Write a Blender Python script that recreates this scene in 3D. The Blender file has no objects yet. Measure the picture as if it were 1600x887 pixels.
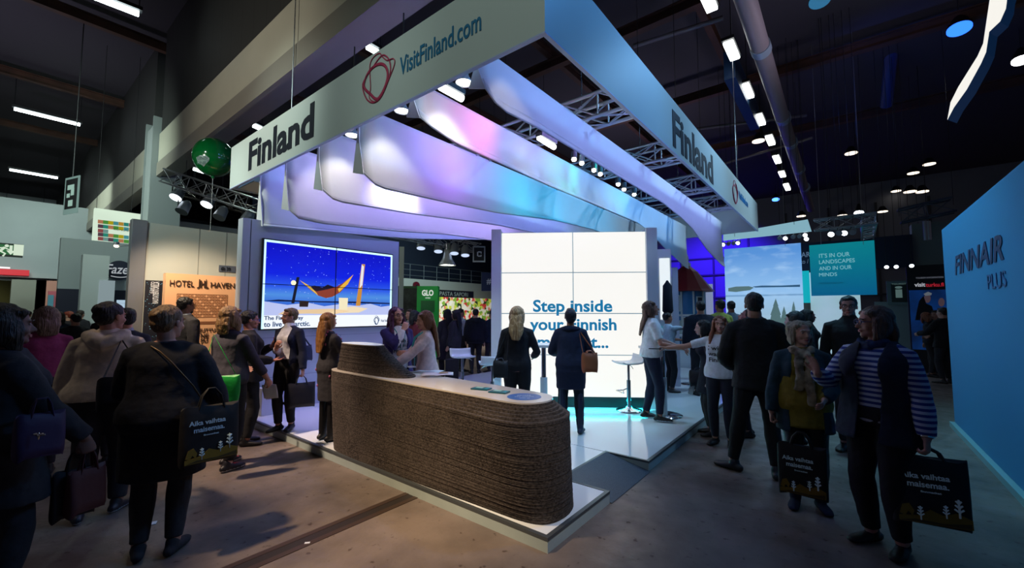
import bpy, bmesh, math, random
import numpy as np
from mathutils import Vector, Matrix, Euler
from mathutils.bvhtree import BVHTree

SC = bpy.context.scene
COL = SC.collection
R = math.radians
random.seed(7)

# ------------------------------------------------------------------ camera
F_PX, CAM_H = 654.0, 1.65
PITCH, YAW = math.atan(43.5 / F_PX), R(38.43)
cam_d = bpy.data.cameras.new('camera'); cam = bpy.data.objects.new('camera', cam_d); COL.objects.link(cam)
cam_d.sensor_width = 36.0; cam_d.lens = F_PX * 36.0 / 1600.0; cam_d.clip_end = 200
cam.location = (0, 0, CAM_H); cam.rotation_euler = (R(90) + PITCH, 0, YAW)
SC.camera = cam
SC.view_settings.view_transform = 'Standard'; SC.view_settings.look = 'None'
SC.view_settings.exposure = 0.0; SC.view_settings.gamma = 1.0
SC.view_settings.use_curve_mapping = False

# ------------------------------------------------------------------ world (dim hall ambience)
wd = bpy.data.worlds.new('hall_ambience'); SC.world = wd; wd.use_nodes = True
wd.node_tree.nodes['Background'].inputs[0].default_value = (0.42, 0.38, 0.50, 1)
wd.node_tree.nodes['Background'].inputs[1].default_value = 0.10

# ------------------------------------------------------------------ pixel / ray helpers (photo frame 1600 x 887)
_fw = Vector((-math.sin(YAW) * math.cos(PITCH), math.cos(YAW) * math.cos(PITCH), math.sin(PITCH)))
_rt = Vector((math.cos(YAW), math.sin(YAW), 0)); _up = _rt.cross(_fw); _C = Vector((0, 0, CAM_H))
FWD = Vector((-math.sin(YAW), math.cos(YAW), 0)); RGT = _rt.copy()
def ray(x, y): return _fw * F_PX + _rt * (x - 800) - _up * (y - 443.5)
def WZ(x, y, z): d = ray(x, y); return _C + d * ((z - CAM_H) / d.z)
def WX(x, y, X): d = ray(x, y); return _C + d * (X / d.x)
def WY(x, y, Y): d = ray(x, y); return _C + d * (Y / d.y)
def WD(x, y, dist): d = ray(x, y); return _C + d * (dist / d.dot(FWD))
def ROT(x, face=0): return YAW - math.atan((x - 800) / 655.0) + R(face)

# ------------------------------------------------------------------ light makers
def spot(name, loc, target, power, color, angle=60, blend=0.4, radius=0.08):
    d = bpy.data.lights.new(name, 'SPOT'); d.energy = power; d.color = color
    d.spot_size = R(angle); d.spot_blend = blend; d.shadow_soft_size = radius
    o = bpy.data.objects.new(name, d); COL.objects.link(o); o.location = loc
    o.rotation_euler = (Vector(target) - Vector(loc)).to_track_quat('-Z', 'Y').to_euler()
    return o
def area(name, loc, target, power, color, sx, sy):
    d = bpy.data.lights.new(name, 'AREA'); d.energy = power; d.color = color
    d.shape = 'RECTANGLE'; d.size = sx; d.size_y = sy
    o = bpy.data.objects.new(name, d); COL.objects.link(o); o.location = loc
    o.rotation_euler = (Vector(target) - Vector(loc)).to_track_quat('-Z', 'Y').to_euler()
    return o
# ------------------------------------------------------------------ big lights (hall lamps, booth washes, added fill spots)
WARM, NEUT, COOL = (1, .70, .42), (.80, 1, .90), (.55, .75, 1)
CYAN, VIOLET, PINK = (.03, .62, 1), (.42, .24, 1), (1, .16, .38)
# warm hall lamp over the aisle in front of the desk
spot('aisle_spot', (-4.0, -1.6, 7.6), (-2.75, 2.15, 0), 3900, WARM, 20, 1, .2)
spot('aisle_spot', (-6.4, -1.6, 7.6), (-4.9, 2.5, 0), 4200, (1, .72, .52), 19, 1, .2)
spot('aisle_spot', (1.0, 0.2, 5.4), (-1.75, 2.7, .6), 560, (1, .86, .78), 20, .9, .25)  # extra unseen spot added to brighten the desk's right end
spot('queue_fill', (-6.6, -2.2, 7.6), (-4.4, 1.1, 1.2), 170, (1, .9, .8), 34, .9, .3)  # unseen fill added to brighten the hoodie and the left queue
spot('fascia_spot', (-6.2, -2.2, 6.8), (-6.6, 2.5, 4.1), 620, NEUT, 40, .9, .2)
spot('fascia_spot', (-4.4, -2.4, 6.8), (-4.6, 2.5, 4.1), 260, NEUT, 40, 1, .2)  # middle spot added to even out the dark stretch of the band
spot('fascia_spot', (-2.6, -2.6, 6.8), (-2.4, 2.5, 4.1), 280, NEUT, 42, 1, .2)
spot('header_fill', (-7, -3.0, 4.2), (-8, 2.6, 5.5), 650, (1, .97, .82), 70, .9, .3)  # unseen fill added to brighten the cream header beam
# blue wash from the airline stand across the aisle
spot('aisle_wash', (0.85, 4.5, 6.5), (-1.7, 3.4, 4.1), 300, (.10, .40, 1), 80, .8, .2)
spot('aisle_wash', (0.85, 7.5, 6.5), (-1.7, 6.6, 4.1), 420, (.28, .60, 1), 80, .8, .2)
spot('aisle_wash', (0.9, 11, 6.5), (-1.7, 10, 4.1), 560, (.45, .74, 1), 80, .8, .2)
spot('aisle_wash', (0.6, 4.2, 6.6), (-0.6, 4.6, 0), 60, (.16, .36, 1), 80, .9, .2)
spot('stand_wash', (-0.9, 7.9, 6.2), (1.17, 7.6, 2.5), 720, (.22, .72, 1), 75, .9, .2)
# blue LED edge strip, then unseen colour strips added in the sail gaps
def bar(x, y0, y1, z, dx, dz, p, col):
    return area('sail_light_strip', (x, (y0 + y1) / 2, z), (x + dx, (y0 + y1) / 2, z + dz), p, col, y1 - y0, .05)
bar(-1.80, 2.9, 11.5, 3.80, -1, .02, 30, (.30, .38, 1))
spot('sail_accent', (-1.9, 2.9, 3.95), (-2.45, 3.05, 3.55), 5, (1, .95, .9), 60, .5, .05)
bar(-2.75, 3.4, 5.4, 4.02, -1, -.5, 7, (.40, .32, 1)); bar(-2.75, 5.6, 11, 4.02, -1, -.5, 15, (.06, .36, 1))
bar(-3.75, 3.4, 4.9, 4.02, -1, -.6, 8, (.46, .28, 1)); bar(-3.75, 5.1, 9.5, 4.02, -1, -.6, 10, (.02, .5, 1))
bar(-4.70, 3.4, 5.4, 4.02, -1, -.7, 16, (.52, .36, 1)); bar(-4.70, 5.6, 9, 4.02, -1, -.7, 15, (.24, .32, 1))
bar(-5.65, 3.0, 8, 4.02, -1, -.8, 38, (.48, .38, 1))
bar(-6.60, 2.9, 8, 4.02, -1, -.8, 32, (.28, .30, 1))
# floor washes shining down through the gaps, and the glow on the screen wall
for x, y, p, col in ((-2.95, 3.7, 150, (.62, .86, 1)), (-2.95, 5.3, 150, (.45, .82, 1)), (-2.95, 7.5, 90, (.45, .8, 1)), (-3.9, 5.0, 110, (.5, .8, 1)), (-5.85, 3.5, 120, (.68, .52, 1)), (-6.75, 3.3, 55, (.55, .45, 1))):
    spot('floor_wash', (x, y, 4.0), (x, y + .2, 0), p * .85, col, 40, .7, .06)
spot('wall_wash', (-4.85, 3.9, 3.95), (-7.1, 3.6, 1.6), 210, (.42, .40, 1), 76, .8)
_q = WD(897, 487, 6.80)
area('wall_foot_strip', (_q.x, _q.y, .24), (_q.x, _q.y, 0), 15, (.0, .75, .9), 2.3, .05)
bpy.data.objects['wall_foot_strip'].rotation_euler = (R(-35), 0, YAW)
def accent(px_, py_, X, p, col, ang=70, off=.7, dy=.25):
    q = WX(px_, py_, X); spot('sail_accent', (X + off, q.y + dy, q.z - .02), q, p * 1.5, col, ang + 40, 1, .08)
accent(735, 195, -3.4, 15, PINK, 60); accent(880, 262, -3.4, 9, (.03, 1, .62), 60); accent(965, 300, -3.4, 7, (.05, .55, 1), 70)
accent(690, 255, -4.4, 9, (.5, .16, 1), 80); accent(800, 305, -4.4, 7, (.02, .75, 1), 95); accent(855, 330, -4.4, 5, (.02, .6, 1), 95)
# hall beyond
spot('column_fill', (-12.6, -1.2, 4.6), (-14.4, 2.6, 4.4), 420, NEUT, 60, .9, .3)  # unseen fill added to make the grey column paler
spot('hall_spot', (-11.5, -1, 6.6), (-17.5, 2.8, 4.2), 1100, NEUT, 100, .9, .3)  # unseen spot added to brighten the far left wall and column sides
for x, y, z in ((-16, -1, 5), (1, 9, 5.5), (-6, 15, 5)):
    spot('ceiling_fill', (x, y, z), (x - .5, y, 9), 260, (.80, .74, 1), 165, 1, .4)  # unseen upward spots added to lift the dark ceiling and beams
spot('hall_spot', (-15, 5.5, 8), (-13, 4.5, 0), 420, NEUT, 110, .8, .3)
spot('hall_spot', (-22, -1, 8), (-24, 2, 2), 700, NEUT, 110, .8, .3)
spot('hall_spot', (-13, 16, 7), (-15, 17, 1), 1700, (1, .95, .85), 110, .8, .3)
spot('blue_wall_wash', (-6, 25.5, 7.2), (-7, 32, 2.6), 9000, (.05, .012, 1), 88, .8, .3)
spot('hall_spot', (-3, 20, 7.5), (-2, 18, 0), 300, COOL, 110, .8, .3)

# ------------------------------------------------------------------ materials
def lin(c):
    if isinstance(c, str):
        c = [int(c[i:i + 2], 16) / 255 for i in (0, 2, 4)]
        c = [v / 12.92 if v <= .04045 else ((v + .055) / 1.055) ** 2.4 for v in c]
    return (c[0], c[1], c[2], 1)
_mats = {}
ORD = ['first', 'second', 'third', 'fourth', 'fifth', 'sixth', 'seventh', 'eighth', 'ninth', 'tenth']
def mat(name, col, rough=.6, metal=0., emit=0., noise=0., nscale=8., bump=0., bscale=60., stretch=(1, 1, 1), spec=None, col2=None, coat=0.):
    if name in _mats: return _mats[name]
    m = bpy.data.materials.new(name); m.use_nodes = True; nt = m.node_tree
    b = nt.nodes['Principled BSDF']; c = lin(col)
    b.inputs['Base Color'].default_value = c; b.inputs['Roughness'].default_value = rough; b.inputs['Metallic'].default_value = metal
    if spec is not None: b.inputs['Specular IOR Level'].default_value = spec
    if coat: b.inputs['Coat Weight'].default_value = coat
    if emit:
        if emit > .3: b.inputs['Base Color'].default_value = tuple(v * .1 for v in c[:3]) + (1,)
        b.inputs['Emission Color'].default_value = c; b.inputs['Emission Strength'].default_value = emit
    if noise or bump or col2:
        tc = nt.nodes.new('ShaderNodeTexCoord'); mp = nt.nodes.new('ShaderNodeMapping'); mp.inputs['Scale'].default_value = stretch
        nt.links.new(tc.outputs['Object'], mp.inputs['Vector'])
    if noise or col2:
        n = nt.nodes.new('ShaderNodeTexNoise'); n.inputs['Scale'].default_value = nscale; n.inputs['Detail'].default_value = 5
        nt.links.new(mp.outputs[0], n.inputs['Vector'])
        rp = nt.nodes.new('ShaderNodeValToRGB')
        d = lin(col2) if col2 else tuple(max(0, v * (1 - noise)) for v in c[:3]) + (1,)
        e = c if col2 else tuple(min(1, v * (1 + noise)) for v in c[:3]) + (1,)
        rp.color_ramp.elements[0].position = .35; rp.color_ramp.elements[1].position = .65
        rp.color_ramp.elements[0].color = d; rp.color_ramp.elements[1].color = e
        nt.links.new(n.outputs['Fac'], rp.inputs[0]); nt.links.new(rp.outputs[0], b.inputs['Base Color'])
        if emit: nt.links.new(rp.outputs[0], b.inputs['Emission Color'])
    if bump:
        n2 = nt.nodes.new('ShaderNodeTexNoise'); n2.inputs['Scale'].default_value = bscale; n2.inputs['Detail'].default_value = 3
        bp = nt.nodes.new('ShaderNodeBump'); bp.inputs['Strength'].default_value = bump; bp.inputs['Distance'].default_value = .02
        nt.links.new(mp.outputs[0], n2.inputs['Vector']); nt.links.new(n2.outputs['Fac'], bp.inputs['Height'])
        nt.links.new(bp.outputs[0], b.inputs['Normal'])
    _mats[name] = m
    return m
def stripes(name, ca, cb, period, axis='Z', duty=.5, rough=.8, emit=0):
    if name in _mats: return _mats[name]
    m = mat(name, ca, rough); nt = m.node_tree; b = nt.nodes['Principled BSDF']
    tc = nt.nodes.new('ShaderNodeTexCoord'); sx = nt.nodes.new('ShaderNodeSeparateXYZ')
    a = nt.nodes.new('ShaderNodeMath'); a.operation = 'DIVIDE'; a.inputs[1].default_value = period
    f = nt.nodes.new('ShaderNodeMath'); f.operation = 'FRACT'
    g = nt.nodes.new('ShaderNodeMath'); g.operation = 'GREATER_THAN'; g.inputs[1].default_value = duty
    mx = nt.nodes.new('ShaderNodeMix'); mx.data_type = 'RGBA'
    mx.inputs[6].default_value = lin(ca); mx.inputs[7].default_value = lin(cb)
    nt.links.new(tc.outputs['Object'], sx.inputs[0]); nt.links.new(sx.outputs[axis], a.inputs[0])
    nt.links.new(a.outputs[0], f.inputs[0]); nt.links.new(f.outputs[0], g.inputs[0]); nt.links.new(g.outputs[0], mx.inputs[0])
    nt.links.new(mx.outputs[2], b.inputs['Base Color'])
    return m
def emis(name, col, s): return mat(name, col, .5, emit=s)

# ------------------------------------------------------------------ mesh builder
WL = {}          # world location of every unrotated empty, by object name
class MB:
    def __init__(s): s.v = []; s.f = []; s.m = []; s.sm = []
    def add(s, vs, fs, mi=0, smooth=False):
        o = len(s.v); s.v += [tuple(p) for p in vs]
        for f in fs: s.f.append(tuple(i + o for i in f)); s.m.append(mi); s.sm.append(smooth)
        return s
    def box(s, c, size, rz=0., mi=0, mat3=None):
        hx, hy, hz = size[0] / 2, size[1] / 2, size[2] / 2; M = mat3 or Matrix.Rotation(rz, 3, 'Z'); c = Vector(c)
        vs = [c + M @ Vector((x, y, z)) for z in (-hz, hz) for y in (-hy, hy) for x in (-hx, hx)]
        return s.add(vs, [(0, 2, 3, 1), (4, 5, 7, 6), (0, 1, 5, 4), (2, 6, 7, 3), (0, 4, 6, 2), (1, 3, 7, 5)], mi)
    def bb(s, a, b, mi=0):
        return s.box([(a[i] + b[i]) / 2 for i in range(3)], [abs(a[i] - b[i]) for i in range(3)], 0, mi)
    def rings(s, rs, closed=True, cap=True, mi=0, smooth=True):
        n = len(rs[0]); vs = [p for r in rs for p in r]; fs = []
        for i in range(len(rs) - 1):
            for j in range(n if closed else n - 1):
                k = (j + 1) % n; fs.append((i * n + j, i * n + k, (i + 1) * n + k, (i + 1) * n + j))
        s.add(vs, fs, mi, smooth)
        if cap:
            s.add(rs[0], [tuple(range(n))[::-1]], mi); s.add(rs[-1], [tuple(range(n))], mi)
        return s
    def tube(s, pts, rad, n=8, side=None, ends=True, mi=0, smooth=True):
        """pts: points; rad: one value, or one per point; a pair = two half axes (along side, across)."""
        P = [Vector(p) for p in pts]; N = len(P)
        if isinstance(rad, (int, float)) or (isinstance(rad, tuple)): rad = [rad] * N
        rad = [(r, r) if isinstance(r, (int, float)) else r for r in rad]
        T = [(P[min(i + 1, N - 1)] - P[max(i - 1, 0)]).normalized() for i in range(N)]
        ref = Vector(side) if side is not None else (Vector((0, 0, 1)) if abs(T[0].z) < .9 else Vector((1, 0, 0)))
        rs = []; a = None
        for i in range(N):
            b = ref if (a is None or side is not None) else a
            a = b - T[i] * b.dot(T[i])
            a = a.normalized() if a.length > 1e-6 else T[i].orthogonal().normalized()
            c = T[i].cross(a)
            def ring(off, k): return [P[i] + T[i] * off + (a * math.cos(t) * rad[i][0] + c * math.sin(t) * rad[i][1]) * k
                                      for t in [2 * math.pi * j / n for j in range(n)]]
            e = min(rad[i])
            if ends and i == 0: rs += [ring(-e * .95, .28), ring(-e * .7, .72)]
            rs.append(ring(0, 1))
            if ends and i == N - 1: rs += [ring(e * .7, .72), ring(e * .95, .28)]
        return s.rings(rs, mi=mi, smooth=smooth)
    def cyl(s, p0, p1, r, n=12, r1=None, mi=0, smooth=True):
        return s.tube([p0, p1], [r, r if r1 is None else r1], n, ends=False, mi=mi, smooth=smooth)
    def ell(s, c, r, M=None, n=14, m=9, mi=0):
        rs = []; c = Vector(c)
        for i in range(m + 1):
            t = math.pi * min(max(i / m, .02), .98)
            rs.append([c + (M or Matrix.Identity(3)) @ Vector((r[0] * math.sin(t) * math.cos(2 * math.pi * j / n), r[1] * math.sin(t) * math.sin(2 * math.pi * j / n), -r[2] * math.cos(t))) for j in range(n)])
        return s.rings(rs, mi=mi)
    def prism(s, poly, z0, z1, mi=0, smooth=False):
        return s.rings([[(x, y, z0) for x, y in poly], [(x, y, z1) for x, y in poly]], mi=mi, smooth=smooth)
    def slab(s, pts, nrm, t, mi=0):
        """a flat polygon of 3-D points given real thickness t along -nrm"""
        n = Vector(nrm).normalized() * t
        a = [Vector(p) for p in pts]; b = [p - n for p in a]
        return s.rings([b, a], mi=mi, smooth=False)
    def grid(s, G, mi=0, smooth=True, flip=False):
        h, w = len(G), len(G[0]); vs = [p for r in G for p in r]; fs = []
        for i in range(h - 1):
            for j in range(w - 1):
                f = (i * w + j, i * w + j + 1, (i + 1) * w + j + 1, (i + 1) * w + j); fs.append(f[::-1] if flip else f)
        return s.add(vs, fs, mi, smooth)
    def mesh(s, name, off=(0, 0, 0)):
        me = bpy.data.meshes.new(name)
        me.from_pydata([(v[0] - off[0], v[1] - off[1], v[2] - off[2]) for v in s.v], [], s.f); me.update()
        me.polygons.foreach_set('material_index', s.m); me.polygons.foreach_set('use_smooth', s.sm)
        return me
    def build(s, name, mats, parent=None, at=None, bevel=0., solid=0.):
        """ONE mesh object; vertices are in world space and stored relative to the parent / to at"""
        off = wloc(parent) if parent is not None else (at or (0, 0, 0))
        me = s.mesh(name, off)
        for m in (mats if isinstance(mats, (list, tuple)) else [mats]): me.materials.append(m)
        o = bpy.data.objects.new(name, me); COL.objects.link(o)
        if parent is not None: o.parent = parent
        else: o.location = off
        WL[o.name] = tuple(off)
        if bevel:
            b = o.modifiers.new('bevel', 'BEVEL'); b.width = bevel; b.segments = 2; b.limit_method = 'ANGLE'
        if solid:
            b = o.modifiers.new('solid', 'SOLIDIFY'); b.thickness = solid; b.offset = -1
        return o
def wloc(o):
    return WL.get(o.name, (0, 0, 0))
def tag(o, label=None, cat=None, group=None, kind=None):
    if label: o['label'] = label
    if cat: o['category'] = cat
    if group: o['group'] = group
    if kind: o['kind'] = kind
    return o
def thing(name, label, cat, loc=(0, 0, 0), group=None):
    o = bpy.data.objects.new(name, None); COL.objects.link(o); o.location = loc; o.empty_display_size = .1
    WL[o.name] = tuple(loc)
    return tag(o, label, cat, group)
def struct(name, m, mats, **k):
    return tag(m.build(name, mats, **k), kind='structure')
def copy_tree(o, parent=None):
    c = o.copy(); COL.objects.link(c); c.parent = parent; c.matrix_parent_inverse = o.matrix_parent_inverse
    for ch in [x for x in o.children if x is not c]: copy_tree(ch, c)
    return c
def text_geo(s, extrude=.003, bold=0., shear=0., space=1., res=3, align='LEFT', line=1.):
    cu = bpy.data.curves.new('t', 'FONT'); cu.body = s; cu.size = 1; cu.extrude = extrude; cu.offset = bold; cu.shear = shear
    cu.space_character = space; cu.resolution_u = res; cu.align_x = align; cu.space_line = line
    o = bpy.data.objects.new('t', cu); COL.objects.link(o)
    dg = bpy.context.evaluated_depsgraph_get(); me = bpy.data.meshes.new_from_object(o.evaluated_get(dg))
    vs = [v.co.copy() for v in me.vertices]; fs = [tuple(p.vertices) for p in me.polygons]
    bpy.data.objects.remove(o); bpy.data.curves.remove(cu); bpy.data.meshes.remove(me)
    return vs, fs
def text(s, org, right, up, width, height, m, name='lettering', parent=None, bold=0., depth=.004, shear=0., space=1., align='LEFT', line=1.):
    """flat lettering whose bounding box starts at org and measures width x height"""
    vs, fs = text_geo(s, .5, bold, shear, space, align=align, line=line)
    x0, x1 = min(v.x for v in vs), max(v.x for v in vs); y0, y1 = min(v.y for v in vs), max(v.y for v in vs)
    if width is None: width = (x1 - x0) * height / (y1 - y0)
    if height is None: height = (y1 - y0) * width / (x1 - x0)
    r, u = Vector(right).normalized(), Vector(up).normalized(); n = r.cross(u); o = Vector(org)
    b = MB()
    b.add([o + r * ((v.x - x0) / (x1 - x0) * width) + u * ((v.y - y0) / (y1 - y0) * height) + n * ((v.z + .5) * depth) for v in vs], fs)
    return b.build(name, m, parent)
Z = Vector((0, 0, 1)); XA = Vector((1, 0, 0)); YA = Vector((0, 1, 0))
# ================================================================== hall structure
M_WHITE = mat('white_laminate', 'd9dcdc', .45)
M_STEEL = mat('aluminium', 'a9adb2', .35, .8)
M_DARK = mat('dark_metal', '15161a', .5)
M_BLACK = mat('black_plastic', '0b0b0d', .5)
M_CONC = mat('stained_concrete', '6f655f', .5, spec=.3, noise=.32, nscale=1.6, bump=.12, bscale=25)
def concrete():
    m = M_CONC; nt = m.node_tree; b = nt.nodes['Principled BSDF']
    n = nt.nodes.new('ShaderNodeTexNoise'); n.inputs['Scale'].default_value = 7; n.inputs['Detail'].default_value = 8
    tc = nt.nodes.new('ShaderNodeTexCoord'); nt.links.new(tc.outputs['Object'], n.inputs['Vector'])
    rp = nt.nodes.new('ShaderNodeMapRange'); rp.inputs[1].default_value = .35; rp.inputs[2].default_value = .7
    rp.inputs[3].default_value = .38; rp.inputs[4].default_value = .62
    nt.links.new(n.outputs['Fac'], rp.inputs[0]); nt.links.new(rp.outputs[0], b.inputs['Roughness'])
    # small dark stains of their own shape
    s = nt.nodes.new('ShaderNodeTexNoise'); s.inputs['Scale'].default_value = 14; s.inputs['Detail'].default_value = 2
    nt.links.new(tc.outputs['Object'], s.inputs['Vector'])
    r2 = nt.nodes.new('ShaderNodeValToRGB'); r2.color_ramp.elements[0].position = .66; r2.color_ramp.elements[1].position = .72
    r2.color_ramp.elements[0].color = (1, 1, 1, 1); r2.color_ramp.elements[1].color = (.45, .4, .38, 1)
    nt.links.new(s.outputs['Fac'], r2.inputs[0])
    src = b.inputs['Base Color'].links[0].from_socket
    mx = nt.nodes.new('ShaderNodeMix'); mx.data_type = 'RGBA'; mx.blend_type = 'MULTIPLY'; mx.inputs[0].default_value = 1
    nt.links.new(src, mx.inputs[6]); nt.links.new(r2.outputs[0], mx.inputs[7]); nt.links.new(mx.outputs[2], b.inputs['Base Color'])
concrete()
struct('floor', MB().bb((-46, -12, -.3), (14, 34, 0)), M_CONC)
tr = MB()
for x0, x1, h in ((-3.22, -3.17, .004), (-3.17, -3.09, .002), (-3.09, -3.04, .004)): tr.bb((x0, -8, 0), (x1, 12, h), 0 if h > .003 else 1)
struct('trim_1', tr, [mat('floor_channel_edge', '4a3b33', .5, .4), mat('floor_channel_cover', '241d1b', .6)])
M_CEIL = mat('dark_ceiling', '3a373e', .9)
struct('ceiling', MB().bb((-46, -12, 9.2), (14, 34, 9.5)), M_CEIL)
M_HALLW = mat('hall_wall_paint', '8f979a', .7, noise=.06, nscale=.6)
struct('wall_left', MB().bb((-42, -12, 0), (-41.6, 34, 9.2)), M_HALLW)
struct('wall_back', MB().bb((-42, 32, 0), (14, 32.4, 9.2)), mat('back_wall_paint', '6f7480', .8))

# roof steel: long orange-brown beams, both ways
M_RUST = mat('rust_brown_steel', '43281b', .7, noise=.3, nscale=2)
def ibeam(p0, p1, w, h):
    p0, p1 = Vector(p0), Vector(p1); d = (p1 - p0).normalized(); s = d.cross(Z); L = (p1 - p0).length; c = (p0 + p1) / 2
    M3 = Matrix((s, d, Z)).transposed(); b = MB()
    b.box(c, (w * .25, L, h), mat3=M3); b.box(c + Z * h / 2, (w, L, .03), mat3=M3); b.box(c - Z * h / 2, (w, L, .03), mat3=M3)
    return b
for i, x in enumerate((-6.2, -10.2, -14.4, -19.5, -25, -2.4)):
    o = ibeam((x, -4, 8.9), (x, 30, 8.9), .16, .22).build('roof_beam', M_RUST)
    tag(o, ['rust brown roof beam crossing just above the pink swirl logo', 'rust brown roof beam running over the dark left ceiling near the biggest light tube',
            'rust brown roof beam over the dark ceiling past the long light tube', 'faint rust brown roof beam over the farthest left light tubes',
            'dim brown roof beam deep in the dark left ceiling', 'rust brown roof beam above the hanging white sails'][i], 'beam', 'rust brown roof beams')
for i, y in enumerate((5.6, 9.6, 14, 19)):
    o = ibeam((-30, y, 8.6), (8, y, 8.6), .2, .24).build('roof_beam', M_RUST)
    tag(o, ['rust brown cross beam seen in the gap above the topmost sail', 'rust brown cross beam behind the blue face of the sign band',
            'dim brown cross beam beyond the row of tube lights', 'far brown cross beam above the hall signs'][i], 'beam', 'rust brown roof beams')

# ------------------------------------------------------------------ the movable-wall header and its columns (X axis run)
M_CREAM = mat('cream_header_paint', 'aaa596', .6, noise=.05, nscale=1)
M_CORR = stripes('grey_corrugated_sheet', '1a1919', '232221', .55, 'X', .06)
HY = 2.65
def header(x0, x1, label):
    t = thing('wall_header', label, 'beam', (x0, HY, 5.2))
    MB().bb((x0, HY, 5.55), (x1, HY + .5, 6.35)).build('header_panel', M_CREAM, t, bevel=.02)
    b = MB()
    for k in range(5): b.bb((x0, HY - .02 + .1 * k, 5.2 + .03 * k), (x1, HY + .06 + .1 * k, 5.55))
    b.build('track_rail', mat('header_rail_paint', '7d776e', .5), t)
    MB().bb((x0, HY + .04, 6.35), (x1, HY + .4, 9.2)).build('corrugated_sheet', M_CORR, t)
    return t
header(-14.0, 6.0, 'long cream wall header beam crossing overhead to the grey column')
header(-41.5, -14.9, 'second cream header beam running from behind the column to the far wall')
M_COL = mat('grey_column_paint', '8b9191', .55)
def column(x, y, w, d, h, label):
    t = thing('column', label, 'column', (x, y, 0), 'grey hall columns')
    MB().bb((x - w / 2, y - d / 2, 0), (x + w / 2, y + d / 2, h)).build('shaft', M_COL, t, bevel=.02)
    for s in (-1, 1): MB().bb((x + s * (w / 2 + .03) - .03, y - d / 2 - .03, 0), (x + s * (w / 2 + .03) + .03, y + d / 2 + .03, h + .2)).build('corner_guard', mat('column_guard', '757c7c', .5), t)
column(-14.45, 2.85, .75, .6, 6.6, 'grey column holding up the end of the long cream header')
column(-22.6, 2.9, .7, .6, 5.2, 'farther grey column under the second header left of the colourful advert')

# ================================================================== the booth
PT = .105                       # platform top
PX0, PX1, PY0, PY1 = -7.3, -1.66, 2.485, 12.2
M_GLOSS = mat('glossy_white_floor', 'dfe7ea', .09, spec=.6, noise=.02, nscale=1)
M_FRAME = mat('grey_edge_profile', '5b6368', .4, .5)
M_SIDE = mat('platform_side_laminate', 'a6b5b2', .5, noise=.05, nscale=3)
NX, NY0, NY1 = -2.13, 3.45, 4.37    # ramp recess
pl = thing('platform', 'low white glossy exhibition platform with grey edging under the whole stand', 'platform', (PX1, PY0, 0))
b = MB()
for a, c in (((PX0, PY0), (PX1, NY0)), ((PX0, NY0), (NX, NY1)), ((PX0, NY1), (PX1, PY1))):
    b.bb((a[0] + .012, a[1] + .012, .001), (c[0] - .012, c[1] - .0, PT - .004))
b.build('deck', M_GLOSS, pl)
b = MB(); b.bb((PX0, PY0, 0), (PX1, PY0 + .01, PT - .022)); b.bb((PX1 - .01, PY0 + .01, 0), (PX1, NY0, PT - .022)); b.bb((PX1 - .01, NY1, 0), (PX1, PY1, PT - .022))
b.bb((NX, NY1, 0), (PX1 - .01, NY1 + .01, PT - .022)); b.bb((NX, NY0 - .01, 0), (PX1 - .01, NY0, PT - .022))
b.build('side_panel', M_SIDE, pl)
b = MB(); e = .03
b.bb((PX0, PY0 - .004, PT - .022), (PX1 + .004, PY0 + e, PT)); b.bb((PX1 - e, PY0 + e, PT - .022), (PX1 + .004, NY0, PT))
b.bb((PX1 - e, NY1 + e, PT - .022), (PX1 + .004, PY1, PT)); b.bb((NX, NY1, PT - .022), (PX1 + .004, NY1 + e, PT)); b.bb((NX, NY0 - e, PT - .022), (PX1 - e, NY0, PT)); b.bb((NX - e, NY0 - e, PT - .022), (NX, NY1 + e, PT))
b.build('edge_trim', M_FRAME, pl)
b = MB(); b.slab([(NX, NY0 + .002, PT + .002), (PX1 + .02, NY0 + .002, .006), (PX1 + .02, NY1 - .002, .006), (NX, NY1 - .002, PT + .002)], (.2, 0, 1), .005)
tag(b.build('ramp_mat', mat('grey_ramp_carpet', '59646c', .95, noise=.25, nscale=180, bump=.5, bscale=300)), 'grey carpeted ramp sloping up into the corner of the white platform', 'ramp')

# ---- sign band (fascia)
FB, FT, FX0, FX1, FY1 = 3.73, 4.44, -8.08, -1.66, 12.3
M_FASC = mat('fascia_white_board', 'c9d2cf', .42, noise=.02, nscale=.5)
fa = thing('sign_band', 'large white overhead sign band with Finland lettering around the stand', 'sign', (FX1, PY0, FB))
fpn = MB().bb((FX0, PY0, FB), (FX1, PY0 + .03, FT)).build('front_panel', M_FASC, fa)
spn = MB().bb((FX1 - .03, PY0 + .03, FB), (FX1, FY1, FT)).build('side_panel', M_FASC, fa)
MB().bb((FX0, PY0 + .03, FB), (FX0 + .03, FY1, FT)).build('side_panel', M_FASC, fa)
MB().bb((FX0 + .1, FY1 - .1, FB), (FX1 - .03, FY1, FT)).build('rear_panel', M_FASC, fa)
MB().bb((FX0 + .1, PY0 + .1, FB + .0), (FX0 + .75, PY0 + 3.2, FB + .02)).build('soffit', M_FASC, fa)
b = MB(); b.bb((FX0, PY0 - .004, FB - .012), (FX1 + .004, PY0 + .034, FB)); b.bb((FX1 - .034, PY0 + .034, FB - .012), (FX1 + .004, FY1, FB))
b.build('edge_profile', mat('band_edge', 'b7c4ee', .4), fa)
M_INK = mat('dark_navy_ink', '101826', .5); M_TEAL = mat('blue_green_ink', '0a6f9c', .5); M_ROSE = mat('raspberry_ink', 'b8325a', .5)
yf = PY0 - .002
p0, p1, pt = WY(388, 268, yf), WY(490, 214.5, yf), WY(390, 221, yf)
text('Finland', (p0.x, yf, p0.z), XA, Z, p1.x - p0.x, .47, M_INK, parent=fpn, bold=.03)
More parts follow.
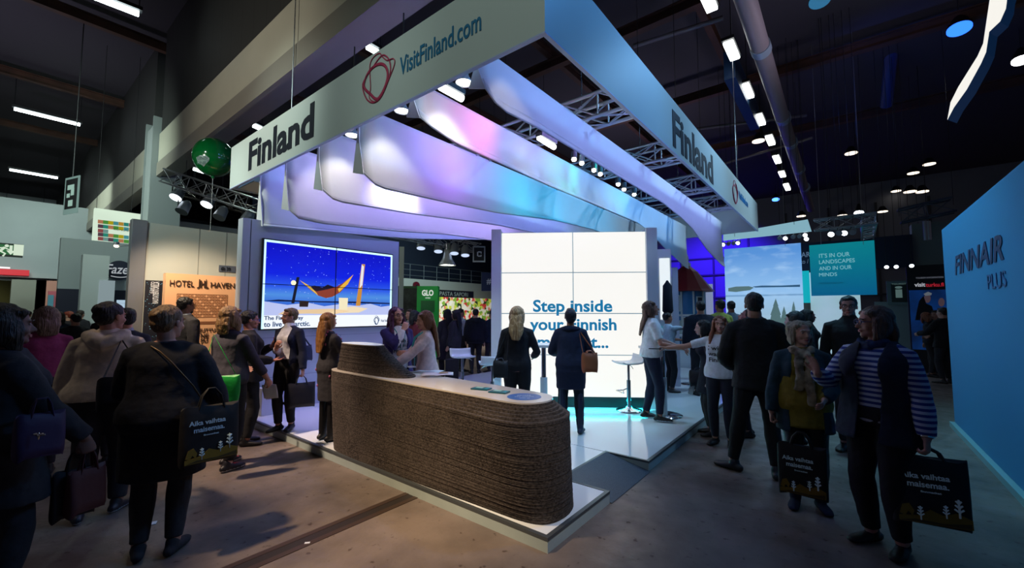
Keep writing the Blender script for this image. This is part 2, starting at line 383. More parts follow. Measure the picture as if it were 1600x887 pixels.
p0, p1 = WY(625, 115, yf), WY(752, 51, yf)
text('VisitFinland.com', (p0.x, yf, min(p0.z, p1.z) + .02), XA, Z, p1.x - p0.x, .19, M_TEAL, parent=fpn, bold=.012)
def scribble(org, r, u, w, h, m, parent, th=.011):
    """the hand-drawn looped ring: a map-like closed line drawn with three loose strokes"""
    n = r.cross(u); b = MB()
    for pts, k in (([(0.49, 0.78), (0.69, 0.68), (0.8, 0.49), (0.77, 0.29), (0.63, 0.11), (0.47, 0.05), (0.27, 0.23), (0.06, 0.45), (0.08, 0.62), (0.24, 0.76)], 1.5), ([(0.0, 0.49), (0.08, 0.64), (0.31, 0.77), (0.51, 0.89), (0.67, 0.9), (0.84, 0.72), (0.88, 0.46), (0.73, 0.17), (0.55, 0.02), (0.35, 0.02), (0.14, 0.18)], .8), ([(0.53, 1.0), (0.33, 0.99), (0.23, 0.86), (0.25, 0.58), (0.27, 0.34), (0.24, 0.16), (0.45, 0.0), (0.65, 0.07), (0.84, 0.32), (1.0, 0.57), (0.96, 0.7), (0.78, 0.74), (0.63, 0.88)], .6)):
        N = len(pts); ring = []
        for i in range(N):
            a, c, d, e2 = (Vector(pts[(i + q) % N] + (0,)) for q in (-1, 0, 1, 2))
            for t in (0, .25, .5, .75):
                q = .5 * ((2 * c) + (d - a) * t + (2 * a - 5 * c + 4 * d - e2) * t * t + (3 * c - a - 3 * d + e2) * t ** 3)
                ring.append(Vector(org) + r * (q.x * w) + u * (q.y * h) + n * .004)
        ring += ring[:1]
        b.tube(ring, (th * k, .003), 6, side=None, ends=False)
    return b.build('logo', m, parent)
p0, p1 = WY(566, 168, yf), WY(617, 84, yf)
scribble(Vector((p0.x, yf, p0.z - .02)), XA, Z, p1.x - p0.x, .52, M_ROSE, fpn)
xf = FX1 + .002
p0, p1 = WX(1051.5, 226, xf), WX(1114.5, 284, xf)
text('Finland', (xf, p0.y, p0.z - .02), YA, Z, p1.y - p0.y, .50, M_INK, parent=spn, bold=.03)
p0, p1 = WX(1144.5, 305, xf), WX(1153, 305, xf)
scribble(Vector((xf, p0.y, FB + .12)), YA, Z, p1.y - p0.y, .47, M_ROSE, spn)
p0, p1 = WX(1154.5, 305, xf), WX(1168.5, 320, xf)
text('VisitFinland.com', (xf, p0.y, p0.z - .06), YA, Z, p1.y - p0.y, .16, mat('bright_blue_ink', '1b7fc4', .5), parent=spn, bold=.012)

# ---- hanging sails
M_SAIL = mat('white_stretch_fabric', 'd8dade', .75, noise=.02, nscale=2)
def sail(X, zb_pts, label, y0, y1, zt=4.06, lip=.14):
    ys = [p[0] for p in zb_pts]; zs = [p[1] for p in zb_pts]
    NY, NZ = 64, 16; G = []
    for i in range(NY + 1):
        s = i / NY; y = y0 + (y1 - y0) * s; zb = float(np.interp(y, ys, zs)); row = []
        far = max(0., (s - .55) / .45)
        for j in range(NZ + 1):
            t = j / NZ
            bow = .05 * math.sin(t * math.pi) * (1 - s * .5)
            row.append((X + .05 - bow + .04 * t, y + .05 * t * (1 - s), zt + (zb - zt) * t))
        L = lip * (1 - .75 * min(1, s * 1.8))
        for q in (.35, .7, 1.0):          # the hem turned back underneath
            row.append((X + .09 - L * .35 * q, y + .05 * (1 - s), zb - .012 * math.sin(q * math.pi) + L * .8 * q))
        G.append(row)
    fl = G[0]
    m = MB().grid(G)
    # the short return at the near end of the sail
    m.add([fl[0], fl[NZ // 2], fl[NZ], (X - .09, y0 + .02, fl[NZ][2] + .05), (X - .03, y0 + .02, fl[NZ // 2][2])], [(0, 1, 4), (1, 2, 3, 4)])
    o = m.build('hanging_sail', M_SAIL, solid=.012, at=(X, y0, zt))
    return tag(o, label, 'hanging fabric', 'white fabric sails hanging inside the sign band')
near = lambda pts, y, dz: [(y, pts[0][1] + dz)] + pts
sail(-2.5, [(2.62, 3.62), (2.72, 3.54), (2.9, 3.51), (3.4, 3.54), (7.3, 3.54), (8.2, 3.48), (9, 3.38), (10.3, 3.04), (11.7, 2.83), (12, 2.82)], 'hanging white sail nearest the blue side of the sign band', 2.62, 12.0, 4.02)
sail(-3.4, [(2.62, 3.62), (2.72, 3.58), (3.1, 3.51), (5, 3.48), (8.4, 3.50), (9.1, 3.4), (10, 3.17), (11.7, 2.84), (12, 2.82)], 'second hanging white sail, washed pink and turquoise', 2.62, 12.0, 4.02)
sail(-4.4, [(2.62, 3.24), (2.72, 3.16), (2.9, 3.13), (4.1, 3.18), (5, 3.23), (6.7, 3.40), (8.3, 3.47), (12, 3.4)], 'third hanging white sail, bright at its near end and cyan further in', 2.62, 12.0)
sail(-5.35, [(2.62, 3.22), (2.72, 3.14), (2.9, 3.12), (4.1, 3.18), (5, 3.25), (6.2, 3.34), (12, 3.5)], 'fourth hanging white sail, lit white beside the bell lamp', 2.62, 11.5)
sail(-6.3, [(2.62, 3.1), (2.72, 3.01), (3.1, 2.99), (4.5, 3.08), (5.6, 3.19), (12, 3.5)], 'fifth hanging white sail with a lilac tint above the picture screen', 2.62, 11.0)
sail(-7.15, [(2.6, 2.98), (4.6, 3.11), (5.5, 3.18), (8, 3.5), (11, 3.6)], 'last hanging blue-violet sail touching the top of the screen wall', 2.6, 10.5, lip=.05)

# ---- trusses
def truss_geo(p0, p1, w=.29, h=.29, r=.022, step=.5, b=None):
    b = b or MB(); p0, p1 = Vector(p0), Vector(p1); d = (p1 - p0).normalized(); s = d.cross(Z)
    s = s.normalized() if s.length > .1 else Vector((1, 0, 0)); u = s.cross(d); L = (p1 - p0).length
    cs = [s * (w / 2 * i) + u * (h / 2 * j) for i, j in ((-1, -1), (1, -1), (1, 1), (-1, 1))]
    for c in cs: b.cyl(p0 + c, p1 + c, r, 8)
    n = max(1, int(L / step))
    for k in range(n):
        a, e2 = p0 + d * (L * k / n), p0 + d * (L * (k + 1) / n)
        for q in range(4):
            c, c2 = cs[q], cs[(q + 1) % 4]
            b.cyl(a + c, (e2 + c2) if (k + q) % 2 else (a + c2), r * .5, 5); b.cyl(e2 + c, a + c2, r * .5, 5)
    return b
for i, y in enumerate((4.75, 6.75, 8.8, 10.7)):
    o = truss_geo((FX0 + .12, y, 4.22), (FX1 - .12, y, 4.22), .3, .3, .025).build('truss', M_STEEL, at=(FX1, y, 4.2))
    for x_ in (-2.6, -7.2): MB().cyl((x_, y, 4.35), (x_, y, 9.2), .006, 5).build('hanger', M_DARK, o)
    tag(o, ['aluminium cross truss closest to the sign band corner', 'aluminium cross truss second from the sign band corner',
            'aluminium cross truss third from the sign band corner', 'aluminium cross truss closest to the far end of the sign band'][i], 'truss', 'cross trusses above the sails')
# suspension wires of the sign band
for i, (x, y) in enumerate(((-1.75, 10.2), (-6.1, 2.6))):
    o = MB().cyl((x, y, 4.4), (x, y, 9.2), .008, 6).build('suspension_wire', M_STEEL, at=(x, y, 4.4))
    tag(o, ['thin wire rising from the far blue end of the sign band', 'thin wire rising from the sign band left of the pink logo'][i], 'wire', 'sign band suspension wires')

# ---- bell lamps hanging behind the sign band
M_LAMPGLOW = emis('lamp_glow', 'fffdf2', 14); M_CHROME = mat('chrome', 'd5d8dc', .15, 1.)
def bell(p, label, s=1., power=60, target=None):
    t = thing('bell_lamp', label, 'lamp', p, 'white bell lamps behind the sign band'); p = Vector(p)
    prof = [(.05, .30), (.06, .29), (.075, .2), (.10, .12), (.15, .04), (.165, 0), (.155, .0), (.14, .04), (.09, .12)]
    b = MB(); b.rings([[(p.x + r * s * math.cos(a), p.y + r * s * math.sin(a), p.z + z * s) for a in [2 * math.pi * k / 24 for k in range(24)]] for r, z in prof], cap=False)
    b.build('shade', mat('lamp_shade_acrylic', 'cfd6da', .2, .3), t)
    MB().cyl(p + Z * .02 * s, p + Z * .035 * s, .145 * s, 24).build('diffuser', M_LAMPGLOW, t)
    MB().cyl(p + Z * .30 * s, p + Z * .42 * s, .06 * s, 16).build('lamp_housing', M_CHROME, t)
    MB().cyl(p + Z * .42 * s, p + Z * 1.2, .008, 6).build('cord', M_BLACK, t)
    if power: spot('bell_lamp_light', p - Z * .02, target or p - Z * 3, power, (1, .93, .80), 74, .25, .1)
for q, X, lb, tx in (((725, 121), -3.0, 'bell lamp between the two sails nearest the blue side of the sign band', -3.5), ((628, 165), -3.95, 'middle bell lamp hanging below the pink swirl logo', -4.5), ((550, 203), -4.9, 'bell lamp hanging below the end of the Finland lettering', -5.5)):
    p = WX(q[0], q[1] + 9, X); bell((p.x, max(p.y, 2.85), p.z), lb, .55, 18, (tx - .25, max(p.y, 2.85) + .25, p.z - 1.25))
spot('bell_lamp_light', (-5.85, 2.95, 4.0), (-6.4, 3.3, 3.0), 10, (1, .93, .95), 74, .3, .1)  # spot on the fifth sail's near end, no bell built here

# ---- small light tubes and lamps between the sails (on the second gap)
for i, (x, y) in enumerate(((702, 143), (854, 223))):
    a = WX(x - 14 if i == 0 else x - 12, y - 8, -2.95); c = WX(x + 20 if i == 0 else x + 12, y + 11 if i == 0 else y + 7, -2.95)
    t = thing('light_tube', ['bright light tube in the gap under the bell lamp', 'short bright light tube in the gap between the two right sails'][i], 'lamp', a)
    MB().cyl(a, c, .035, 10).build('tube', emis('tube_glow', 'f4fdff', 9), t)
    MB().box((a + c) / 2 + Z * .05, (.1, (c - a).length, .05), rz=math.atan2((c - a).y, (c - a).x) - R(90)).build('tube_housing', M_DARK, t)
for i, (x, y) in enumerate(((897, 249), (909, 255), (928, 266), (938, 272), (966, 288), (975, 296), (991, 304))):
    p = WX(x, y, -2.95); t = thing('gap_spotlight', ORD[i] + ' small white spotlight from the near end in the row between the two right sails', 'spotlight', p, 'row of spotlights between the sails')
    MB().ell(p, (.035, .035, .03)).build('lens', M_LAMPGLOW, t); MB().cyl(p + Z * .02, p + Z * .12, .045, 10).build('can', M_DARK, t)

# ---- screen wall on the left (faces +X)
tw = thing('screen_wall', 'tall white partition wall carrying the blue picture screen', 'wall', (-7.1, 2.36, PT))
b = MB(); b.bb((-7.29, 2.5, PT), (-7.1, 5.22, 3.08)); b.bb((-7.29, 2.38, .0), (-7.1, 2.4855, 3.08))
b.build('panel', mat('screen_wall_laminate', 'c3c9d6', .5), tw)
b = MB()
for z in (.62, 1.24): b.bb((-7.102, 2.5, z), (-7.097, 5.22, z + .006))
b.bb((-7.102, 4.0, PT), (-7.097, 4.006, 1.24)); b.build('panel_joint', mat('joint_line_blue_grey', '8a8fa8', .6), tw)  # panel joints as thin blue-grey strips
TVX, TY0, TY1, TZ0, TZ1 = -7.05, 2.67, 5.03, 1.385, 2.78
tv = thing('video_wall', 'wide picture screen of four panels showing a hammock under a blue night sky', 'screen', (TVX, TY0, TZ0))
MB().bb((-7.097, TY0 - .02, TZ0 - .02), (TVX - .004, TY1 + .02, TZ1 + .02)).build('housing', M_BLACK, tv)
def tvmat():
    m = mat('night_picture', '0a2bd8', .4, emit=1); nt = m.node_tree; b = nt.nodes['Principled BSDF']
    tc = nt.nodes.new('ShaderNodeTexCoord'); sx = nt.nodes.new('ShaderNodeSeparateXYZ'); nt.links.new(tc.outputs['Object'], sx.inputs[0])
    mr = nt.nodes.new('ShaderNodeMapRange'); mr.inputs[1].default_value = .35; mr.inputs[2].default_value = 1.3; nt.links.new(sx.outputs['Z'], mr.inputs[0])
    rp = nt.nodes.new('ShaderNodeValToRGB'); cr = rp.color_ramp; cr.elements[0].color = lin('2a5fd0'); cr.elements[1].color = lin('0509c8')
    for pos, c in ((.10, '3f74d8'), (.2, '4f8fe0'), (.34, '2a57e6'), (.55, '0a1fe0')): cr.elements.new(pos).color = lin(c)
    nt.links.new(mr.outputs[0], rp.inputs[0])
    vo = nt.nodes.new('ShaderNodeTexVoronoi'); vo.inputs['Scale'].default_value = 17; nt.links.new(tc.outputs['Object'], vo.inputs['Vector'])
    lt = nt.nodes.new('ShaderNodeMath'); lt.operation = 'LESS_THAN'; lt.inputs[1].default_value = .10; nt.links.new(vo.outputs['Distance'], lt.inputs[0])
    mx = nt.nodes.new('ShaderNodeMix'); mx.data_type = 'RGBA'; mx.inputs[7].default_value = lin('b8d4ff'); nt.links.new(lt.outputs[0], mx.inputs[0])
    nt.links.new(rp.outputs[0], mx.inputs[6]); nt.links.new(mx.outputs[2], b.inputs['Emission Color']); b.inputs['Base Color'].default_value = (.005, .005, .02, 1)
    b.inputs['Emission Strength'].default_value = 1.0
    return m
TW, TH = TY1 - TY0, TZ1 - TZ0
tvp = MB().bb((TVX - .004, TY0, TZ0), (TVX, TY1, TZ1)).build('picture', tvmat(), tv)
def S(u, v, d=.001): return Vector((TVX + d, TY0 + u * TW, TZ0 + v * TH))
def poly(pts, col, name, d, s=1.):
    return MB().slab([S(u, v, d) for u, v in pts], XA, .0008).build(name, emis('px_' + col, col, s), tvp)
poly([(0, 0), (1, 0), (1, .15), (0, .15)], 'f4f9ff', 'caption_band', .001)
poly([(0, .15), (1, .15), (1, .28), (.9, .26), (.8, .3), (.68, .27), (.55, .29), (.42, .26), (.3, .3), (.16, .27), (0, .31)], 'b9c3ee', 'snow_ground', .001)
poly([(.1, .16), (.3, .17), (.5, .16), (.62, .2), (.48, .23), (.3, .22), (.15, .21)], 'e6c79c', 'lit_snow', .002)
poly([(.45, .17), (.7, .18), (.78, .235), (.66, .26), (.56, .25)], 'f0dcb8', 'snow_drift', .002)
poly([(0, .31), (1, .30), (1, .315), (.7, .325), (.3, .32), (.1, .33)], '0b1440', 'horizon_shore', .0015)
poly([(.185, .29), (.205, .29), (.235, .6), (.215, .6)], '14131f', 'post', .003)
poly([(.672, .27), (.71, .27), (.745, .83), (.715, .83)], 'c98a36', 'post', .003)
poly([(.70, .5), (.725, .55), (.735, .80), (.715, .82)], 'e8e4ea', 'post_snow', .004)
ham = [(.235, .565), (.30, .48), (.36, .45), (.43, .47), (.5, .5), (.56, .56), (.645, .68), (.60, .55), (.54, .44), (.48, .38), (.43, .36), (.37, .39), (.31, .46)]
poly(ham, '8a3b26', 'hammock', .004)
poly([(.235, .565), (.30, .48), (.37, .39), (.36, .42), (.31, .50)], 'e0b54a', 'hammock_edge', .005)
poly([(.645, .68), (.60, .55), (.53, .44), (.52, .48), (.57, .565)], 'e8b23c', 'hammock_edge', .005)
poly([(.30, .48), (.34, .51), (.40, .49), (.44, .53), (.5, .5), (.44, .47), (.36, .44)], '1d1226', 'sleeper_shape', .005)
poly([(.24, .25), (.30, .25), (.305, .32), (.24, .32)], '2a1a12', 'crate', .004)
poly([(.535, .22), (.60, .22), (.605, .37), (.53, .37)], 'f3e7c0', 'lantern', .004)
MB().cyl(S(.195, .53, .003), S(.195, .53, .006), .04, 20).build('glow', emis('px_glow', 'fff3c0', 1.3), tvp)
b = MB()
for a, c in (((0, 0), (.012, 1)), ((.985, 0), (1, 1)), ((0, .975), (1, 1))): b.bb(S(*a, .002), S(*c, .007))
b.build('picture_border', emis('border_glow', 'c8f2ff', 1.25), tv)
b = MB(); b.bb(S(.498, 0, .003), S(.504, 1, .0075)); b.bb(S(0, .497, .003), S(1, .505, .0075)); b.build('panel_seam', M_BLACK, tv)
M_CAP = emis('caption_ink', '0e4a86', .6)
text('The Finnish way', S(.015, .085, .002), YA, Z, .60, .082, M_CAP, parent=tvp, bold=.02)
text('to live the arctic.', S(.015, .022, .002), YA, Z, .72, .082, M_CAP, parent=tvp, bold=.02)
scribble(S(.835, .015, .002), YA, Z, .12, .17, M_CAP, tvp, .005)
text('Visit Finland', S(.90, .05, .002), YA, Z, .2, .05, M_CAP, parent=tvp)

# white carton on the platform by the screen wall
bx = thing('carton', 'white cardboard carton standing on the platform under the picture screen', 'box', (-6.9, 2.75, PT))
p = WZ(400, 646, PT); q = WZ(432, 640, PT)
MB().bb((-7.06, 2.64, PT), (-6.84, 3.0, PT + .40)).build('carton_body', mat('white_card', 'c9cfdc', .7), bx, bevel=.004)
text('PROVISIONALS', (-6.838, 2.70, PT + .23), YA, Z, .22, .03, M_INK, parent=bx)

# ---- LED wall (turned to face the aisle)
LA, LB = WD(768, 487, 7.02), WD(1028, 487, 6.86)
lr = (LB - LA); LWID = lr.length; lr.z = 0; lr.normalize(); ln = lr.cross(Z)          # ln points to the viewer
lz0, lz1 = CAM_H - (617.5 - 487) / 654 * 6.95, CAM_H + (487 - 361.5) / 654 * 6.95
def LP(u, v, d=0): return Vector((LA.x, LA.y, 0)) + lr * u + Z * v + ln * d
uS0, uS1 = LWID * 15.5 / 260, LWID * 243.5 / 260
lw = thing('led_wall', 'tall bright white video wall reading Step inside your Finnish moment', 'screen', (LA.x, LA.y, PT))
lrz = math.atan2(lr.y, lr.x)
def lbox(u0, u1, v0, v1, d0, d1, name, m, bevel=0):
    return MB().box(LP((u0 + u1) / 2, (v0 + v1) / 2, (d0 + d1) / 2), (u1 - u0, abs(d1 - d0), v1 - v0), lrz).build(name, m, lw, bevel=bevel)
M_LWHITE = mat('wall_side_laminate', 'cfd4dd', .5)
lbox(0, LWID, PT, lz1 - .02, -.34, -.05, 'core', M_DARK)
lbox(0, uS0, PT, lz1 + .05, -.34, .05, 'side_column', M_LWHITE); lbox(uS1, LWID, PT, lz1 + .05, -.34, .05, 'side_column', M_LWHITE)
lbox(uS0, uS1, PT, lz0 - .005, -.05, .0, 'plinth', M_DARK)
M_SCREEN = emis('white_screen', 'fdfbf5', .96)
nU, nV = 2, 4; gp = .014
lbox(uS0, uS1, lz0, lz1, -.05, -.012, 'panel_seam', mat('seam_blue_grey', '6f93a8', .6, emit=.25))
for i in range(nU):
    for j in range(nV):
        u0 = uS0 + (uS1 - uS0) * i / nU; u1 = uS0 + (uS1 - uS0) * (i + 1) / nU
        v0 = lz0 + (lz1 - lz0) * j / nV; v1 = lz0 + (lz1 - lz0) * (j + 1) / nV
        lbox(u0 + gp / 2, u1 - gp / 2, v0 + gp / 2, v1 - gp / 2, -.04, .0, 'screen_panel', M_SCREEN)
M_STEP = emis('screen_lettering_blue', '1486bf', .7)
for s, x0, x1, yt, yb in (('Step inside', 834, 958, 468, 493), ('your Finnish', 829, 964, 497, 521.5), ('moment...', 841, 951, 527, 543)):
    ux0 = (x0 - 768) / 260 * LWID; ux1 = (x1 - 768) / 260 * LWID; zb = CAM_H - (yb - 487) / 654 * 6.93; zt = CAM_H - (yt - 487) / 654 * 6.93
    text(s, LP(ux0, zb, .001), lr, Z, ux1 - ux0, zt - zb, M_STEP, parent=lw, bold=.025)
# ================================================================== reception desk of stacked cardboard layers
def catmull(pts, n=10, closed=True):
    N = len(pts); out = []
    for i in range(N):
        a, b, c, d = (Vector(pts[(i + q) % N]) for q in (-1, 0, 1, 2))
        for k in range(n):
            t = k / n
            out.append(.5 * ((2 * b) + (c - a) * t + (2 * a - 5 * b + 4 * c - d) * t * t + (3 * b - a - 3 * c + d) * t ** 3))
    return out
def card():
    m = mat('layered_cardboard', '6f5138', .9, spec=.15); nt = m.node_tree; b = nt.nodes['Principled BSDF']
    tc = nt.nodes.new('ShaderNodeTexCoord'); mp = nt.nodes.new('ShaderNodeMapping'); mp.inputs['Scale'].default_value = (55, 55, 70)
    nt.links.new(tc.outputs['Object'], mp.inputs['Vector'])
    n = nt.nodes.new('ShaderNodeTexNoise'); n.inputs['Scale'].default_value = 1; n.inputs['Detail'].default_value = 4; nt.links.new(mp.outputs[0], n.inputs['Vector'])
    n2 = nt.nodes.new('ShaderNodeTexNoise'); n2.inputs['Scale'].default_value = 3; nt.links.new(tc.outputs['Object'], n2.inputs['Vector'])
    ad = nt.nodes.new('ShaderNodeMath'); ad.operation = 'MULTIPLY_ADD'; ad.inputs[1].default_value = .35; nt.links.new(n2.outputs['Fac'], ad.inputs[0]); nt.links.new(n.outputs['Fac'], ad.inputs[2])
    rp = nt.nodes.new('ShaderNodeValToRGB'); rp.color_ramp.elements[0].position = .5; rp.color_ramp.elements[1].position = .85
    rp.color_ramp.elements[0].color = lin('37322f'); rp.color_ramp.elements[1].color = lin('645c56')
    nt.links.new(ad.outputs[0], rp.inputs[0]); nt.links.new(rp.outputs[0], b.inputs['Base Color'])
    bp = nt.nodes.new('ShaderNodeBump'); bp.inputs['Strength'].default_value = .6; bp.inputs['Distance'].default_value = .004
    nt.links.new(n.outputs['Fac'], bp.inputs['Height']); nt.links.new(bp.outputs[0], b.inputs['Normal'])
    return m
M_CARD = card(); M_TOPW = mat('glossy_white_worktop', 'e4ddd2', .12, spec=.6)
# plan outlines (x, y), counter-clockwise from the left front
base = [(-4.62, 2.56), (-4.2, 2.505), (-3.63, 2.515), (-2.96, 2.525), (-2.38, 2.545), (-1.98, 2.56), (-1.80, 2.61), (-1.73, 2.72), (-1.725, 2.90), (-1.80, 3.06), (-2.0, 3.1), (-2.5, 3.06), (-3.2, 3.04), (-3.8, 3.04), (-4.4, 3.0), (-4.66, 2.82)]
rim = [(-4.72, 2.56), (-4.2, 2.50), (-3.5, 2.46), (-2.85, 2.41), (-2.38, 2.36), (-1.98, 2.33), (-1.76, 2.40), (-1.66, 2.58), (-1.66, 2.78), (-1.78, 2.94), (-2.0, 2.98), (-2.5, 2.99), (-3.2, 3.02), (-3.8, 3.04), (-4.4, 3.0), (-4.74, 2.82)]
topo = [(-4.72, 2.56), (-4.2, 2.52), (-3.5, 2.50), (-2.85, 2.48), (-2.38, 2.47), (-2.02, 2.46), (-1.86, 2.50), (-1.78, 2.62), (-1.79, 2.76), (-1.89, 2.87), (-2.05, 2.90), (-2.5, 2.94), (-3.2, 2.98), (-3.8, 3.01), (-4.4, 2.99), (-4.74, 2.82)]
mixo = lambda A, B, t: [(a[0] + (b[0] - a[0]) * t, a[1] + (b[1] - a[1]) * t) for a, b in zip(A, B)]
def layers(b, fn, z0, z1, n, jit=.004, gap=.25):
    rnd = random.Random(3)
    for k in range(n):
        t = (k + .5) / n; o = catmull([(x, y, 0) for x, y in fn(t)], 9); c = Vector((sum(p.x for p in o) / len(o), sum(p.y for p in o) / len(o), 0))
        j = rnd.uniform(-jit, jit); h = (z1 - z0) / n; za = z0 + h * k
        nn = len(o); nor = [((o[(i + 1) % nn] - o[i - 1]).cross(Z)).normalized() for i in range(nn)]
        def ring(off, z): return [(p.x + q.x * off, p.y + q.y * off, z) for p, q in zip(o, nor)]
        b.rings([ring(j, za), ring(j, za + h * (1 - gap)), ring(j - .003, za + h * (1 - gap)), ring(j - .003, za + h)], smooth=False)
    return b
dk = thing('reception_desk', 'long curved reception desk of stacked brown cardboard layers with a white top', 'desk', (-3.2, 2.75, PT))
ZT = .985
b = MB(); layers(b, lambda t: mixo(base, rim, t ** .8), PT, .875, 58, .0016, .2)
b.build('body', M_CARD, dk)
b = MB(); layers(b, lambda t: mixo(rim, topo, min(1, .12 + t)), .875, ZT - .012, 5, .001, .3)
b.build('stepped_rim', M_CARD, dk)
ot = catmull([(x, y, 0) for x, y in topo], 9)
MB().prism([(p.x, p.y) for p in ot], ZT - .012, ZT).build('worktop', M_TOPW, dk)
tb = [(-4.68, 2.60), (-4.3, 2.56), (-3.9, 2.56), (-3.6, 2.585), (-3.44, 2.66), (-3.42, 2.76), (-3.55, 2.86), (-3.9, 2.93), (-4.3, 2.95), (-4.62, 2.9), (-4.72, 2.75)]
tt = [(-4.62, 2.62), (-4.4, 2.58), (-4.2, 2.57), (-4.02, 2.585), (-3.93, 2.62), (-3.92, 2.70), (-3.99, 2.76), (-4.14, 2.8), (-4.35, 2.83), (-4.56, 2.80), (-4.65, 2.72)]
b = MB(); layers(b, lambda t: mixo(tb, tt, t ** .75), ZT, 1.285, 20, .003, .35); b.build('raised_end', M_CARD, dk)
ot = catmull([(x, y, 0) for x, y in tt], 9)
MB().prism([(p.x, p.y) for p in ot], 1.285, 1.293).build('raised_end_top', M_TOPW, dk)
# stickers on the worktop
def disc(c, rx, ry, rz, z0, z1, n=40):
    return MB().prism([(c.x + rx * math.cos(a) * math.cos(rz) - ry * math.sin(a) * math.sin(rz), c.y + rx * math.cos(a) * math.sin(rz) + ry * math.sin(a) * math.cos(rz)) for a in [2 * math.pi * k / n for k in range(n)]], z0, z1)
c = WZ(819, 619.5, ZT)
st = thing('round_sticker', 'round blue sticker at the rounded end of the white worktop', 'sticker', (c.x, c.y, ZT))
disc(c, .135, .135, 0, ZT, ZT + .0012).build('disc', mat('sticker_blue', '1c5fae', .35), st)
for k, (s, w) in enumerate((('#SHARE', .11), ('your moment', .15), ('with us', .08))):
    p = c - RGT * w / 2 - FWD * (.05 * k - .03) + Z * (ZT + .0014 - c.z)
    text(s, p, RGT, FWD, w, .03, mat('sticker_white', 'd6e4f2', .4), parent=st, depth=.0006)
for i, (x, y) in enumerate(((752, 608), (780, 613))):
    c = WZ(x, y, ZT); rz = YAW + R(-24)
    t = thing('tablet_card', ['green and white card lying on the worktop farther from the round blue sticker', 'green and white card lying on the worktop beside the round blue sticker'][i], 'card', (c.x, c.y, ZT), 'cards on the desk')
    M3 = Matrix.Rotation(rz, 3, 'Z')
    MB().box(c + Z * .006, (.16, .10, .012), rz).build('card', mat('petrol_card', '0d5a66', .3), t, bevel=.004)
    MB().box(c + Z * .0125 + M3 @ Vector((-.02, .012, 0)), (.07, .045, .001), rz).build('printed_panel', mat('mint_print', '9fd8c8', .4), t)
    MB().box(c + Z * .0125 + M3 @ Vector((.055, 0, 0)), (.03, .07, .001), rz).build('printed_stripe', mat('aqua_print', '2a9aa8', .4), t)
# papers and leaflets on the worktop behind the raised end
for i, (x, y, w, d, a, col, lb) in enumerate(((668, 581, .30, .21, -20, 'e6e8ee', 'open white brochure lying beside the raised end of the desk'), (684, 587, .32, .21, 8, 'd9d2dc', 'printed leaflet lying on the worktop in front of the seated hostess'), (652, 577, .21, .15, 25, 'cfd4e6', 'small white sheet lying under the hostess hands'))):
    c = WZ(x, y, ZT); t = thing('brochure', lb, 'brochure', (c.x, c.y, ZT), 'papers on the desk'); rz = YAW + R(a); M3 = Matrix.Rotation(rz, 3, 'Z')
    G = [[c + Z * (.004 + .012 * i + .010 * math.sin(abs(u) * 2.2 + .4)) + M3 @ Vector((u * w / 2, v * d / 2, 0)) for u in np.linspace(-1, 1, 11)] for v in (-1, 0, 1)]
    MB().grid(G).build('pages', mat('paper_' + col, col, .6), t, solid=.004)
    if i == 1:
        MB().box(c + Z * (.031) + M3 @ Vector((.06, .02, 0)), (.09, .07, .001), rz).build('printed_picture', mat('leaflet_orange', 'c99a6a', .5), t)
    if i == 0:
        MB().box(c + Z * .018 + M3 @ Vector((.0, -.085, 0)), (.27, .02, .001), rz).build('dark_spine', mat('leaflet_dark', '4a4250', .5), t)

# ================================================================== stools and bar tables
M_SEAT = mat('white_stool_shell', 'cfdae4', .25)
M_POLE = mat('satin_steel', '8e979f', .25, .9)
def stool():
    t = thing('bar_stool', '', 'bar stool')
    prof = [(-.19, .755), (-.16, .735), (-.05, .73), (.06, .732), (.14, .745), (.175, .78), (.19, .84), (.197, .88)]  # y, z
    G = [[(u * .195 * (1 - .12 * max(0, (q - .6) / .4) * 0), y, z - .012 * (1 - u * u)) for u in np.linspace(-1, 1, 9)] for q, (y, z) in enumerate(prof)]
    MB().grid(G).build('seat', M_SEAT, t, solid=-.022, bevel=0)
    MB().cyl((0, 0, .45), (0, 0, .725), .022, 14).build('gas_lift', M_CHROME, t)
    MB().cyl((0, 0, .03), (0, 0, .47), .032, 14).build('column', M_POLE, t)
    b = MB(); b.rings([[(r * math.cos(a), r * math.sin(a), z) for a in [2 * math.pi * k / 28 for k in range(28)]] for r, z in ((.2, 0), (.2, .012), (.15, .022), (.06, .035), (.04, .07))])
    b.build('foot_plate', M_CHROME, t)
    b = MB(); b.tube([(0, .02, .36), (0, -.10, .32), (-.10, -.16, .30), (.12, -.16, .30)], .010, 8); b.tube([(.0, -.10, .32), (.12, -.16, .30)], .010, 8)
    b.build('footrest', M_CHROME, t)
    MB().tube([(.03, 0, .715), (.13, -.02, .70), (.17, -.02, .67)], .006, 6).build('height_lever', M_CHROME, t)
    return t
s0 = stool()
spots = [(WZ(983, 641, PT), R(-75), 'white bar stool in front of the bright video wall by the white t-shirt'),
         (WZ(722, 622, PT), R(20), 'white bar stool behind the desk, nearest the two hostesses'),
         (WZ(769, 644, PT), R(190), 'white bar stool half hidden by the blonde woman in black at the tall table')]
for i, (p, a, lb) in enumerate(spots):
    o = s0 if i == 0 else copy_tree(s0)
    o.location = (p.x, p.y, PT); o.rotation_euler = (0, 0, YAW + a); tag(o, lb, 'bar stool', 'white bar stools on the platform')
M_TT = mat('pale_table_laminate', 'c6d0d2', .3)
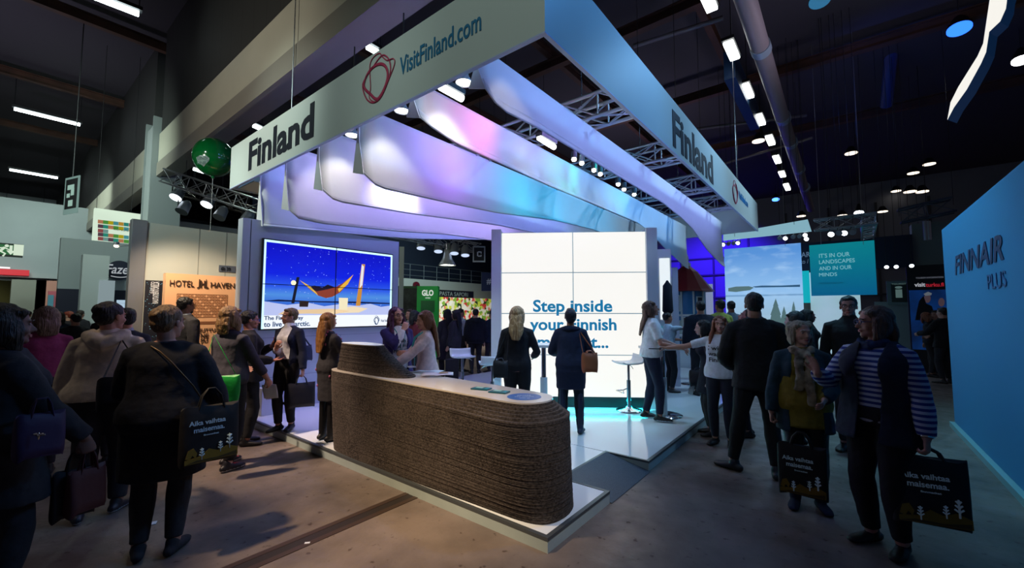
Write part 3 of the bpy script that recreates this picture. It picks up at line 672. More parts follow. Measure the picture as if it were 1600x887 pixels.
def bar_table(p, rz, w, d, label, h=1.05, rnd=False):
    t = thing('bar_table', label, 'table', (p.x, p.y, PT)); M3 = Matrix.Rotation(rz, 3, 'Z'); c = Vector((p.x, p.y, PT))
    b = MB()
    if rnd: disc_pts = [(c.x + w / 2 * math.cos(a), c.y + w / 2 * math.sin(a)) for a in [2 * math.pi * k / 36 for k in range(36)]]; b.prism(disc_pts, PT + h - .03, PT + h)
    else: b.box(c + Z * (h - .02), (w, d, .04), rz)
    b.build('table_top', M_TT, t, bevel=.006)
    MB().cyl(c + Z * .55, c + Z * (h - .04), .038, 18).build('upper_pole', M_CHROME, t)
    MB().cyl(c + Z * .012, c + Z * .56, .055, 18).build('lower_pole', mat('white_post', 'b9c9d2', .35), t)
    b = MB(); b.rings([[(c.x + r * math.cos(a), c.y + r * math.sin(a), PT + z) for a in [2 * math.pi * k / 32 for k in range(32)]] for r, z in ((.27, 0), (.27, .008), (.06, .014))])
    b.build('foot_plate', M_CHROME, t)
    return t
bar_table(WZ(850, 648, PT), YAW, .62, .5, 'tall table between the blonde woman and the woman in a navy coat', 1.06)
bar_table(WZ(1037, 648, PT), YAW, .60, .42, 'tall table the woman in a white t-shirt leans on', 1.02)
bar_table(WZ(1085, 600, PT), YAW, .62, .5, 'farther tall table behind the woman in the printed t-shirt', 1.05)
# ================================================================== people
TMP = bpy.data.scenes.new('tmp_build')
TEX = bpy.data.textures.new('cloth_folds', 'CLOUDS'); TEX.noise_scale = .12; TEX.noise_depth = 2
TEXH = bpy.data.textures.new('hair_locks', 'CLOUDS'); TEXH.noise_scale = .035; TEXH.noise_depth = 2
def fuse(m, name, vox, smooth=4, disp=0., tex=None):
    """weld overlapping closed shapes into one continuous skin"""
    me = m.mesh(name); o = bpy.data.objects.new(name, me); TMP.collection.objects.link(o)
    r = o.modifiers.new('r', 'REMESH'); r.mode = 'VOXEL'; r.voxel_size = vox; r.use_smooth_shade = True
    if smooth:
        s = o.modifiers.new('s', 'SMOOTH'); s.factor = .5; s.iterations = smooth
    if disp:
        d = o.modifiers.new('d', 'DISPLACE'); d.texture = tex or TEX; d.strength = disp; d.mid_level = .5; d.texture_coords = 'LOCAL'
    with bpy.context.temp_override(scene=TMP, view_layer=TMP.view_layers[0]): dg = bpy.context.evaluated_depsgraph_get()
    dg.update(); out = bpy.data.meshes.new_from_object(o.evaluated_get(dg)); out.name = name
    bpy.data.objects.remove(o); bpy.data.meshes.remove(me)
    return out
def drop_faces(me, test):
    b = bmesh.new(); b.from_mesh(me)
    kill = [f for f in b.faces if test(f.calc_center_median())]
    bmesh.ops.delete(b, geom=kill, context='FACES')
    for _ in range(6):
        new = {}
        for v in b.verts:
            nb = [e.other_vert(v) for e in v.link_edges if e.is_boundary]
            if len(nb) == 2: new[v] = (v.co * 2 + nb[0].co + nb[1].co) / 4
        for v, c in new.items(): v.co = c
    b.to_mesh(me); b.free()
def sm(t): t = min(1, max(0, t)); return t * t * (3 - 2 * t)
SKIN = lambda c='c98f74': mat('skin_' + c, c, .55, noise=.05, nscale=20)
def cloth(c, c2=None, rough=.9, bump=.25): return mat('cloth_%s_%s' % (c, c2 or ''), c, rough, noise=0 if c2 else .10, nscale=30, col2=c2, bump=bump, bscale=18)
def hairm(c, c2=None):
    return mat('hair_%s_%s' % (c, c2 or ''), c, .5, noise=0 if c2 else .35, nscale=9, col2=c2, bump=.8, bscale=9, stretch=(9, 9, .8))

class Body: pass
def person(label, pos, rotz, h=1.68, fem=True, wide=1., vox=.011, lean=0, side=0, twist=0, head=(0, 0, 0), arms=None, feet=None, drop=0, sit=False, skin='c4907a',
           top=None, coat=None, bottom=None, shoes=('16161a', None), hair=('short', '241a14'), glasses=None, face=True, group=None, z0=0., bust=None, scarf=None, lanyard=None, name='person'):
    k = h / 1.70; W = wide; B = Body(); V = Vector
    A_, L_, T_ = R(lean), R(side), R(twist)
    # spine table
    tab = {}; p = V((0, 0, .95 - drop)); N = 60; zz = .95
    def Rz(t): return Matrix.Rotation(T_ * t, 3, 'Z') @ Matrix.Rotation(L_ * t, 3, 'Y') @ Matrix.Rotation(-A_ * t, 3, 'X')
    tab[95] = (p.copy(), Matrix.Identity(3))
    for c in range(96, 175):
        M = Rz(sm((c / 100 - .95) / .36)); p = p + M @ V((0, 0, .01)); tab[c] = (p.copy(), M)
    def sp(z, x=0., y=0.):
        c = min(174, max(95, int(round(z * 100)))); q, M = tab[c]
        return (q + M @ V((x, y, z - c / 100))) * k
    def frame(z): return tab[min(174, max(95, int(round(z * 100))))][1]
    sw = (.158 if fem else .182) * (.5 + .5 * W)
    # ---- torso sections z, half width, half depth, y
    if fem: SEC = [(.86, .150, .095, 0), (.93, .172, .118, -.008), (1.0, .166, .112, -.005), (1.08, .138, .092, .0), (1.14, .132, .09, .0), (1.22, .145, .10, .005), (1.30, .152, .108, .005), (1.355, .142, .092, 0), (1.40, .110, .072, -.008), (1.43, .078, .06, -.012), (1.455, .056, .054, -.014)]
    else: SEC = [(.86, .150, .098, 0), (.93, .165, .112, 0), (1.0, .160, .108, 0), (1.08, .150, .102, 0), (1.14, .150, .102, 0), (1.22, .165, .110, .0), (1.30, .172, .118, .0), (1.365, .160, .10, -.005), (1.41, .122, .078, -.012), (1.44, .088, .066, -.014), (1.468, .064, .06, -.014)]
    def torso(b, e=0., z0_=0, z1_=9, loose=0., n=20, straight=0.):
        rs = []
        secs = [s for s in SEC if z0_ - .001 <= s[0] <= z1_ + .001]
        if z0_ and (not secs or secs[0][0] > z0_ + .005):
            i = next((i for i, s in enumerate(SEC) if s[0] > z0_), 1)
            if i == 0: s0 = SEC[0]; secs = [(z0_, s0[1], s0[2], s0[3])] + secs
            else:
                a, c = SEC[i - 1], SEC[i]; t = (z0_ - a[0]) / (c[0] - a[0]); secs = [tuple(a[q] + (c[q] - a[q]) * t for q in range(4))] + secs
        wmin = .155 if fem else .165
        for z, rx, ry, y in secs:
            if z < 1.34 and straight: rx = rx + max(0, wmin - rx) * straight; ry = ry + max(0, .108 - ry) * straight
            ex = e + loose * sm((1.3 - z) / .4)
            rx, ry = rx * W + ex, ry * (.3 + .7 * W) + ex
            rs.append([sp(z, rx * math.copysign(abs(math.cos(t)) ** .85, math.cos(t)), y + ry * math.copysign(abs(math.sin(t)) ** .9, math.sin(t))) if z >= .95 else
                       (sp(.95) + V((rx * math.cos(t), y + ry * math.sin(t), z - .95)) * k) for t in [2 * math.pi * j / n for j in range(n)]])
        b.rings(rs)
        if fem and (bust is None or bust) and z1_ > 1.3:
            for s in (-1, 1): b.ell(sp(1.265, s * .068 * W, .075 * (.4 + .6 * W)), ((.066 + e) * k, (.058 + e) * k, (.066 + e) * k), frame(1.265))
    # ---- arms
    arms = arms or {}
    JS = {}
    for s, nm in ((-1, 'L'), (1, 'R')):
        a = dict(arms.get(nm, {}))
        S_ = sp(1.362, s * sw, -.012)
        Wt = a.get('w')
        if Wt is None: Wt = (s * (.235 * (.55 + .45 * W) + a.get('out', 0)), .05, .845)
        if a.get('abs'): Wt = V(Wt)
        else: Wt = V(Wt) * k
        la, lb = .285 * k, .25 * k; d = Wt - S_; D = min(d.length, (la + lb) * .995); d.normalize(); Wt = S_ + d * D
        ca = (la * la + D * D - lb * lb) / (2 * la * D); ca = max(-1, min(1, ca)); sa = math.sqrt(1 - ca * ca)
        pole = V(a.get('pole', (s * .5, -.8, -.25))); pole = pole - d * pole.dot(d); pole.normalize()
        E_ = S_ + d * la * ca + pole * la * sa
        fd = (Wt - E_).normalized()
        hd = V(a['dir']).normalized() if 'dir' in a else (fd * .8 + V((0, .1, -.15))).normalized()
        pn = V(a.get('palm', (-s, .15, 0))); pn = (pn - hd * pn.dot(hd)).normalized()
        JS[nm] = dict(S=S_, E=E_, W=Wt, hd=hd, pn=pn, curl=a.get('curl', .35), s=s, thumb=a.get('thumb', .6), spread=a.get('spread', 0.))
    AW = .5 + .5 * W
    def arm(b, j, e=0., frac=1.0, fl=0.):
        S_, E_, Wr = j['S'], j['E'], j['W']; inn = sp(1.385, j['s'] * (sw - .085), -.012)
        pts = [inn, S_ + (E_ - S_) * .02, S_ + (E_ - S_) * .35, S_ + (E_ - S_) * .7, E_, E_ + (Wr - E_) * .3, E_ + (Wr - E_) * .65, Wr]
        q = .9 if fem else 1.08
        rad = [.046 * q, .051 * q, .047 * q, .043 * q, .039 * q, .041 * q, .034 * q, .027 * q]
        rad = [(r * AW + e + (fl if i > 4 else fl * .5 if i > 1 else 0)) * k for i, r in enumerate(rad)]
        if frac < .999:
            L = [0]
            for i in range(1, 8): L.append(L[-1] + (pts[i] - pts[i - 1]).length)
            lim = L[1] + (L[-1] - L[1]) * frac; P, Q = [], []
            for i in range(8):
                if L[i] <= lim: P.append(pts[i]); Q.append(rad[i])
                else:
                    t = (lim - L[i - 1]) / (L[i] - L[i - 1]); P.append(pts[i - 1].lerp(pts[i], t)); Q.append(rad[i - 1] + (rad[i] - rad[i - 1]) * t); break
            pts, rad = P, Q
        b.tube(pts, rad, 12, ends=(frac > .999))
    def hand(b, j):
        d, n, s = j['hd'], j['pn'], j['s']; wv = d.cross(n) * s            # wv: towards the thumb side
        if s < 0: wv = d.cross(n) * -1
        wv = (n.cross(d) * s)
        g = (.92 if fem else 1.04) * k; Wr = j['W']; c = j['curl']
        b.tube([Wr - d * .02 * g, Wr + d * .02 * g, Wr + d * .06 * g, Wr + d * .092 * g], [(.024 * g, .019 * g), (.033 * g, .0165 * g), (.041 * g, .0155 * g), (.039 * g, .012 * g)], 12, side=wv)
        for q, (off, ln) in enumerate(((.030, .070), (.0105, .079), (-.0105, .073), (-.030, .057))):
            base_ = Wr + d * .088 * g + wv * off * g * (1 + .0 * j['spread']); dd = (d + wv * off * 5 * j['spread']).normalized(); pts = [base_ - dd * .02 * g, base_]; ang = 0; r0 = .0083
            cc = c * (1 + .08 * q)
            for f, sg in ((.46, .95), (.30, 1.25), (.24, .8)):
                ang += cc * sg; pts.append(pts[-1] + (dd * math.cos(ang) + n * math.sin(ang)) * ln * f * g)
            b.tube(pts, [.009 * g, .0092 * g, .0084 * g, .0076 * g, .0062 * g], 8)
        th = j['thumb']; t0 = Wr + d * .022 * g + wv * .026 * g
        t1 = t0 + (d * .7 + wv * .75 * th + n * .3) .normalized() * .036 * g; t2 = t1 + (d * .95 + wv * .25 * th + n * .35 * (1 + c)).normalized() * .030 * g; t3 = t2 + (d + n * .3 * (1 + c) - wv * .1).normalized() * .022 * g
        b.tube([t0 - d * .01 * g, t0, t1, t2, t3], [.014 * g, .0145 * g, .0115 * g, .010 * g, .0075 * g], 8)
    # ---- legs
    feet = feet or {}
    LG = {}
    for s, nm in ((-1, 'L'), (1, 'R')):
        f = feet.get(nm, {}); hx = .082 * (.6 + .4 * W)
        H_ = V((s * hx, 0, .90 - drop)) * k; an = V(f.get('p', (s * .095, 0, .085))) * k
        la, lb = .425 * k, .40 * k; d = an - H_; D = min(d.length, (la + lb) * .998); d.normalize(); an = H_ + d * D
        ca = max(-1, min(1, (la * la + D * D - lb * lb) / (2 * la * D))); sa = math.sqrt(1 - ca * ca)
        pole = V(f.get('pole', (s * .12, 1, 0))); pole = (pole - d * pole.dot(d)).normalized()
        LG[nm] = dict(H=H_, K=H_ + d * la * ca + pole * la * sa, A=an, yaw=R(f.get('yaw', -s * 12)), pitch=R(f.get('pitch', 0)), s=s)
    LW = .45 + .55 * W
    def leg(b, j, e=0., z_end=0., flare=0., knee=0.):
        H_, K_, A_ = j['H'], j['K'], j['A']; up = V((0, 0, .06 * k))
        pts = [H_ + up, H_, H_.lerp(K_, .35), H_.lerp(K_, .72), K_, K_.lerp(A_, .3), K_.lerp(A_, .65), A_]
        rad = [.088, .092, .084, .064, .054, .056, .043, .036]
        if not fem: rad = [r * 1.03 for r in rad]
        rad = [(r * LW + e + (knee if i > 3 else 0) + (flare * (i - 4) / 3 if i > 4 else 0)) * k for i, r in enumerate(rad)]
        if z_end: pts[-1] = pts[-1] + V((0, 0, z_end * k))
        b.tube(pts, rad, 14, ends=not e)
    def foot(b, j, e=0., heel=0., tall=0.):
        M = Matrix.Rotation(j['yaw'], 3, 'Z') @ Matrix.Rotation(j['pitch'], 3, 'X'); A_ = j['A']; g = k * (.95 if fem else 1.05)
        def P(x, y, z): return A_ + M @ V((x, y, z)) * g
        e = e / g * 1.
        b.tube([P(0, -.055, -.052), P(0, -.01, -.048), P(j['s'] * .006, .06, -.055), P(j['s'] * .008, .12, -.062), P(j['s'] * .004, .165, -.066)],
               [((.030 + e) * g, (.030 + e) * g), ((.034 + e) * g, (.036 + e) * g), ((.041 + e) * g, (.029 + e) * g), ((.043 + e) * g, (.021 + e) * g), ((.032 + e) * g, (.016 + e) * g)], 12, side=M @ V((1, 0, 0)))
        b.tube([P(0, -.012, .0 + tall), P(0, -.012, -.05)], [(.037 + e) * g, (.036 + e) * g], 12)
    # ---- head
    hz = 1.475 if fem else 1.48; nk = sp(hz, 0, -.012)
    MH = frame(hz) @ Matrix.Rotation(R(head[0]), 3, 'Z') @ Matrix.Rotation(-R(head[1]), 3, 'X') @ Matrix.Rotation(R(head[2]), 3, 'Y'); g = k
    piv = V((0, -.02, .03))
    def HP(x, y, z): return nk + V((0, .02, 0)) * 0 + frame(hz) @ (piv * g) + MH @ ((V((x, y, z)) - piv) * g)
    B.HP, B.MH, B.g, B.k = HP, MH, g, k
    def head_geo(b):
        E3 = lambda c, r: b.ell(HP(*c), tuple(q * g for q in r), MH, 18, 12)
        E3((0, -.012, .143), (.075, .094, .080)); E3((0, .018, .092), (.062, .072, .085)); E3((0, .03, .036), (.047, .052, .034)); E3((0, .066, .018), (.024, .022, .018))
        E3((0, .074, .130), (.047, .018, .012)); E3((-.034, .058, .076), (.024, .022, .024)); E3((.034, .058, .076), (.024, .022, .024)); E3((0, .076, .048), (.024, .016, .016))
        b.tube([HP(0, .084, .120), HP(0, .096, .095), HP(0, .106, .078)], [.007 * g, .009 * g, .0125 * g], 8); E3((0, .093, .074), (.017, .012, .009))
        for s in (-1, 1): E3((s * .075, -.008, .100), (.008, .018, .028))
        b.tube([sp(1.40, 0, -.02), sp(1.45, 0, -.018), HP(0, -.022, .03), HP(0, -.02, .07)], [(.062 if fem else .07) * k, (.052 if fem else .062) * k, (.050 if fem else .060) * k, .052 * k], 14)
    root = thing(name, label, 'person', (pos[0], pos[1], z0), group); root.rotation_euler = (0, 0, rotz)
    B.root, B.J, B.sp, B.frame, B.LG = root, JS, sp, frame, LG
    WL[root.name] = (0, 0, 0)
    def put(me, nm, mats, solid=0.):
        me.materials.clear()
        for m in (mats if isinstance(mats, (list, tuple)) else [mats]): me.materials.append(m)
        o = bpy.data.objects.new(nm, me); COL.objects.link(o); o.parent = root
        if solid: q = o.modifiers.new('s', 'SOLIDIFY'); q.thickness = solid; q.offset = -1
        return o
    B.put = put
    # body
    b = MB(); torso(b); 
    for nm in 'LR': arm(b, JS[nm]); hand(b, JS[nm]); leg(b, LG[nm]); foot(b, LG[nm])
    head_geo(b); bv = .006 if vox < .012 else vox
    B.body = put(fuse(b, 'body', bv, 2), 'body', SKIN(skin))
    # ---- clothes
    def garment(nm, spec, e0):
        """spec: col, sleeve (0..1), hem z, e, loose, straight, open, disp, mat, collar"""
        b = MB(); e = spec.get('e', .008) + e0; hem = spec.get('hem', .93)
        if hem >= .86: torso(b, e, max(.86, hem), 9, spec.get('loose', .0), straight=spec.get('straight', .45))
        else:
            torso(b, e, .86, 9, spec.get('loose', .0), straight=spec.get('straight', .45))
            # skirt of the coat / dress
            fl = spec.get('flare', .02); n = 20; rs = []
            c0 = (LG['L']['K'] + LG['R']['K']) / 2
            for q in range(6):
                t = q / 5; z = .95 + (hem - .95) * t; zz_ = z - drop * (1 - t * .5)
                cx = V((0, 0, 0)).lerp(V((c0.x / k, c0.y / k, 0)), t * min(1, (.95 - hem) / .47)) if q else V((0, 0, 0))
                rx = (.172 * W + e + fl * t); ry = (.115 * (.3 + .7 * W) + e + fl * t)
                rs.append([(cx + V((rx * math.cos(a), ry * math.sin(a), zz_))) * k for a in [2 * math.pi * j / n for j in range(n)]])
            b.rings(rs[::-1])
        if spec.get('sleeve', 1) > 0:
            for q in 'LR': arm(b, JS[q], e + .002, spec.get('sleeve', 1) * .985, spec.get('fl', .004))
        if spec.get('collar'):
            b.tube([sp(1.42, 0, -.012), sp(1.49, 0, -.014)], [(.075 + e0) * k, (.062 + e0) * k], 14, ends=False)
        if spec.get('hood'):
            b.tube([sp(1.45, -.10, .02), sp(1.44, -.11, -.06), sp(1.40, -.05, -.125), sp(1.37, 0, -.14), sp(1.40, .05, -.125), sp(1.44, .11, -.06), sp(1.45, .10, .02)], [.035 * k, .045 * k, .055 * k, .06 * k, .055 * k, .045 * k, .035 * k], 10)
        me = fuse(b, nm, max(vox, .011), 5, spec.get('disp', .016) * k, TEX)
        so = 0
        if spec.get('open') is not None:
            w0, w1 = spec['open']     # half width of the opening at hem and at neck
            def cut(c):
                q = c / k
                best = None
                if q.z < 1.0 - drop + .0: lx, ly, t = q.x, q.y, 0.
                else:
                    zc = 95
                    for zc in range(95, 150, 3):
                        P_, M = tab[zc]
                        if (M.transposed() @ (q - P_)).z < .015: break
                    l = tab[zc][1].transposed() @ (q - tab[zc][0]); lx, ly, t = l.x, l.y, (zc - 95) / 50
                w = w0 + (w1 - w0) * t
                return ly > .045 and abs(lx + spec.get('skew', 0)) < w
            drop_faces(me, cut); so = .006
        o = put(me, nm, spec.get('mat') or cloth(spec['col'], spec.get('col2'), spec.get('rough', .9)), so)
        return o
    if bottom:
        b = MB(); kind = bottom.get('kind', 'trousers'); e = bottom.get('e', .008)
        if kind == 'trousers':
            torso(b, e, .86, 1.02)
            for q in 'LR': leg(b, LG[q], e, bottom.get('end', .02), bottom.get('flare', 0), bottom.get('knee', .004))
            B.bottom = put(fuse(b, 'trousers', max(vox, .011), 4, bottom.get('disp', .012) * k), 'trousers', bottom.get('mat') or cloth(bottom['col'], bottom.get('col2')))
        else:
            torso(b, e, .86, 1.05); n = 20; rs = []; hem = bottom.get('hem', .5)
            for q in range(6):
                t = q / 5; z = .95 + (hem - .95) * t; rx = .172 * W + e + .03 * t; ry = .115 * W + e + .03 * t
                rs.append([V((rx * math.cos(a), ry * math.sin(a), z - drop)) * k for a in [2 * math.pi * j / n for j in range(n)]])
            b.rings(rs[::-1]); B.bottom = put(fuse(b, 'skirt', max(vox, .011), 4, .012 * k), 'skirt', cloth(bottom['col']))
            if bottom.get('tights'):
                b = MB()
                for q in 'LR': leg(b, LG[q], .003)
                put(fuse(b, 'tights', max(vox, .011), 2), 'tights', cloth(bottom['tights']))
    if top: B.top = garment(top.get('name', 'shirt'), top, 0)
    if coat: B.coat = garment(coat.get('name', 'jacket'), coat, .012)
    if shoes:
        for q in 'LR':
            b = MB(); foot(b, LG[q], .007, tall=shoes[2] if len(shoes) > 2 else 0)
            if len(shoes) > 2:
                j = LG[q]; b.tube([j['A'] + V((0, 0, -.02)), j['A'].lerp(j['K'], .3), j['A'].lerp(j['K'], shoes[2])], [.046 * k, .056 * k, .066 * k], 12, ends=False)
            me = fuse(b, 'shoe', max(vox, .009), 2)
            o = put(me, 'boot' if len(shoes) > 2 else 'shoe', [cloth(shoes[0], None, .5), mat('sole_' + (shoes[1] or '0d0d0f'), shoes[1] or '0d0d0f', .7)])
            lo = LG[q]['A'].z - .064 * k
            for pl_ in me.polygons:
                if pl_.center.z < lo: pl_.material_index = 1
    # ---- hair
    st, hc = hair[0], hair[1]; hc2 = hair[2] if len(hair) > 2 else None; ln = hair[3] if len(hair) > 3 else .25
    if st != 'none':
        b = MB(); E3 = lambda c, r: b.ell(HP(*c), tuple(q * g for q in r), MH, 18, 12)
        E3((0, -.022, .150), (.083, .097, .085))
        if st == 'short': E3((0, -.055, .105), (.070, .056, .06)); E3((0, .045, .195), (.055, .035, .022))
        if st in ('bob', 'long', 'curly'):
            E3((0, -.03, .14), (.090, .098, .093)); E3((0, -.068, .075), (.078, .052, .10))
            for s in (-1, 1):
                E3((s * .078, -.022, .085), (.026, .055, .095)); E3((s * .052, .036, .176), (.034, .034, .026))
        if st == 'curly':
            rr = random.Random(5)
            for _ in range(26):
                a = rr.uniform(.9, 5.4) - math.pi / 2 + math.pi; z = rr.uniform(.02, .2); rad_ = .088 * math.sqrt(max(.2, 1 - ((z - .12) / .16) ** 2))
                a = rr.uniform(math.pi * .95, math.pi * 2.05); E3((math.cos(a) * rad_, -.015 + math.sin(a) * rad_ * 1.08, z), (.03, .03, .035))
        if st == 'bob':
            for s in (-1, 1): b.tube([HP(s * .078, .0, .12), HP(s * .088, .008, .05), HP(s * .086, .018, -.005 - ln * .1)], [(.022 * g, .045 * g), (.024 * g, .045 * g), (.012 * g, .03 * g)], 10, side=MH @ V((1, 0, 0)))
            b.tube([HP(0, -.09, .1), HP(0, -.098, .03), HP(0, -.092, -.02 - ln * .15)], [(.08 * g, .03 * g), (.085 * g, .035 * g), (.075 * g, .02 * g)], 14, side=MH @ V((1, 0, 0)))
        if st == 'long':
            D3 = frame(1.3)
            a0, a1 = HP(0, -.085, .10), HP(0, -.105, .0); a2 = a1.lerp(sp(1.475 - ln * .6, 0, -.135 * (.5 + .5 * W)), .8); a3 = sp(1.475 - ln, 0, -.15 * (.5 + .5 * W))
            b.tube([a0, a1, a2, a3], [(.082 * g, .042 * g), (.095 * g, .040 * g), (.10 * g, .032 * g), (.06 * g, .014 * g)], 14, side=MH @ V((1, 0, 0)))
            if len(hair) > 4 and hair[4]:
                for s in (-1, 1):
                    b.tube([HP(s * .078, .015, .12), HP(s * .088, .02, .04), sp(1.40, s * .098, .06), sp(1.475 - ln * .9, s * .095, .115)], [(.020 * g, .04 * g), (.024 * g, .042 * g), (.03 * g, .035 * g), (.012 * g, .018 * g)], 10, side=MH @ V((1, 0, 0)))
        if st == 'pony':
            E3((0, -.06, .1), (.068, .05, .055)); b.tube([HP(0, -.105, .17), HP(0, -.15, .16), HP(0, -.165, .08), HP(0, -.15, .0)], [.022 * g, .032 * g, .034 * g, .012 * g], 10)
        if st == 'bun':
            E3((0, -.055, .105), (.072, .056, .06)); E3((0, -.085, .20), (.05, .045, .042))
        if st == 'up':
            E3((0, -.055, .11), (.078, .065, .075)); E3((0, -.08, .16), (.062, .055, .055))
        me = fuse(b, 'hair', max(.008, vox * .8), 3, .014 * g, TEXH)
        # keep the face clear of hair
        inv = MH.transposed()
        def infront(c):
            q = inv @ (c - HP(0, 0, 0)) / g
            return q.y > .045 and q.z < .165 and abs(q.x) < .052 + max(0, (q.z - .1)) * .1
        drop_faces(me, infront)
        put(me, 'hair', hairm(hc, hc2))
    # ---- face
    if face:
        for s in (-1, 1):
            b = MB(); c = (s * .030, .078, .112)
            b.ell(HP(*c), (.0120 * g, .008 * g, .0062 * g), MH, 12, 8); b.ell(HP(c[0], c[1] + .0065, c[2]), (.0052 * g, .0030 * g, .0052 * g), MH, 10, 6, 1)
            b.build('eye', [mat('eye_white', 'a89c98', .4), mat('eye_iris', '20160f', .2)], root)
            b = MB(); b.tube([HP(s * .014, .093, .131), HP(s * .030, .095, .136), HP(s * .048, .082, .131)], [(.004 * g, .0025 * g)] * 3, 6); b.build('eyebrow', hairm(hc), root)
        b = MB(); b.tube([HP(-.022, .082, .047), HP(-.008, .091, .0495), HP(.008, .091, .0495), HP(.022, .082, .047)], [.003 * g, .0055 * g, .0055 * g, .003 * g], 8); b.tube([HP(-.018, .083, .043), HP(0, .092, .0415), HP(.018, .083, .043)], [.003 * g, .0065 * g, .003 * g], 8)
        b.build('lips', mat('lips', 'a4554f' if fem else '9a6255', .45), root)
    if glasses:
        b = MB()
        for s in (-1, 1):
            ring = [HP(s * .032 + .024 * math.cos(a), .099 + .0 * math.cos(a), .110 + .018 * math.sin(a)) for a in [2 * math.pi * q / 16 for q in range(17)]]
            b.tube(ring, .0024 * g, 6, ends=False); b.tube([HP(s * .056, .098, .114), HP(s * .074, .06, .114), HP(s * .079, -.01, .108)], .0022 * g, 6)
        b.tube([HP(-.009, .100, .113), HP(.009, .100, .113)], .002 * g, 6)
        b.build('glasses', mat('glasses_' + glasses, glasses, .3), root)
    if scarf:
        b = MB(); N_ = 18
        for q, (rr_, z_) in enumerate(((.082, 1.435), (.088, 1.41))):
            b.tube([sp(z_ + .012 * math.sin(3 * a + q), rr_ * math.cos(a) * 1.05, -.005 + rr_ * math.sin(a)) for a in [2 * math.pi * i / N_ for i in range(N_ + 1)]], [(.026 + .006 * math.sin(4 * i)) * k for i in range(N_ + 1)], 8)
        if scarf.get('tails', True):
            for s, l_ in ((-.5, .95), (.6, 1.08)):
                b.tube([sp(1.41, s * .06, .10), sp(1.33, s * .075, .15), sp(1.2, s * .07, .165), sp(l_, s * .085, .155)], [(.03 * k, .02 * k), (.036 * k, .018 * k), (.035 * k, .016 * k), (.045 * k, .014 * k)], 8, side=V((1, 0, 0)))
        put(fuse(b, 'scarf', .010, 2, .012, TEXH), 'scarf', scarf['mat'])
    if lanyard:
        b = MB()
        for s in (-1, 1): b.tube([sp(1.44, s * .07, .03), sp(1.38, s * .06, .125), sp(1.25, s * .03, .175), sp(1.12, 0, .155)], [(.008 * k, .003 * k)] * 4, 6)
        b.box(sp(1.07, 0, .152), (.06 * k, .006, .09 * k)); b.build('lanyard', mat('lanyard_' + lanyard, lanyard, .6), root)
    B.world = Matrix.Translation((pos[0], pos[1], z0)) @ Matrix.Rotation(rotz, 4, 'Z')
    B.rotz = rotz
    return B
def shirt_text(B, garment, s, z, width, height, m, x=0., col='lettering'):
    """printed lettering that follows the fabric"""
    vs, fs = text_geo(s, 0, .02); me = garment.data
    bvh = BVHTree.FromPolygons([v.co for v in me.vertices], [tuple(p.vertices) for p in me.polygons])
    x0, x1 = min(v.x for v in vs), max(v.x for v in vs); y0, y1 = min(v.y for v in vs), max(v.y for v in vs)
    M = B.frame(z); c = B.sp(z); out = []
    bm = bmesh.new()
    for v in vs: bm.verts.new(v)
    bm.verts.ensure_lookup_table()
    for f in fs:
        try: bm.faces.new([bm.verts[i] for i in f])
        except ValueError: pass
    bmesh.ops.triangulate(bm, faces=bm.faces[:])
    for v in bm.verts:
        u = -((v.co.x - x0) / (x1 - x0) - .5) * width + x; w = ((v.co.y - y0) / (y1 - y0) - .5) * height
        o = c + M @ Vector((u, .5, w)); d = M @ Vector((0, -1, 0)); hit = bvh.ray_cast(o, d)
        v.co = (hit[0] - d * .004) if hit[0] else o + d * .35
    mm = bpy.data.meshes.new('lettering'); bm.to_mesh(mm); bm.free(); mm.materials.append(m)
    o = bpy.data.objects.new('printed_lettering', mm); COL.objects.link(o); o.parent = garment
    return o
def hand_pos(B, side, off=.085):
    j = B.J[side]; return B.world @ (j['W'] + j['hd'] * off * B.k + j['pn'] * .02)
# ================================================================== surroundings, left
def panel(name, label, cat, pts, nrm, th, m, group=None, kind=None):
    o = MB().slab(pts, nrm, th).build(name, m, at=tuple(pts[0])); return tag(o, label, cat, group, kind)
def text_px(s, x0, x1, yt, yb, W, right, m, parent, up=Z, bold=0., depth=.006, shear=0., lift=None):
    """lettering between photo columns x0..x1, rows yt..yb on the plane W(x, y)"""
    a, b, t = W((x0), yb), W(x1, yb), W(x0, yt)
    n = Vector(right).cross(Vector(up))
    return text(s, a + n * .004, right, up, abs((b - a).dot(Vector(right).normalized())), (t - a).z if up is Z else None, m, parent=parent, bold=bold, depth=depth, shear=shear)
M_PANEL = mat('white_exhibit_panel', 'aab2ae', .6, noise=.04, nscale=.8)
pw = thing('partition_wall', 'plain pale partition wall with the 6h 39 plate, left of the screen wall', 'wall', (-9.0, 1.52, 0))
MB().bb((-9.12, 1.62, 0), (-9.0, 5.6, 3.13)).build('panel', M_PANEL, pw)
b = MB()
for y in (2.33, 2.75, 3.7): b.bb((-9.0, y, 2.0), (-8.997, y + .012, 3.13))
b.build('panel_joint', mat('joint_grey', '7f8785', .6), pw)
MB().bb((-9.14, 1.42, 0), (-8.98, 1.62, 3.16)).build('end_post', M_STEEL, pw, bevel=.01)
W9 = lambda x, y: WX(x, y, -8.985)
p0, p1 = W9(342, 424), W9(364, 415.5)
MB().bb((-8.998, p0.y, p0.z), (-8.985, p1.y + .05, p1.z)).build('number_plate', mat('plate_slate', '4f5a6c', .5), pw)
text_px('6h 39', 345, 360, 416.5, 422.5, W9, YA, M_INK, pw, bold=.03)
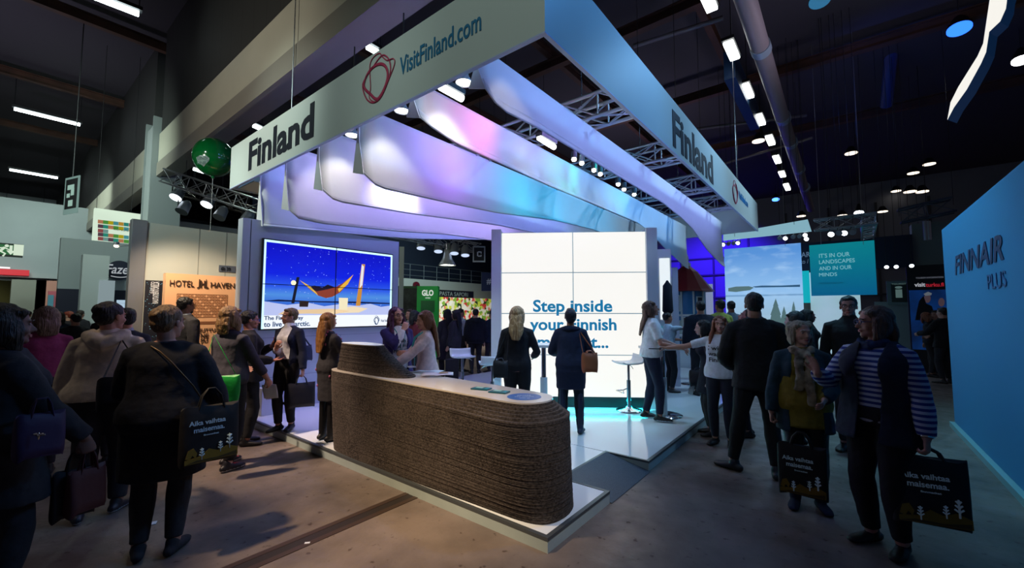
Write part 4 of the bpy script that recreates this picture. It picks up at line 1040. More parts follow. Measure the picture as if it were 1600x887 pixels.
# starry poster and slim aqua column sign left of the hotel panel
W9b = lambda x, y: WX(x, y, -8.97)
a, c = W9b(221, 432), W9b(256, 436)
sp_ = thing('star_poster', 'dark blue star-speckled poster beside the tan hotel panel', 'poster', (-8.97, a.y, 0))
def starmat():
    m = mat('star_print', '0a1020', .5); nt = m.node_tree; b = nt.nodes['Principled BSDF']
    tc = nt.nodes.new('ShaderNodeTexCoord'); vo = nt.nodes.new('ShaderNodeTexVoronoi'); vo.inputs['Scale'].default_value = 26; nt.links.new(tc.outputs['Object'], vo.inputs['Vector'])
    lt = nt.nodes.new('ShaderNodeMath'); lt.operation = 'LESS_THAN'; lt.inputs[1].default_value = .17; nt.links.new(vo.outputs['Distance'], lt.inputs[0])
    mx = nt.nodes.new('ShaderNodeMix'); mx.data_type = 'RGBA'; mx.inputs[6].default_value = lin('0a1020'); mx.inputs[7].default_value = lin('5f9cc0'); nt.links.new(lt.outputs[0], mx.inputs[0])
    nt.links.new(mx.outputs[2], b.inputs['Base Color']); return m
MB().bb((-8.998, 1.63, .2), (-8.97, c.y + .3, 2.17)).build('print', starmat(), sp_)
for s, x in (('JÄÄPUISTO', 242.5), ('RAUTATIENTORILLA', 247)):
    p = W9b(x, 474 if len(s) > 10 else 459); q = W9b(x, 440)
    text(s, (-8.967, p.y, p.z), Z, -YA, q.z - p.z, .075, mat('poster_white', 'c4ccd8', .5), parent=sp_, bold=.02)
# tan hotel panel
XH = -8.6; W8 = lambda x, y: WX(x, y, XH + .004)
hp = thing('hotel_panel', 'tan printed hotel panel with a building drawing and HOTEL HAVEN lettering', 'display panel', (XH, 1.81, 0))
M_TAN = mat('tan_print', 'e2ae84', .6)
MB().bb((XH - .16, 1.81, 0), (XH, 3.3, 2.28)).build('panel_body', M_TAN, hp)  # printed panel with no glow, lit by a spot in front
M_BRN = mat('dark_brown_print', '3a2418', .6)
text_px('HOTEL', 265, 303, 437, 446.5, W8, YA, M_BRN, hp); text_px('HAVEN', 329, 366, 440.5, 449, W8, YA, M_BRN, hp)
text_px('H', 313, 320, 438, 449, W8, YA, M_BRN, hp, bold=.02); text_px('J', 307.5, 312, 436, 450, W8, YA, M_BRN, hp); text_px('L', 321, 325, 436, 450, W8, YA, M_BRN, hp)
a, c = W8(275, 496), W8(356, 461)
b = MB(); ny, nz = 17, 8
for i in range(ny + 1): y = a.y + (c.y - a.y) * i / ny; b.bb((XH, y - .004, a.z), (XH + .002, y + .004, c.z))
for i in range(nz + 1): z = a.z + (c.z - a.z) * i / nz; b.bb((XH, a.y, z - .005), (XH + .0022, c.y, z + .005))
for i in range(ny):
    for j in range(nz):
        if (i * 7 + j * 3) % 4: y = a.y + (c.y - a.y) * (i + .25) / ny; z = a.z + (c.z - a.z) * (j + .2) / nz; b.bb((XH, y, z), (XH + .0015, y + (c.y - a.y) / ny * .5, z + (c.z - a.z) / nz * .55), 1)
b.bb((XH, a.y, a.z - .12), (XH + .003, c.y, a.z - .07))
b.build('building_drawing', [mat('sepia_line', '7d5034', .6), mat('sepia_tint', '9c6b48', .6)], hp)
for s, x0, x1, yt, yb in (('JUTTU', 311, 336, 513, 519), ('NE', 313, 325, 521, 527), ('SU', 313, 324, 528.5, 534), ('N', 311, 315.5, 536, 542)): text_px(s, x0, x1, yt, yb, W8, YA, M_BRN, hp, bold=.02)
spot('hotel_panel_lamp', (-7.6, 1.2, 3.6), (-8.6, 2.4, 1.2), 450, (1, .74, .50), 75, .7)
spot('partition_lamp', (-7.4, -.8, 5.5), (-9, 2.6, 2.6), 380, NEUT, 60, .8)
# aqua column sign
p = WD(209, 487, 9.8); aq = thing('column_sign', 'slim aqua column sign with picture strips standing left of the partition wall', 'sign', (p.x, p.y, 0)); rz = ROT(209)
MB().box((p.x, p.y, 1.6), (.19, .12, 3.2), rz).build('column_body', emis('aqua_backlit', '2f7f7c', .35), aq)
for z, h_, c_ in ((2.62, .75, 'b9c9cc'), (1.78, .28, '2a3040'), (1.40, .35, '2a3040')):
    MB().box(Vector((p.x, p.y, z)) - Vector((math.cos(rz - R(90)) * -1, math.sin(rz - R(90)) * -1, 0)) * .0 + Vector((math.sin(rz), -math.cos(rz), 0)) * .062, (.11, .006, h_), rz).build('picture_strip', mat('strip_' + c_, c_, .5), aq)
# clamp spotlight on top
b = MB(); q0 = WD(182, 384, 9.7); q1 = WD(207, 383, 9.7); b.cyl(q0, q1, .012, 8)
tl = thing('arm_spotlight', 'small arm spotlight reaching left above the round navy sign', 'spotlight', q0); b.build('arm', M_STEEL, tl)
MB().ell(q0, (.05, .05, .04)).build('lens', emis('warm_lens', 'ffe6c8', 3), tl); MB().cyl(q0 + Z * .02, q0 + Z * .09, .05, 12).build('can', M_STEEL, tl)
# colourful advert light box
W15 = lambda x, y: WX(x, y, -16.0)
a, c = W15(145, 374), W15(217, 334)
ad = thing('advert_box', 'glowing advert light box with a grid of coloured pictures near the second header', 'light box', (-16, a.y, a.z))
MB().bb((-16.2, a.y + .0, a.z), (-16, c.y + .5, c.z)).build('box_body', emis('advert_glow', 'dff3dc', .85), ad)
cols = ['2fa88f', 'd8c71c', '2f9f8f', '6a4a5a', '5fb04a', 'e0a83a', '8ab8b0', 'e0956a', '58b0b8', 'b05a5a']
k = 0
for j, y in enumerate((343, 350, 357, 363, 369.5)):
    for i in range(8):
        x = 153 + i * 8.1; p = W15(x, y + i * .9)
        if j == 2 and i > 1: continue
        k += 1; MB().bb((-15.998, p.y, p.z - .10), (-15.99, p.y + .105, p.z)).build('picture_tile', emis('tile_' + cols[(k * 7) % 10], cols[(k * 7) % 10], .5), ad)
text_px('KONGRESSI', 178, 208, 356, 359.5, W15, YA, M_INK, ad)
# round navy sign with script
p = WX(187, 422, -18.42); rz = R(90); M3 = Matrix.Rotation(rz, 3, 'Z'); rr = 17.5 / 654 * p.dot(FWD) * .86
fz = thing('round_sign', 'round navy sign with white script lettering on the far left wall', 'sign', p)
MB().cyl(p, p + M3 @ Vector((0, .08, 0)), rr, 40).build('disc', mat('sign_navy', '0b1230', .5), fz)
M_SW = emis('script_white', 'dfe6ee', .45)
text('Fazer', p + M3 @ Vector((-.33, -.004, -.12)), M3 @ XA, Z, .68, .30, M_SW, parent=fz, shear=.25, bold=.01)
MB().tube([p + M3 @ Vector((x, -.006, -.16 - .07 * math.cos(x * 5))) for x in np.linspace(-.2, .22, 9)], (.014, .004), 6).build('underline', M_SW, fz)
# far left building band
FXW = -26.
def fbox(x0, x1, yt, yb, X, m, name, label, cat, th=.2, **k):
    a, c = WX(x0, yb, X), WX(x1, yt, X); mid = WX(x1, yb, X)
    o = MB().bb((X - th, a.y, min(a.z, 9)), (X, c.y, WX((x0 + x1) / 2, yt, X).z)).build(name, m, at=(X, a.y, 0)); return tag(o, label, cat, **k)
wall = MB().bb((FXW - .3, -12, 2.9), (FXW, 9.5, 6.2)); wall.bb((FXW - .3, 4.6, 0), (FXW, 9.5, 2.9)); wall.bb((FXW - .3, -12, 0), (FXW, -3.5, 2.9))
struct('wall_far', wall, M_HALLW)
lb = MB().bb((FXW - .02, -12, 3.02), (FXW + .35, 5.2, 3.22)); tag(lb.build('ledge', M_HALLW), 'pale projecting ledge along the far left wall under the exit sign', 'ledge')
spot('far_wall_lamp', (-19, 1, 7), (-26, 1.5, 4.2), 900, NEUT, 90, .8)
# exit sign
Wx = lambda x, y: WX(x, y, -20.)
a, c = Wx(-12, 399), Wx(37, 382)
ex = thing('exit_sign', 'green running-man exit sign hanging over the far left doorway', 'sign', (-20, a.y, a.z))
MB().bb((-20.12, a.y, a.z), (-20, c.y, c.z)).build('sign_box', mat('exit_dark', '0a1d12', .5), ex)
b = MB(); e0, e1 = Wx(-10, 396), Wx(34, 384); b.bb((-20, e0.y, e0.z), (-19.985, e1.y, e1.z)); b.build('green_face', emis('exit_green', '1d7a3a', .5), ex)
M_EXW = emis('exit_white', 'd6e6cf', .9)
p = Wx(2, 390.5); b = MB(); yz = lambda dy, dz: Vector((-19.98, p.y + dy, p.z + dz))
b.ell(yz(.1, .14), (.01, .045, .045)); b.tube([yz(.06, .09), yz(-.02, -.03)], (.03, .01), 6); b.tube([yz(-.02, -.03), yz(.08, -.1), yz(.04, -.18)], (.022, .01), 6); b.tube([yz(-.02, -.03), yz(-.1, -.1), yz(-.2, -.1)], (.022, .01), 6)
b.tube([yz(.06, .08), yz(.16, .02)], (.016, .01), 6); b.tube([yz(.05, .08), yz(-.07, .06)], (.016, .01), 6); b.build('running_figure', M_EXW, ex)
p = Wx(17, 390.5); b = MB(); b.slab([yz(.03, .14), yz(-.03, .14), yz(-.03, -.02), yz(-.09, -.02), yz(0, -.15), yz(.09, -.02), yz(.03, -.02)], XA, .01); b.build('arrow', M_EXW, ex)
p = Wx(29, 390.5); b = MB(); b.bb((-19.985, p.y - .1, p.z - .17), (-19.975, p.y + .1, p.z + .17)); b.build('door_symbol', M_EXW, ex)
# red lit fascia strip, deep shop interior under the ledge
Wr = lambda x, y: WX(x, y, FXW + .4)
a, c = Wr(-40, 427), Wr(46, 419)
rs_ = thing('shop_sign_strip', 'red lit strip above the far left shop opening', 'sign', (FXW + .4, a.y, a.z))
MB().bb((FXW + .36, a.y, a.z), (FXW + .5, c.y, a.z + .22)).build('red_strip', emis('red_glow', 'c8142a', .9), rs_)
MB().bb((FXW + .48, a.y, a.z + .24), (FXW + .53, c.y - .5, a.z + .30)).build('light_line', emis('line_glow', 'f4e4e4', 1.2), rs_)
MB().bb((FXW + .48, a.y, a.z - .08), (FXW + .53, c.y - .8, a.z - .03)).build('light_line', emis('line_glow', 'f4e4e4', 1.2), rs_)
struct('wall_shop', MB().bb((-30.3, -12, 0), (-30, 5, 4)), mat('shop_yellow_wall', '6f7048', .7))
spot('shop_lamp', (-28, -1.2, 2.7), (-30, -1.0, 1.2), 60, (1, .95, .6), 120, .8)
for x, w, m_, lb in ((69, .55, mat('peach_column', 'a8786a', .6), 'peach coloured column in the far left shop opening'), (42, .9, mat('grey_shop_column', '6f756c', .6), 'wide grey column in the far left shop opening')):
    p = WX(x, 487, -25.2); tag(MB().bb((-25.5, p.y - w / 2, 0), (-25.0, p.y + w / 2, 2.9)).build('column', m_, at=(p.x, p.y, 0)), lb, 'column')
spot('peach_lamp', (-22, -.2, 4.2), (-25.2, .3, 1.6), 120, (1, .8, .7), 70, .8)
p = WX(97, 487, -24.0); po = thing('poster_stand', 'pink poster stand in the far left shop opening', 'poster', (p.x, p.y, 0))
MB().bb((-24.1, p.y - .4, 0), (-24, p.y + .35, 2.45)).build('board', mat('poster_pink', 'a04a58', .6), po); MB().bb((-24.0, p.y - .4, 0), (-23.96, p.y - .25, 2.3)).build('aqua_side', emis('poster_aqua', '4a8f9f', .4), po); MB().bb((-24.0, p.y + .25, 0), (-23.96, p.y + .5, 2.3)).build('white_edge', emis('poster_white_edge', 'a8b8b8', .4), po)
# white pillar and navy counter block under the round sign
p = WX(148, 487, -17.5); wp = thing('white_pillar', 'white boxy pillar standing left of the round navy sign', 'pillar', (p.x, p.y, 0))
MB().bb((-17.9, p.y - .32, 0), (-17.5, p.y + .25, 3.35)).build('pillar_body', mat('pillar_white', 'b4bcbc', .5), wp); MB().bb((-17.5, p.y + .05, 0), (-17.46, p.y + .4, 2.6)).build('light_panel', emis('pillar_glow', 'a9bcc2', .5), wp)
nb_ = thing('navy_stand', 'navy stand wall behind the queue, below the round sign', 'wall', (-18.5, 3, 0))
MB().bb((-18.8, 1.35, 0), (-18.5, 3.6, 2.35)).build('stand_wall', mat('navy_wall', '10142e', .6), nb_)
MB().bb((-18.8, 1.35, 2.35), (-18.5, 3.6, 3.9)).build('upper_wall', mat('pale_wall', '9aa4a6', .6), nb_)
b = MB()
for y in (471, 476, 480): q = WX(194, y, -18.48); b.bb((-18.5, q.y - .18, q.z - .05), (-18.47, q.y + .25, q.z + .05))
b.build('shelf_light', emis('shelf_glow', 'b9d4e8', .8), nb_)
# hanging hall sign (left), light tubes
def light_tube(a, c, label, r=.07, s=10, group='ceiling light tubes over the left aisle'):
    a, c = Vector(a), Vector(c); t = thing('ceiling_tube', label, 'lamp', a, group)
    MB().cyl(a, c, r, 10).build('tube', emis('cool_tube', 'eafcff', s), t)
    MB().box((a + c) / 2 + Z * (r + .04), (r * 3, (c - a).length + .1, .08), rz=math.atan2((c - a).y, (c - a).x) - R(90)).build('housing', M_DARK, t)
    for q in (a, c): MB().cyl(q + Z * (r + .08), Vector((q.x, q.y, 9.2)), .01, 5).build('hanger', M_DARK, t)
for p0, p1, lb in (((22, 170), (125, 195), 'long light tube over the left aisle, second from the photo corner'), ((15, 265), (90, 278), 'light tube over the left aisle just above the hanging pictogram sign'), ((10, 315), (68, 321), 'smallest light tube over the left aisle'), ((140, -8), (217, 22), 'largest light tube cut by the top of the photo on the left')):
    a, c = WZ(*p0, 8), WZ(*p1, 8); light_tube(a, c, lb, .05 if p0[0] < 100 else .06)
for x, y, x2, y2, lb in ((574, 73, 590, 82, 'short light tube peeking over the sign band by the pink logo'), (396, 196, 409, 202, 'short light tube peeking over the sign band above the Finland lettering'), (303, 264, 322, 270, 'short light tube under the green balloon')):
    a, c = WZ(x, y, 8), WZ(x2, y2, 8); light_tube(a, c, lb, .07)
Ws = lambda x, y: WX(x, y, -19.)
p = WY(112, 305, 1.2); hs = thing('hall_sign', 'hanging black and white pictogram sign over the left aisle', 'sign', p)
cx, cy = p.x, p.y; M3 = Matrix.Rotation(R(16), 3, 'Z')
MB().box(p, (.66, .02, .92), mat3=M3).build('frame', emis('sign_white', '7f9c96', .6), hs)
MB().box(p + M3 @ Vector((0, -.012, .035)), (.54, .006, .74), mat3=M3).build('black_face', M_BLACK, hs)
b = MB()
for dx, dz, w, h_ in ((-.02, .20, .3, .12), (.07, .08, .14, .18), (-.12, -.0, .14, .1), (0, -.2, .2, .15)): b.box(p + M3 @ Vector((dx, -.017, dz)), (w, .006, h_), mat3=M3)
b.build('pictogram', emis('sign_light', '9fc0b4', .7), hs)
MB().cyl((cx, cy, p.z + .44), (cx, cy, 9.2), .012, 6).build('hanger', M_DARK, hs)
# green balloon
p = WD(334, 246, 8.0); bl = thing('balloon', 'big glossy green balloon with a pale shield mark floating beside the sign band', 'balloon', p); rb = 31.5 / 654 * 8.0 * .9
MB().ell(p, (rb, rb, rb * 1.08), n=28, m=18).build('envelope', mat('balloon_green', '06602a', .12, spec=.7), bl)
vd = (_C - p).normalized(); rtv = vd.cross(Z).normalized() * -1; upv = rtv.cross(vd) * -1
rtv = RGT; upv = Z
cs = p + vd * 0; pts = []
for u, v in ((-.62, .02), (-.5, .1), (-.32, .1), (-.2, .0), (-.22, -.12), (-.45, -.38), (-.62, -.18)):
    d = (vd * math.sqrt(max(.05, 1 - u * u - v * v)) + rtv * u + upv * v).normalized(); pts.append(p + Vector((d.x * rb, d.y * rb, d.z * rb * 1.08)) * 1.012)
b = MB(); ctr = sum(pts, Vector()) / len(pts); ctr = p + (ctr - p).normalized() * rb * 1.03; b.add([ctr] + pts, [(0, i + 1, (i + 1) % 7 + 1) for i in range(7)]); b.build('shield_mark', mat('shield_grey', '8fa8a4', .5), bl, solid=.004)
for i, s in enumerate(('DNB', 'DNB')): text(s, ctr + rtv * -.1 + upv * (.0 - .09 * i) + vd * .03, rtv, upv, .17, .06, mat('shield_ink', '44605e', .5), parent=bl)
MB().tube([p - Z * rb * 1.05, p - Z * rb * 1.12], [.02, .035], 8).build('knot', mat('balloon_green', '06602a', .12), bl)
MB().cyl(p - Z * rb * 1.1, (p.x, p.y, 0), .004, 5).build('string', M_WHITE, bl)
# truss with lamps at left, under the header
def par_can(p, label, glow=True, group=None, s=1., aim=(0, 0, -1), col='eef6ff', st=4, hang=True):
    p = Vector(p); d = Vector(aim).normalized(); t = thing('par_spotlight', label, 'spotlight', p, group)
    MB().tube([p - d * .16 * s, p - d * .1 * s, p, p + d * .12 * s], [.05 * s, .09 * s, .10 * s, .115 * s], 14, ends=False).build('can', mat('can_grey', '8a9298', .4, .3), t)
    if glow: MB().cyl(p + d * .118 * s, p + d * .13 * s, .105 * s, 14).build('lens', emis('lens_%s_%d' % (col, st), col, st), t)
    MB().tube([p + d.orthogonal().normalized() * .12 * s, p + d.orthogonal().normalized() * .12 * s + Z * .2 * s, p + Z * .3 * s], .012 * s, 5).build('yoke', M_DARK, t)
    if hang: MB().cyl(p + Z * .3 * s, Vector((p.x, p.y, 9.2)), .006, 5).build('hanger', M_DARK, t)
    return t
a, c = WD(262, 276, 9.6), WD(400, 322, 9.2)
ltr = tag(truss_geo(a, c, .3, .3, .02, .4).build('truss', M_STEEL, at=tuple(a)), 'aluminium truss running from the grey column to behind the sign band', 'truss')
for q in (a.lerp(c, .3), a.lerp(c, .9)): MB().cyl(q, (q.x, q.y, 9.2), .006, 5).build('hanger', M_DARK, ltr)
a2, c2 = WD(280, 297, 9.9), WD(395, 330, 10.2); ltr = tag(truss_geo(a2, c2, .2, .2, .015, .4).build('truss', mat('dark_truss', '4a4440', .4, .5), at=tuple(a2)), 'darker lower truss carrying lamps left of the sign band', 'truss')
for q in (a2.lerp(c2, .2), a2.lerp(c2, .8)): MB().cyl(q, (q.x, q.y, 9.2), .006, 5).build('hanger', M_DARK, ltr)
for x, y, g_, lb in ((279, 302, 1, 'glowing par lamp at the left end of the lower truss'), (327, 313, 1, 'glowing par lamp at the middle of the lower truss'), (288, 324, 0, 'unlit par lamp hanging lowest left under the lower truss'), (346, 333, 0, 'unlit par lamp hanging near the screen wall'), (388, 338, 0, 'unlit par lamp tucked beside the sail edge')):
    par_can(WD(x, y, 9.7), lb, bool(g_), 'par lamps on the left truss', 1.15, (.3, -.5, -1), hang=not g_)

# ================================================================== middle gap, far behind
XB = -24.; Wb = lambda x, y: WX(x, y, XB)
z0, z1 = Wb(690, 500).z, Wb(690, 437).z
struct('wall_mezzanine', MB().bb((XB - .3, 9.5, 0), (XB, 32, Wb(680, 438).z)), mat('mezzanine_white', 'aab6b8', .6))
spot('mezzanine_lamp', (-17, 17, 7), (-24, 17, 2.8), 1500, NEUT, 120, .8)
struct('wall_upper', MB().bb((XB - 3.3, 9.5, 0), (XB - 3, 32, 9.2)), mat('upper_blue_wall', '1c2b44', .8))
rail = MB()
for z in (.25, .65, 1.05): rail.cyl((XB - .15, 9.5, Wb(680, 438).z + z), (XB - .15, 32, Wb(680, 438).z + z), .025, 6)
for y in np.arange(10, 32, 1.25): rail.cyl((XB - .15, y, Wb(680, 438).z), (XB - .15, y, Wb(680, 438).z + 1.05), .025, 6)
tag(rail.build('railing', mat('railing_steel', '6f7d88', .4, .5)), 'grey steel railing along the mezzanine seen above the pasta sign', 'railing')
p = Wb(649.5, 446); bell_ = thing('alarm_bell', 'round red alarm bell on the white wall over the green booth', 'alarm bell', p)
MB().cyl(p, p + XA * .12, .28, 20).build('gong', mat('alarm_red', '5c0f1e', .4), bell_); MB().cyl(p + XA * .12, p + XA * .16, .08, 12).build('hub', M_DARK, bell_)
# pasta sign and food mural
Wp = lambda x, y: WX(x, y, -22.)
a, c = Wp(661, 463), Wp(737, 452)
ps = thing('pasta_sign', 'dark sign board with PASTA lettering above the food mural', 'sign', (-22, a.y, a.z))
MB().bb((-22.2, a.y, Wp(700, 464).z), (-22, Wp(740, 460).y, Wp(700, 453).z)).build('board', mat('sign_charcoal', '17191c', .5), ps)
text_px('PASTA SAPORI', 687, 731, 455, 461.5, Wp, YA, mat('sign_letters', '9aa6a4', .5), ps)
def mural():
    m = mat('food_mural', '80a040', .6, emit=.4); nt = m.node_tree; b = nt.nodes['Principled BSDF']
    tc = nt.nodes.new('ShaderNodeTexCoord'); vo = nt.nodes.new('ShaderNodeTexVoronoi'); vo.inputs['Scale'].default_value = 4.6; nt.links.new(tc.outputs['Object'], vo.inputs['Vector'])
    nz = nt.nodes.new('ShaderNodeTexNoise'); nz.inputs['Scale'].default_value = 3; nt.links.new(tc.outputs['Object'], nz.inputs['Vector'])
    wn = nt.nodes.new('ShaderNodeSeparateColor'); nt.links.new(vo.outputs['Color'], wn.inputs[0])
    rp = nt.nodes.new('ShaderNodeValToRGB'); rp.color_ramp.interpolation = 'CONSTANT'; cr = rp.color_ramp
    cr.elements[0].color = lin('7fa83a'); cr.elements[1].position = .9; cr.elements[1].color = lin('2c4022')
    for pos, c in ((.15, 'e2dcc4'), (.34, 'c7d04a'), (.45, 'c83a34'), (.56, 'efe9d8'), (.72, 'd9c06a'), (.8, 'e07a6a')): cr.elements.new(pos).color = lin(c)
    nt.links.new(wn.outputs[0], rp.inputs[0]); nt.links.new(rp.outputs[0], b.inputs['Base Color']); nt.links.new(rp.outputs[0], b.inputs['Emission Color']); b.inputs['Emission Strength'].default_value = .42
    return m
a, c = Wp(675, 530), Wp(790, 464)
tag(MB().bb((-22.1, a.y, 0), (-21.95, c.y, Wp(720, 465).z)).build('food_mural', mural(), at=(-22, a.y, 0)), 'colourful backlit food photo mural behind the visitors', 'mural')
a, c = WX(716, 545, -17), WX(790, 520, -17)
oc = thing('orange_counter', 'orange serving counter in front of the food mural', 'counter', (-17, a.y, 0))
MB().bb((-17.6, a.y, .12), (-17, c.y, 1.0)).build('front', mat('counter_orange', 'd9741e', .5, emit=.08), oc); MB().bb((-17.7, a.y - .05, 1.0), (-16.95, c.y, 1.05)).build('top', M_DARK, oc); MB().bb((-17.55, a.y, 0), (-17.05, c.y, .12)).build('plinth', M_WHITE, oc)
# green booth
p0 = WD(653, 487, 15.5); p1 = WD(685, 487, 15.5); rz = ROT(670, -8); M3 = Matrix.Rotation(rz, 3, 'Z'); ctr = (p0 + p1) / 2; ctr.z = 0
gl = thing('green_booth', 'bright green booth block with GLO lettering', 'booth', ctr)
MB().box(ctr + Z * 1.295, ((p1 - p0).length, .5, 2.59), rz).build('block', mat('booth_green', '0f9a3c', .5, emit=.12), gl)
lf = ctr + M3 @ Vector((-(p1 - p0).length / 2 - .5, .15, 0))
MB().box(lf + Z * 1.255, (.95, .2, 2.51), rz).build('photo_side', mat('booth_photo', '2a3230', .6, noise=.9, nscale=2.5), gl); MB().box(lf + Z * 2.56, (1.0, .3, .09), rz).build('green_beam', mat('booth_green_dark', '0a4f22', .5), gl)
fr = lambda u, z: ctr + M3 @ Vector((u, -.252, 0)) + Z * z
M_GW = emis('booth_white', 'e8f6ea', .7)
text('GLO', fr(-.20, 2.23), M3 @ XA, Z, .42, .22, M_GW, parent=gl, bold=.04); text('HOTELS', fr(-.07, 2.13), M3 @ XA, Z, .18, .05, M_GW, parent=gl, bold=.02)
text('One', fr(-.34, 1.50), M3 @ XA, Z, .26, .13, M_GW, parent=gl, bold=.04)
b = MB(); b.box(fr(.02, 1.85), (.50, .02, .42), rz); b.build('booth_screen', mat('booth_screen', '0a5a2a', .4, emit=.1), gl)
# stand mural wall left of the green booth and pale column edge
p = WD(627, 440, 11); tag(MB().box((p.x, p.y, 1.675), (.12, .3, 3.35), ROT(627)).build('pale_post', mat('pale_post', '9aa59a', .5), at=(p.x, p.y, 0)), 'pale post right behind the edge of the screen wall', 'post')
# hanging industrial lamp, truss with heads, hall sign, navy hashtag flag
p = WD(699, 410, 14); p.z -= .1
MB_c = MB().cyl((p.x, p.y, p.z + 1.1), (p.x, p.y, 9.2), .012, 5)
bl_ = bell((p.x, p.y, p.z), 'large grey bell lamp hanging far behind the desk', 1.75, 40); MB_c.build('drop_rod', M_DARK, [o for o in bpy.data.objects if o.name.startswith('bell_lamp') and o.type == 'EMPTY'][-1])
a, c = WD(610, 362, 13), WD(748, 388, 15); ltr = tag(truss_geo(a, c, .3, .3, .02, .45).build('truss', M_STEEL, at=tuple(a)), 'distant lighting truss in the gap between the two screens', 'truss')
for q in (a.lerp(c, .3), a.lerp(c, .9)): MB().cyl(q, (q.x, q.y, 9.2), .006, 5).build('hanger', M_DARK, ltr)
for i, (x, y) in enumerate(((658, 381), (685, 386), (710, 389), (727, 392))): par_can(WD(x, y, 14), ['first', 'second', 'third', 'fourth'][i] + ' pale spotlight from the left on the truss in the gap', True, 'spotlights on the distant truss', 1.3, (.2, -.2, -1), 'cfe0ff', 1)
p = WD(748.5, 397, 12); rz = ROT(748); M3 = Matrix.Rotation(rz, 3, 'Z')
cs_ = thing('hall_sign', 'square black hanging sign with a white C, left of the bright video wall', 'sign', p)
MB().box(p, (.36, .06, .46), rz).build('frame', mat('sign_frame', 'b8c0b8', .5), cs_); MB().box(p + M3 @ Vector((0, -.035, 0)), (.29, .01, .38), rz).build('black_face', M_BLACK, cs_)
b = MB()
for dx, dz, w, h_ in ((.02, .06, .10, .035), (-.04, 0, .035, .12), (.02, -.06, .10, .035), (.06, .035, .03, .04), (.06, -.035, .03, .03)): b.box(p + M3 @ Vector((dx, -.042, dz)), (w, .006, h_), rz)
b.build('letter_c', mat('sign_ivory', 'd8dcd4', .5), cs_); MB().cyl(p + Z * .23, Vector((p.x, p.y, 9.2)), .008, 6).build('hanger', M_DARK, cs_)
p = WD(764, 440, 14); rz = ROT(764); M3 = Matrix.Rotation(rz, 3, 'Z'); hf = thing('hashtag_flag', 'navy hanging flag with a hash mark beside the bright video wall', 'flag', p)
MB().box(p + M3 @ Vector((.15, 0, 0)), (.8, .04, .62), rz).build('cloth', mat('flag_navy', '12254f', .6, emit=.05), hf); text('#', p + M3 @ Vector((-.08, -.024, -.1)), M3 @ XA, Z, .15, .2, mat('flag_white', 'c8d0dc', .5), parent=hf, bold=.02)
MB().cyl(p + M3 @ Vector((.15, 0, .3)), p + M3 @ Vector((.15, 0, 0)) + Z * (9.2 - p.z), .008, 5).build('hanger', M_DARK, hf)

def wires(o, pts):
    for q in pts: MB().cyl(q, (q[0], q[1], 9.2), .006, 5).build('hanger', M_DARK, o)
wires(ad, [(-16.1, WX(150, 350, -16).y, WX(150, 350, -16).z), (-16.1, WX(205, 350, -16).y, WX(205, 350, -16).z)])
# ================================================================== right side
# airline wall (plane X about 1.17)
FWX = 1.17
fw_ = thing('airline_wall', 'tall blue fabric wall with FINNAIR PLUS lettering along the right aisle', 'wall', (FWX, 8.8, 0))
def fabric():
    m = mat('airline_blue_fabric', '2f86b4', .65, bump=.15, bscale=1.5); return m
MB().bb((FWX, 1.0, .07), (FWX + .25, 8.75, 2.86)).build('fabric_panel', fabric(), fw_, bevel=.01)
MB().bb((FWX - .05, 1.0, 0), (FWX + .25, 8.78, .07)).build('base_rail', mat('base_aqua', '7fa9ac', .4), fw_)
Wf = lambda x, y: WX(x, y, FWX - .003)
M_FN = mat('airline_navy', '06154a', .5)
a, c = Wf(1493, 424), Wf(1570, 405)
text('FINNAIR', Wf(1493, 430) * 1, -YA, Z, a.y - c.y, .245, M_FN, parent=fw_, shear=.22, bold=.02)
a, c = Wf(1544, 449), Wf(1574, 449)
text('PLUS', Wf(1544, 452), -YA, Z, a.y - c.y, .15, mat('airline_navy_thin', '1a4a80', .5), parent=fw_)
b = MB(); b.bb((FWX + .25, 8.3, 0), (8, 8.78, 2.7)); tag(b.build('airline_side_wall', fabric()), 'end return of the blue airline wall', 'wall')
# pale platform in front of the far right stand
tag(MB().bb((-1.2, 10.4, 0), (1.1, 13.4, .09)).build('stand_platform', mat('stand_floor_blue', '8fb4c8', .25)), 'low pale platform at the far end of the airline wall', 'platform')
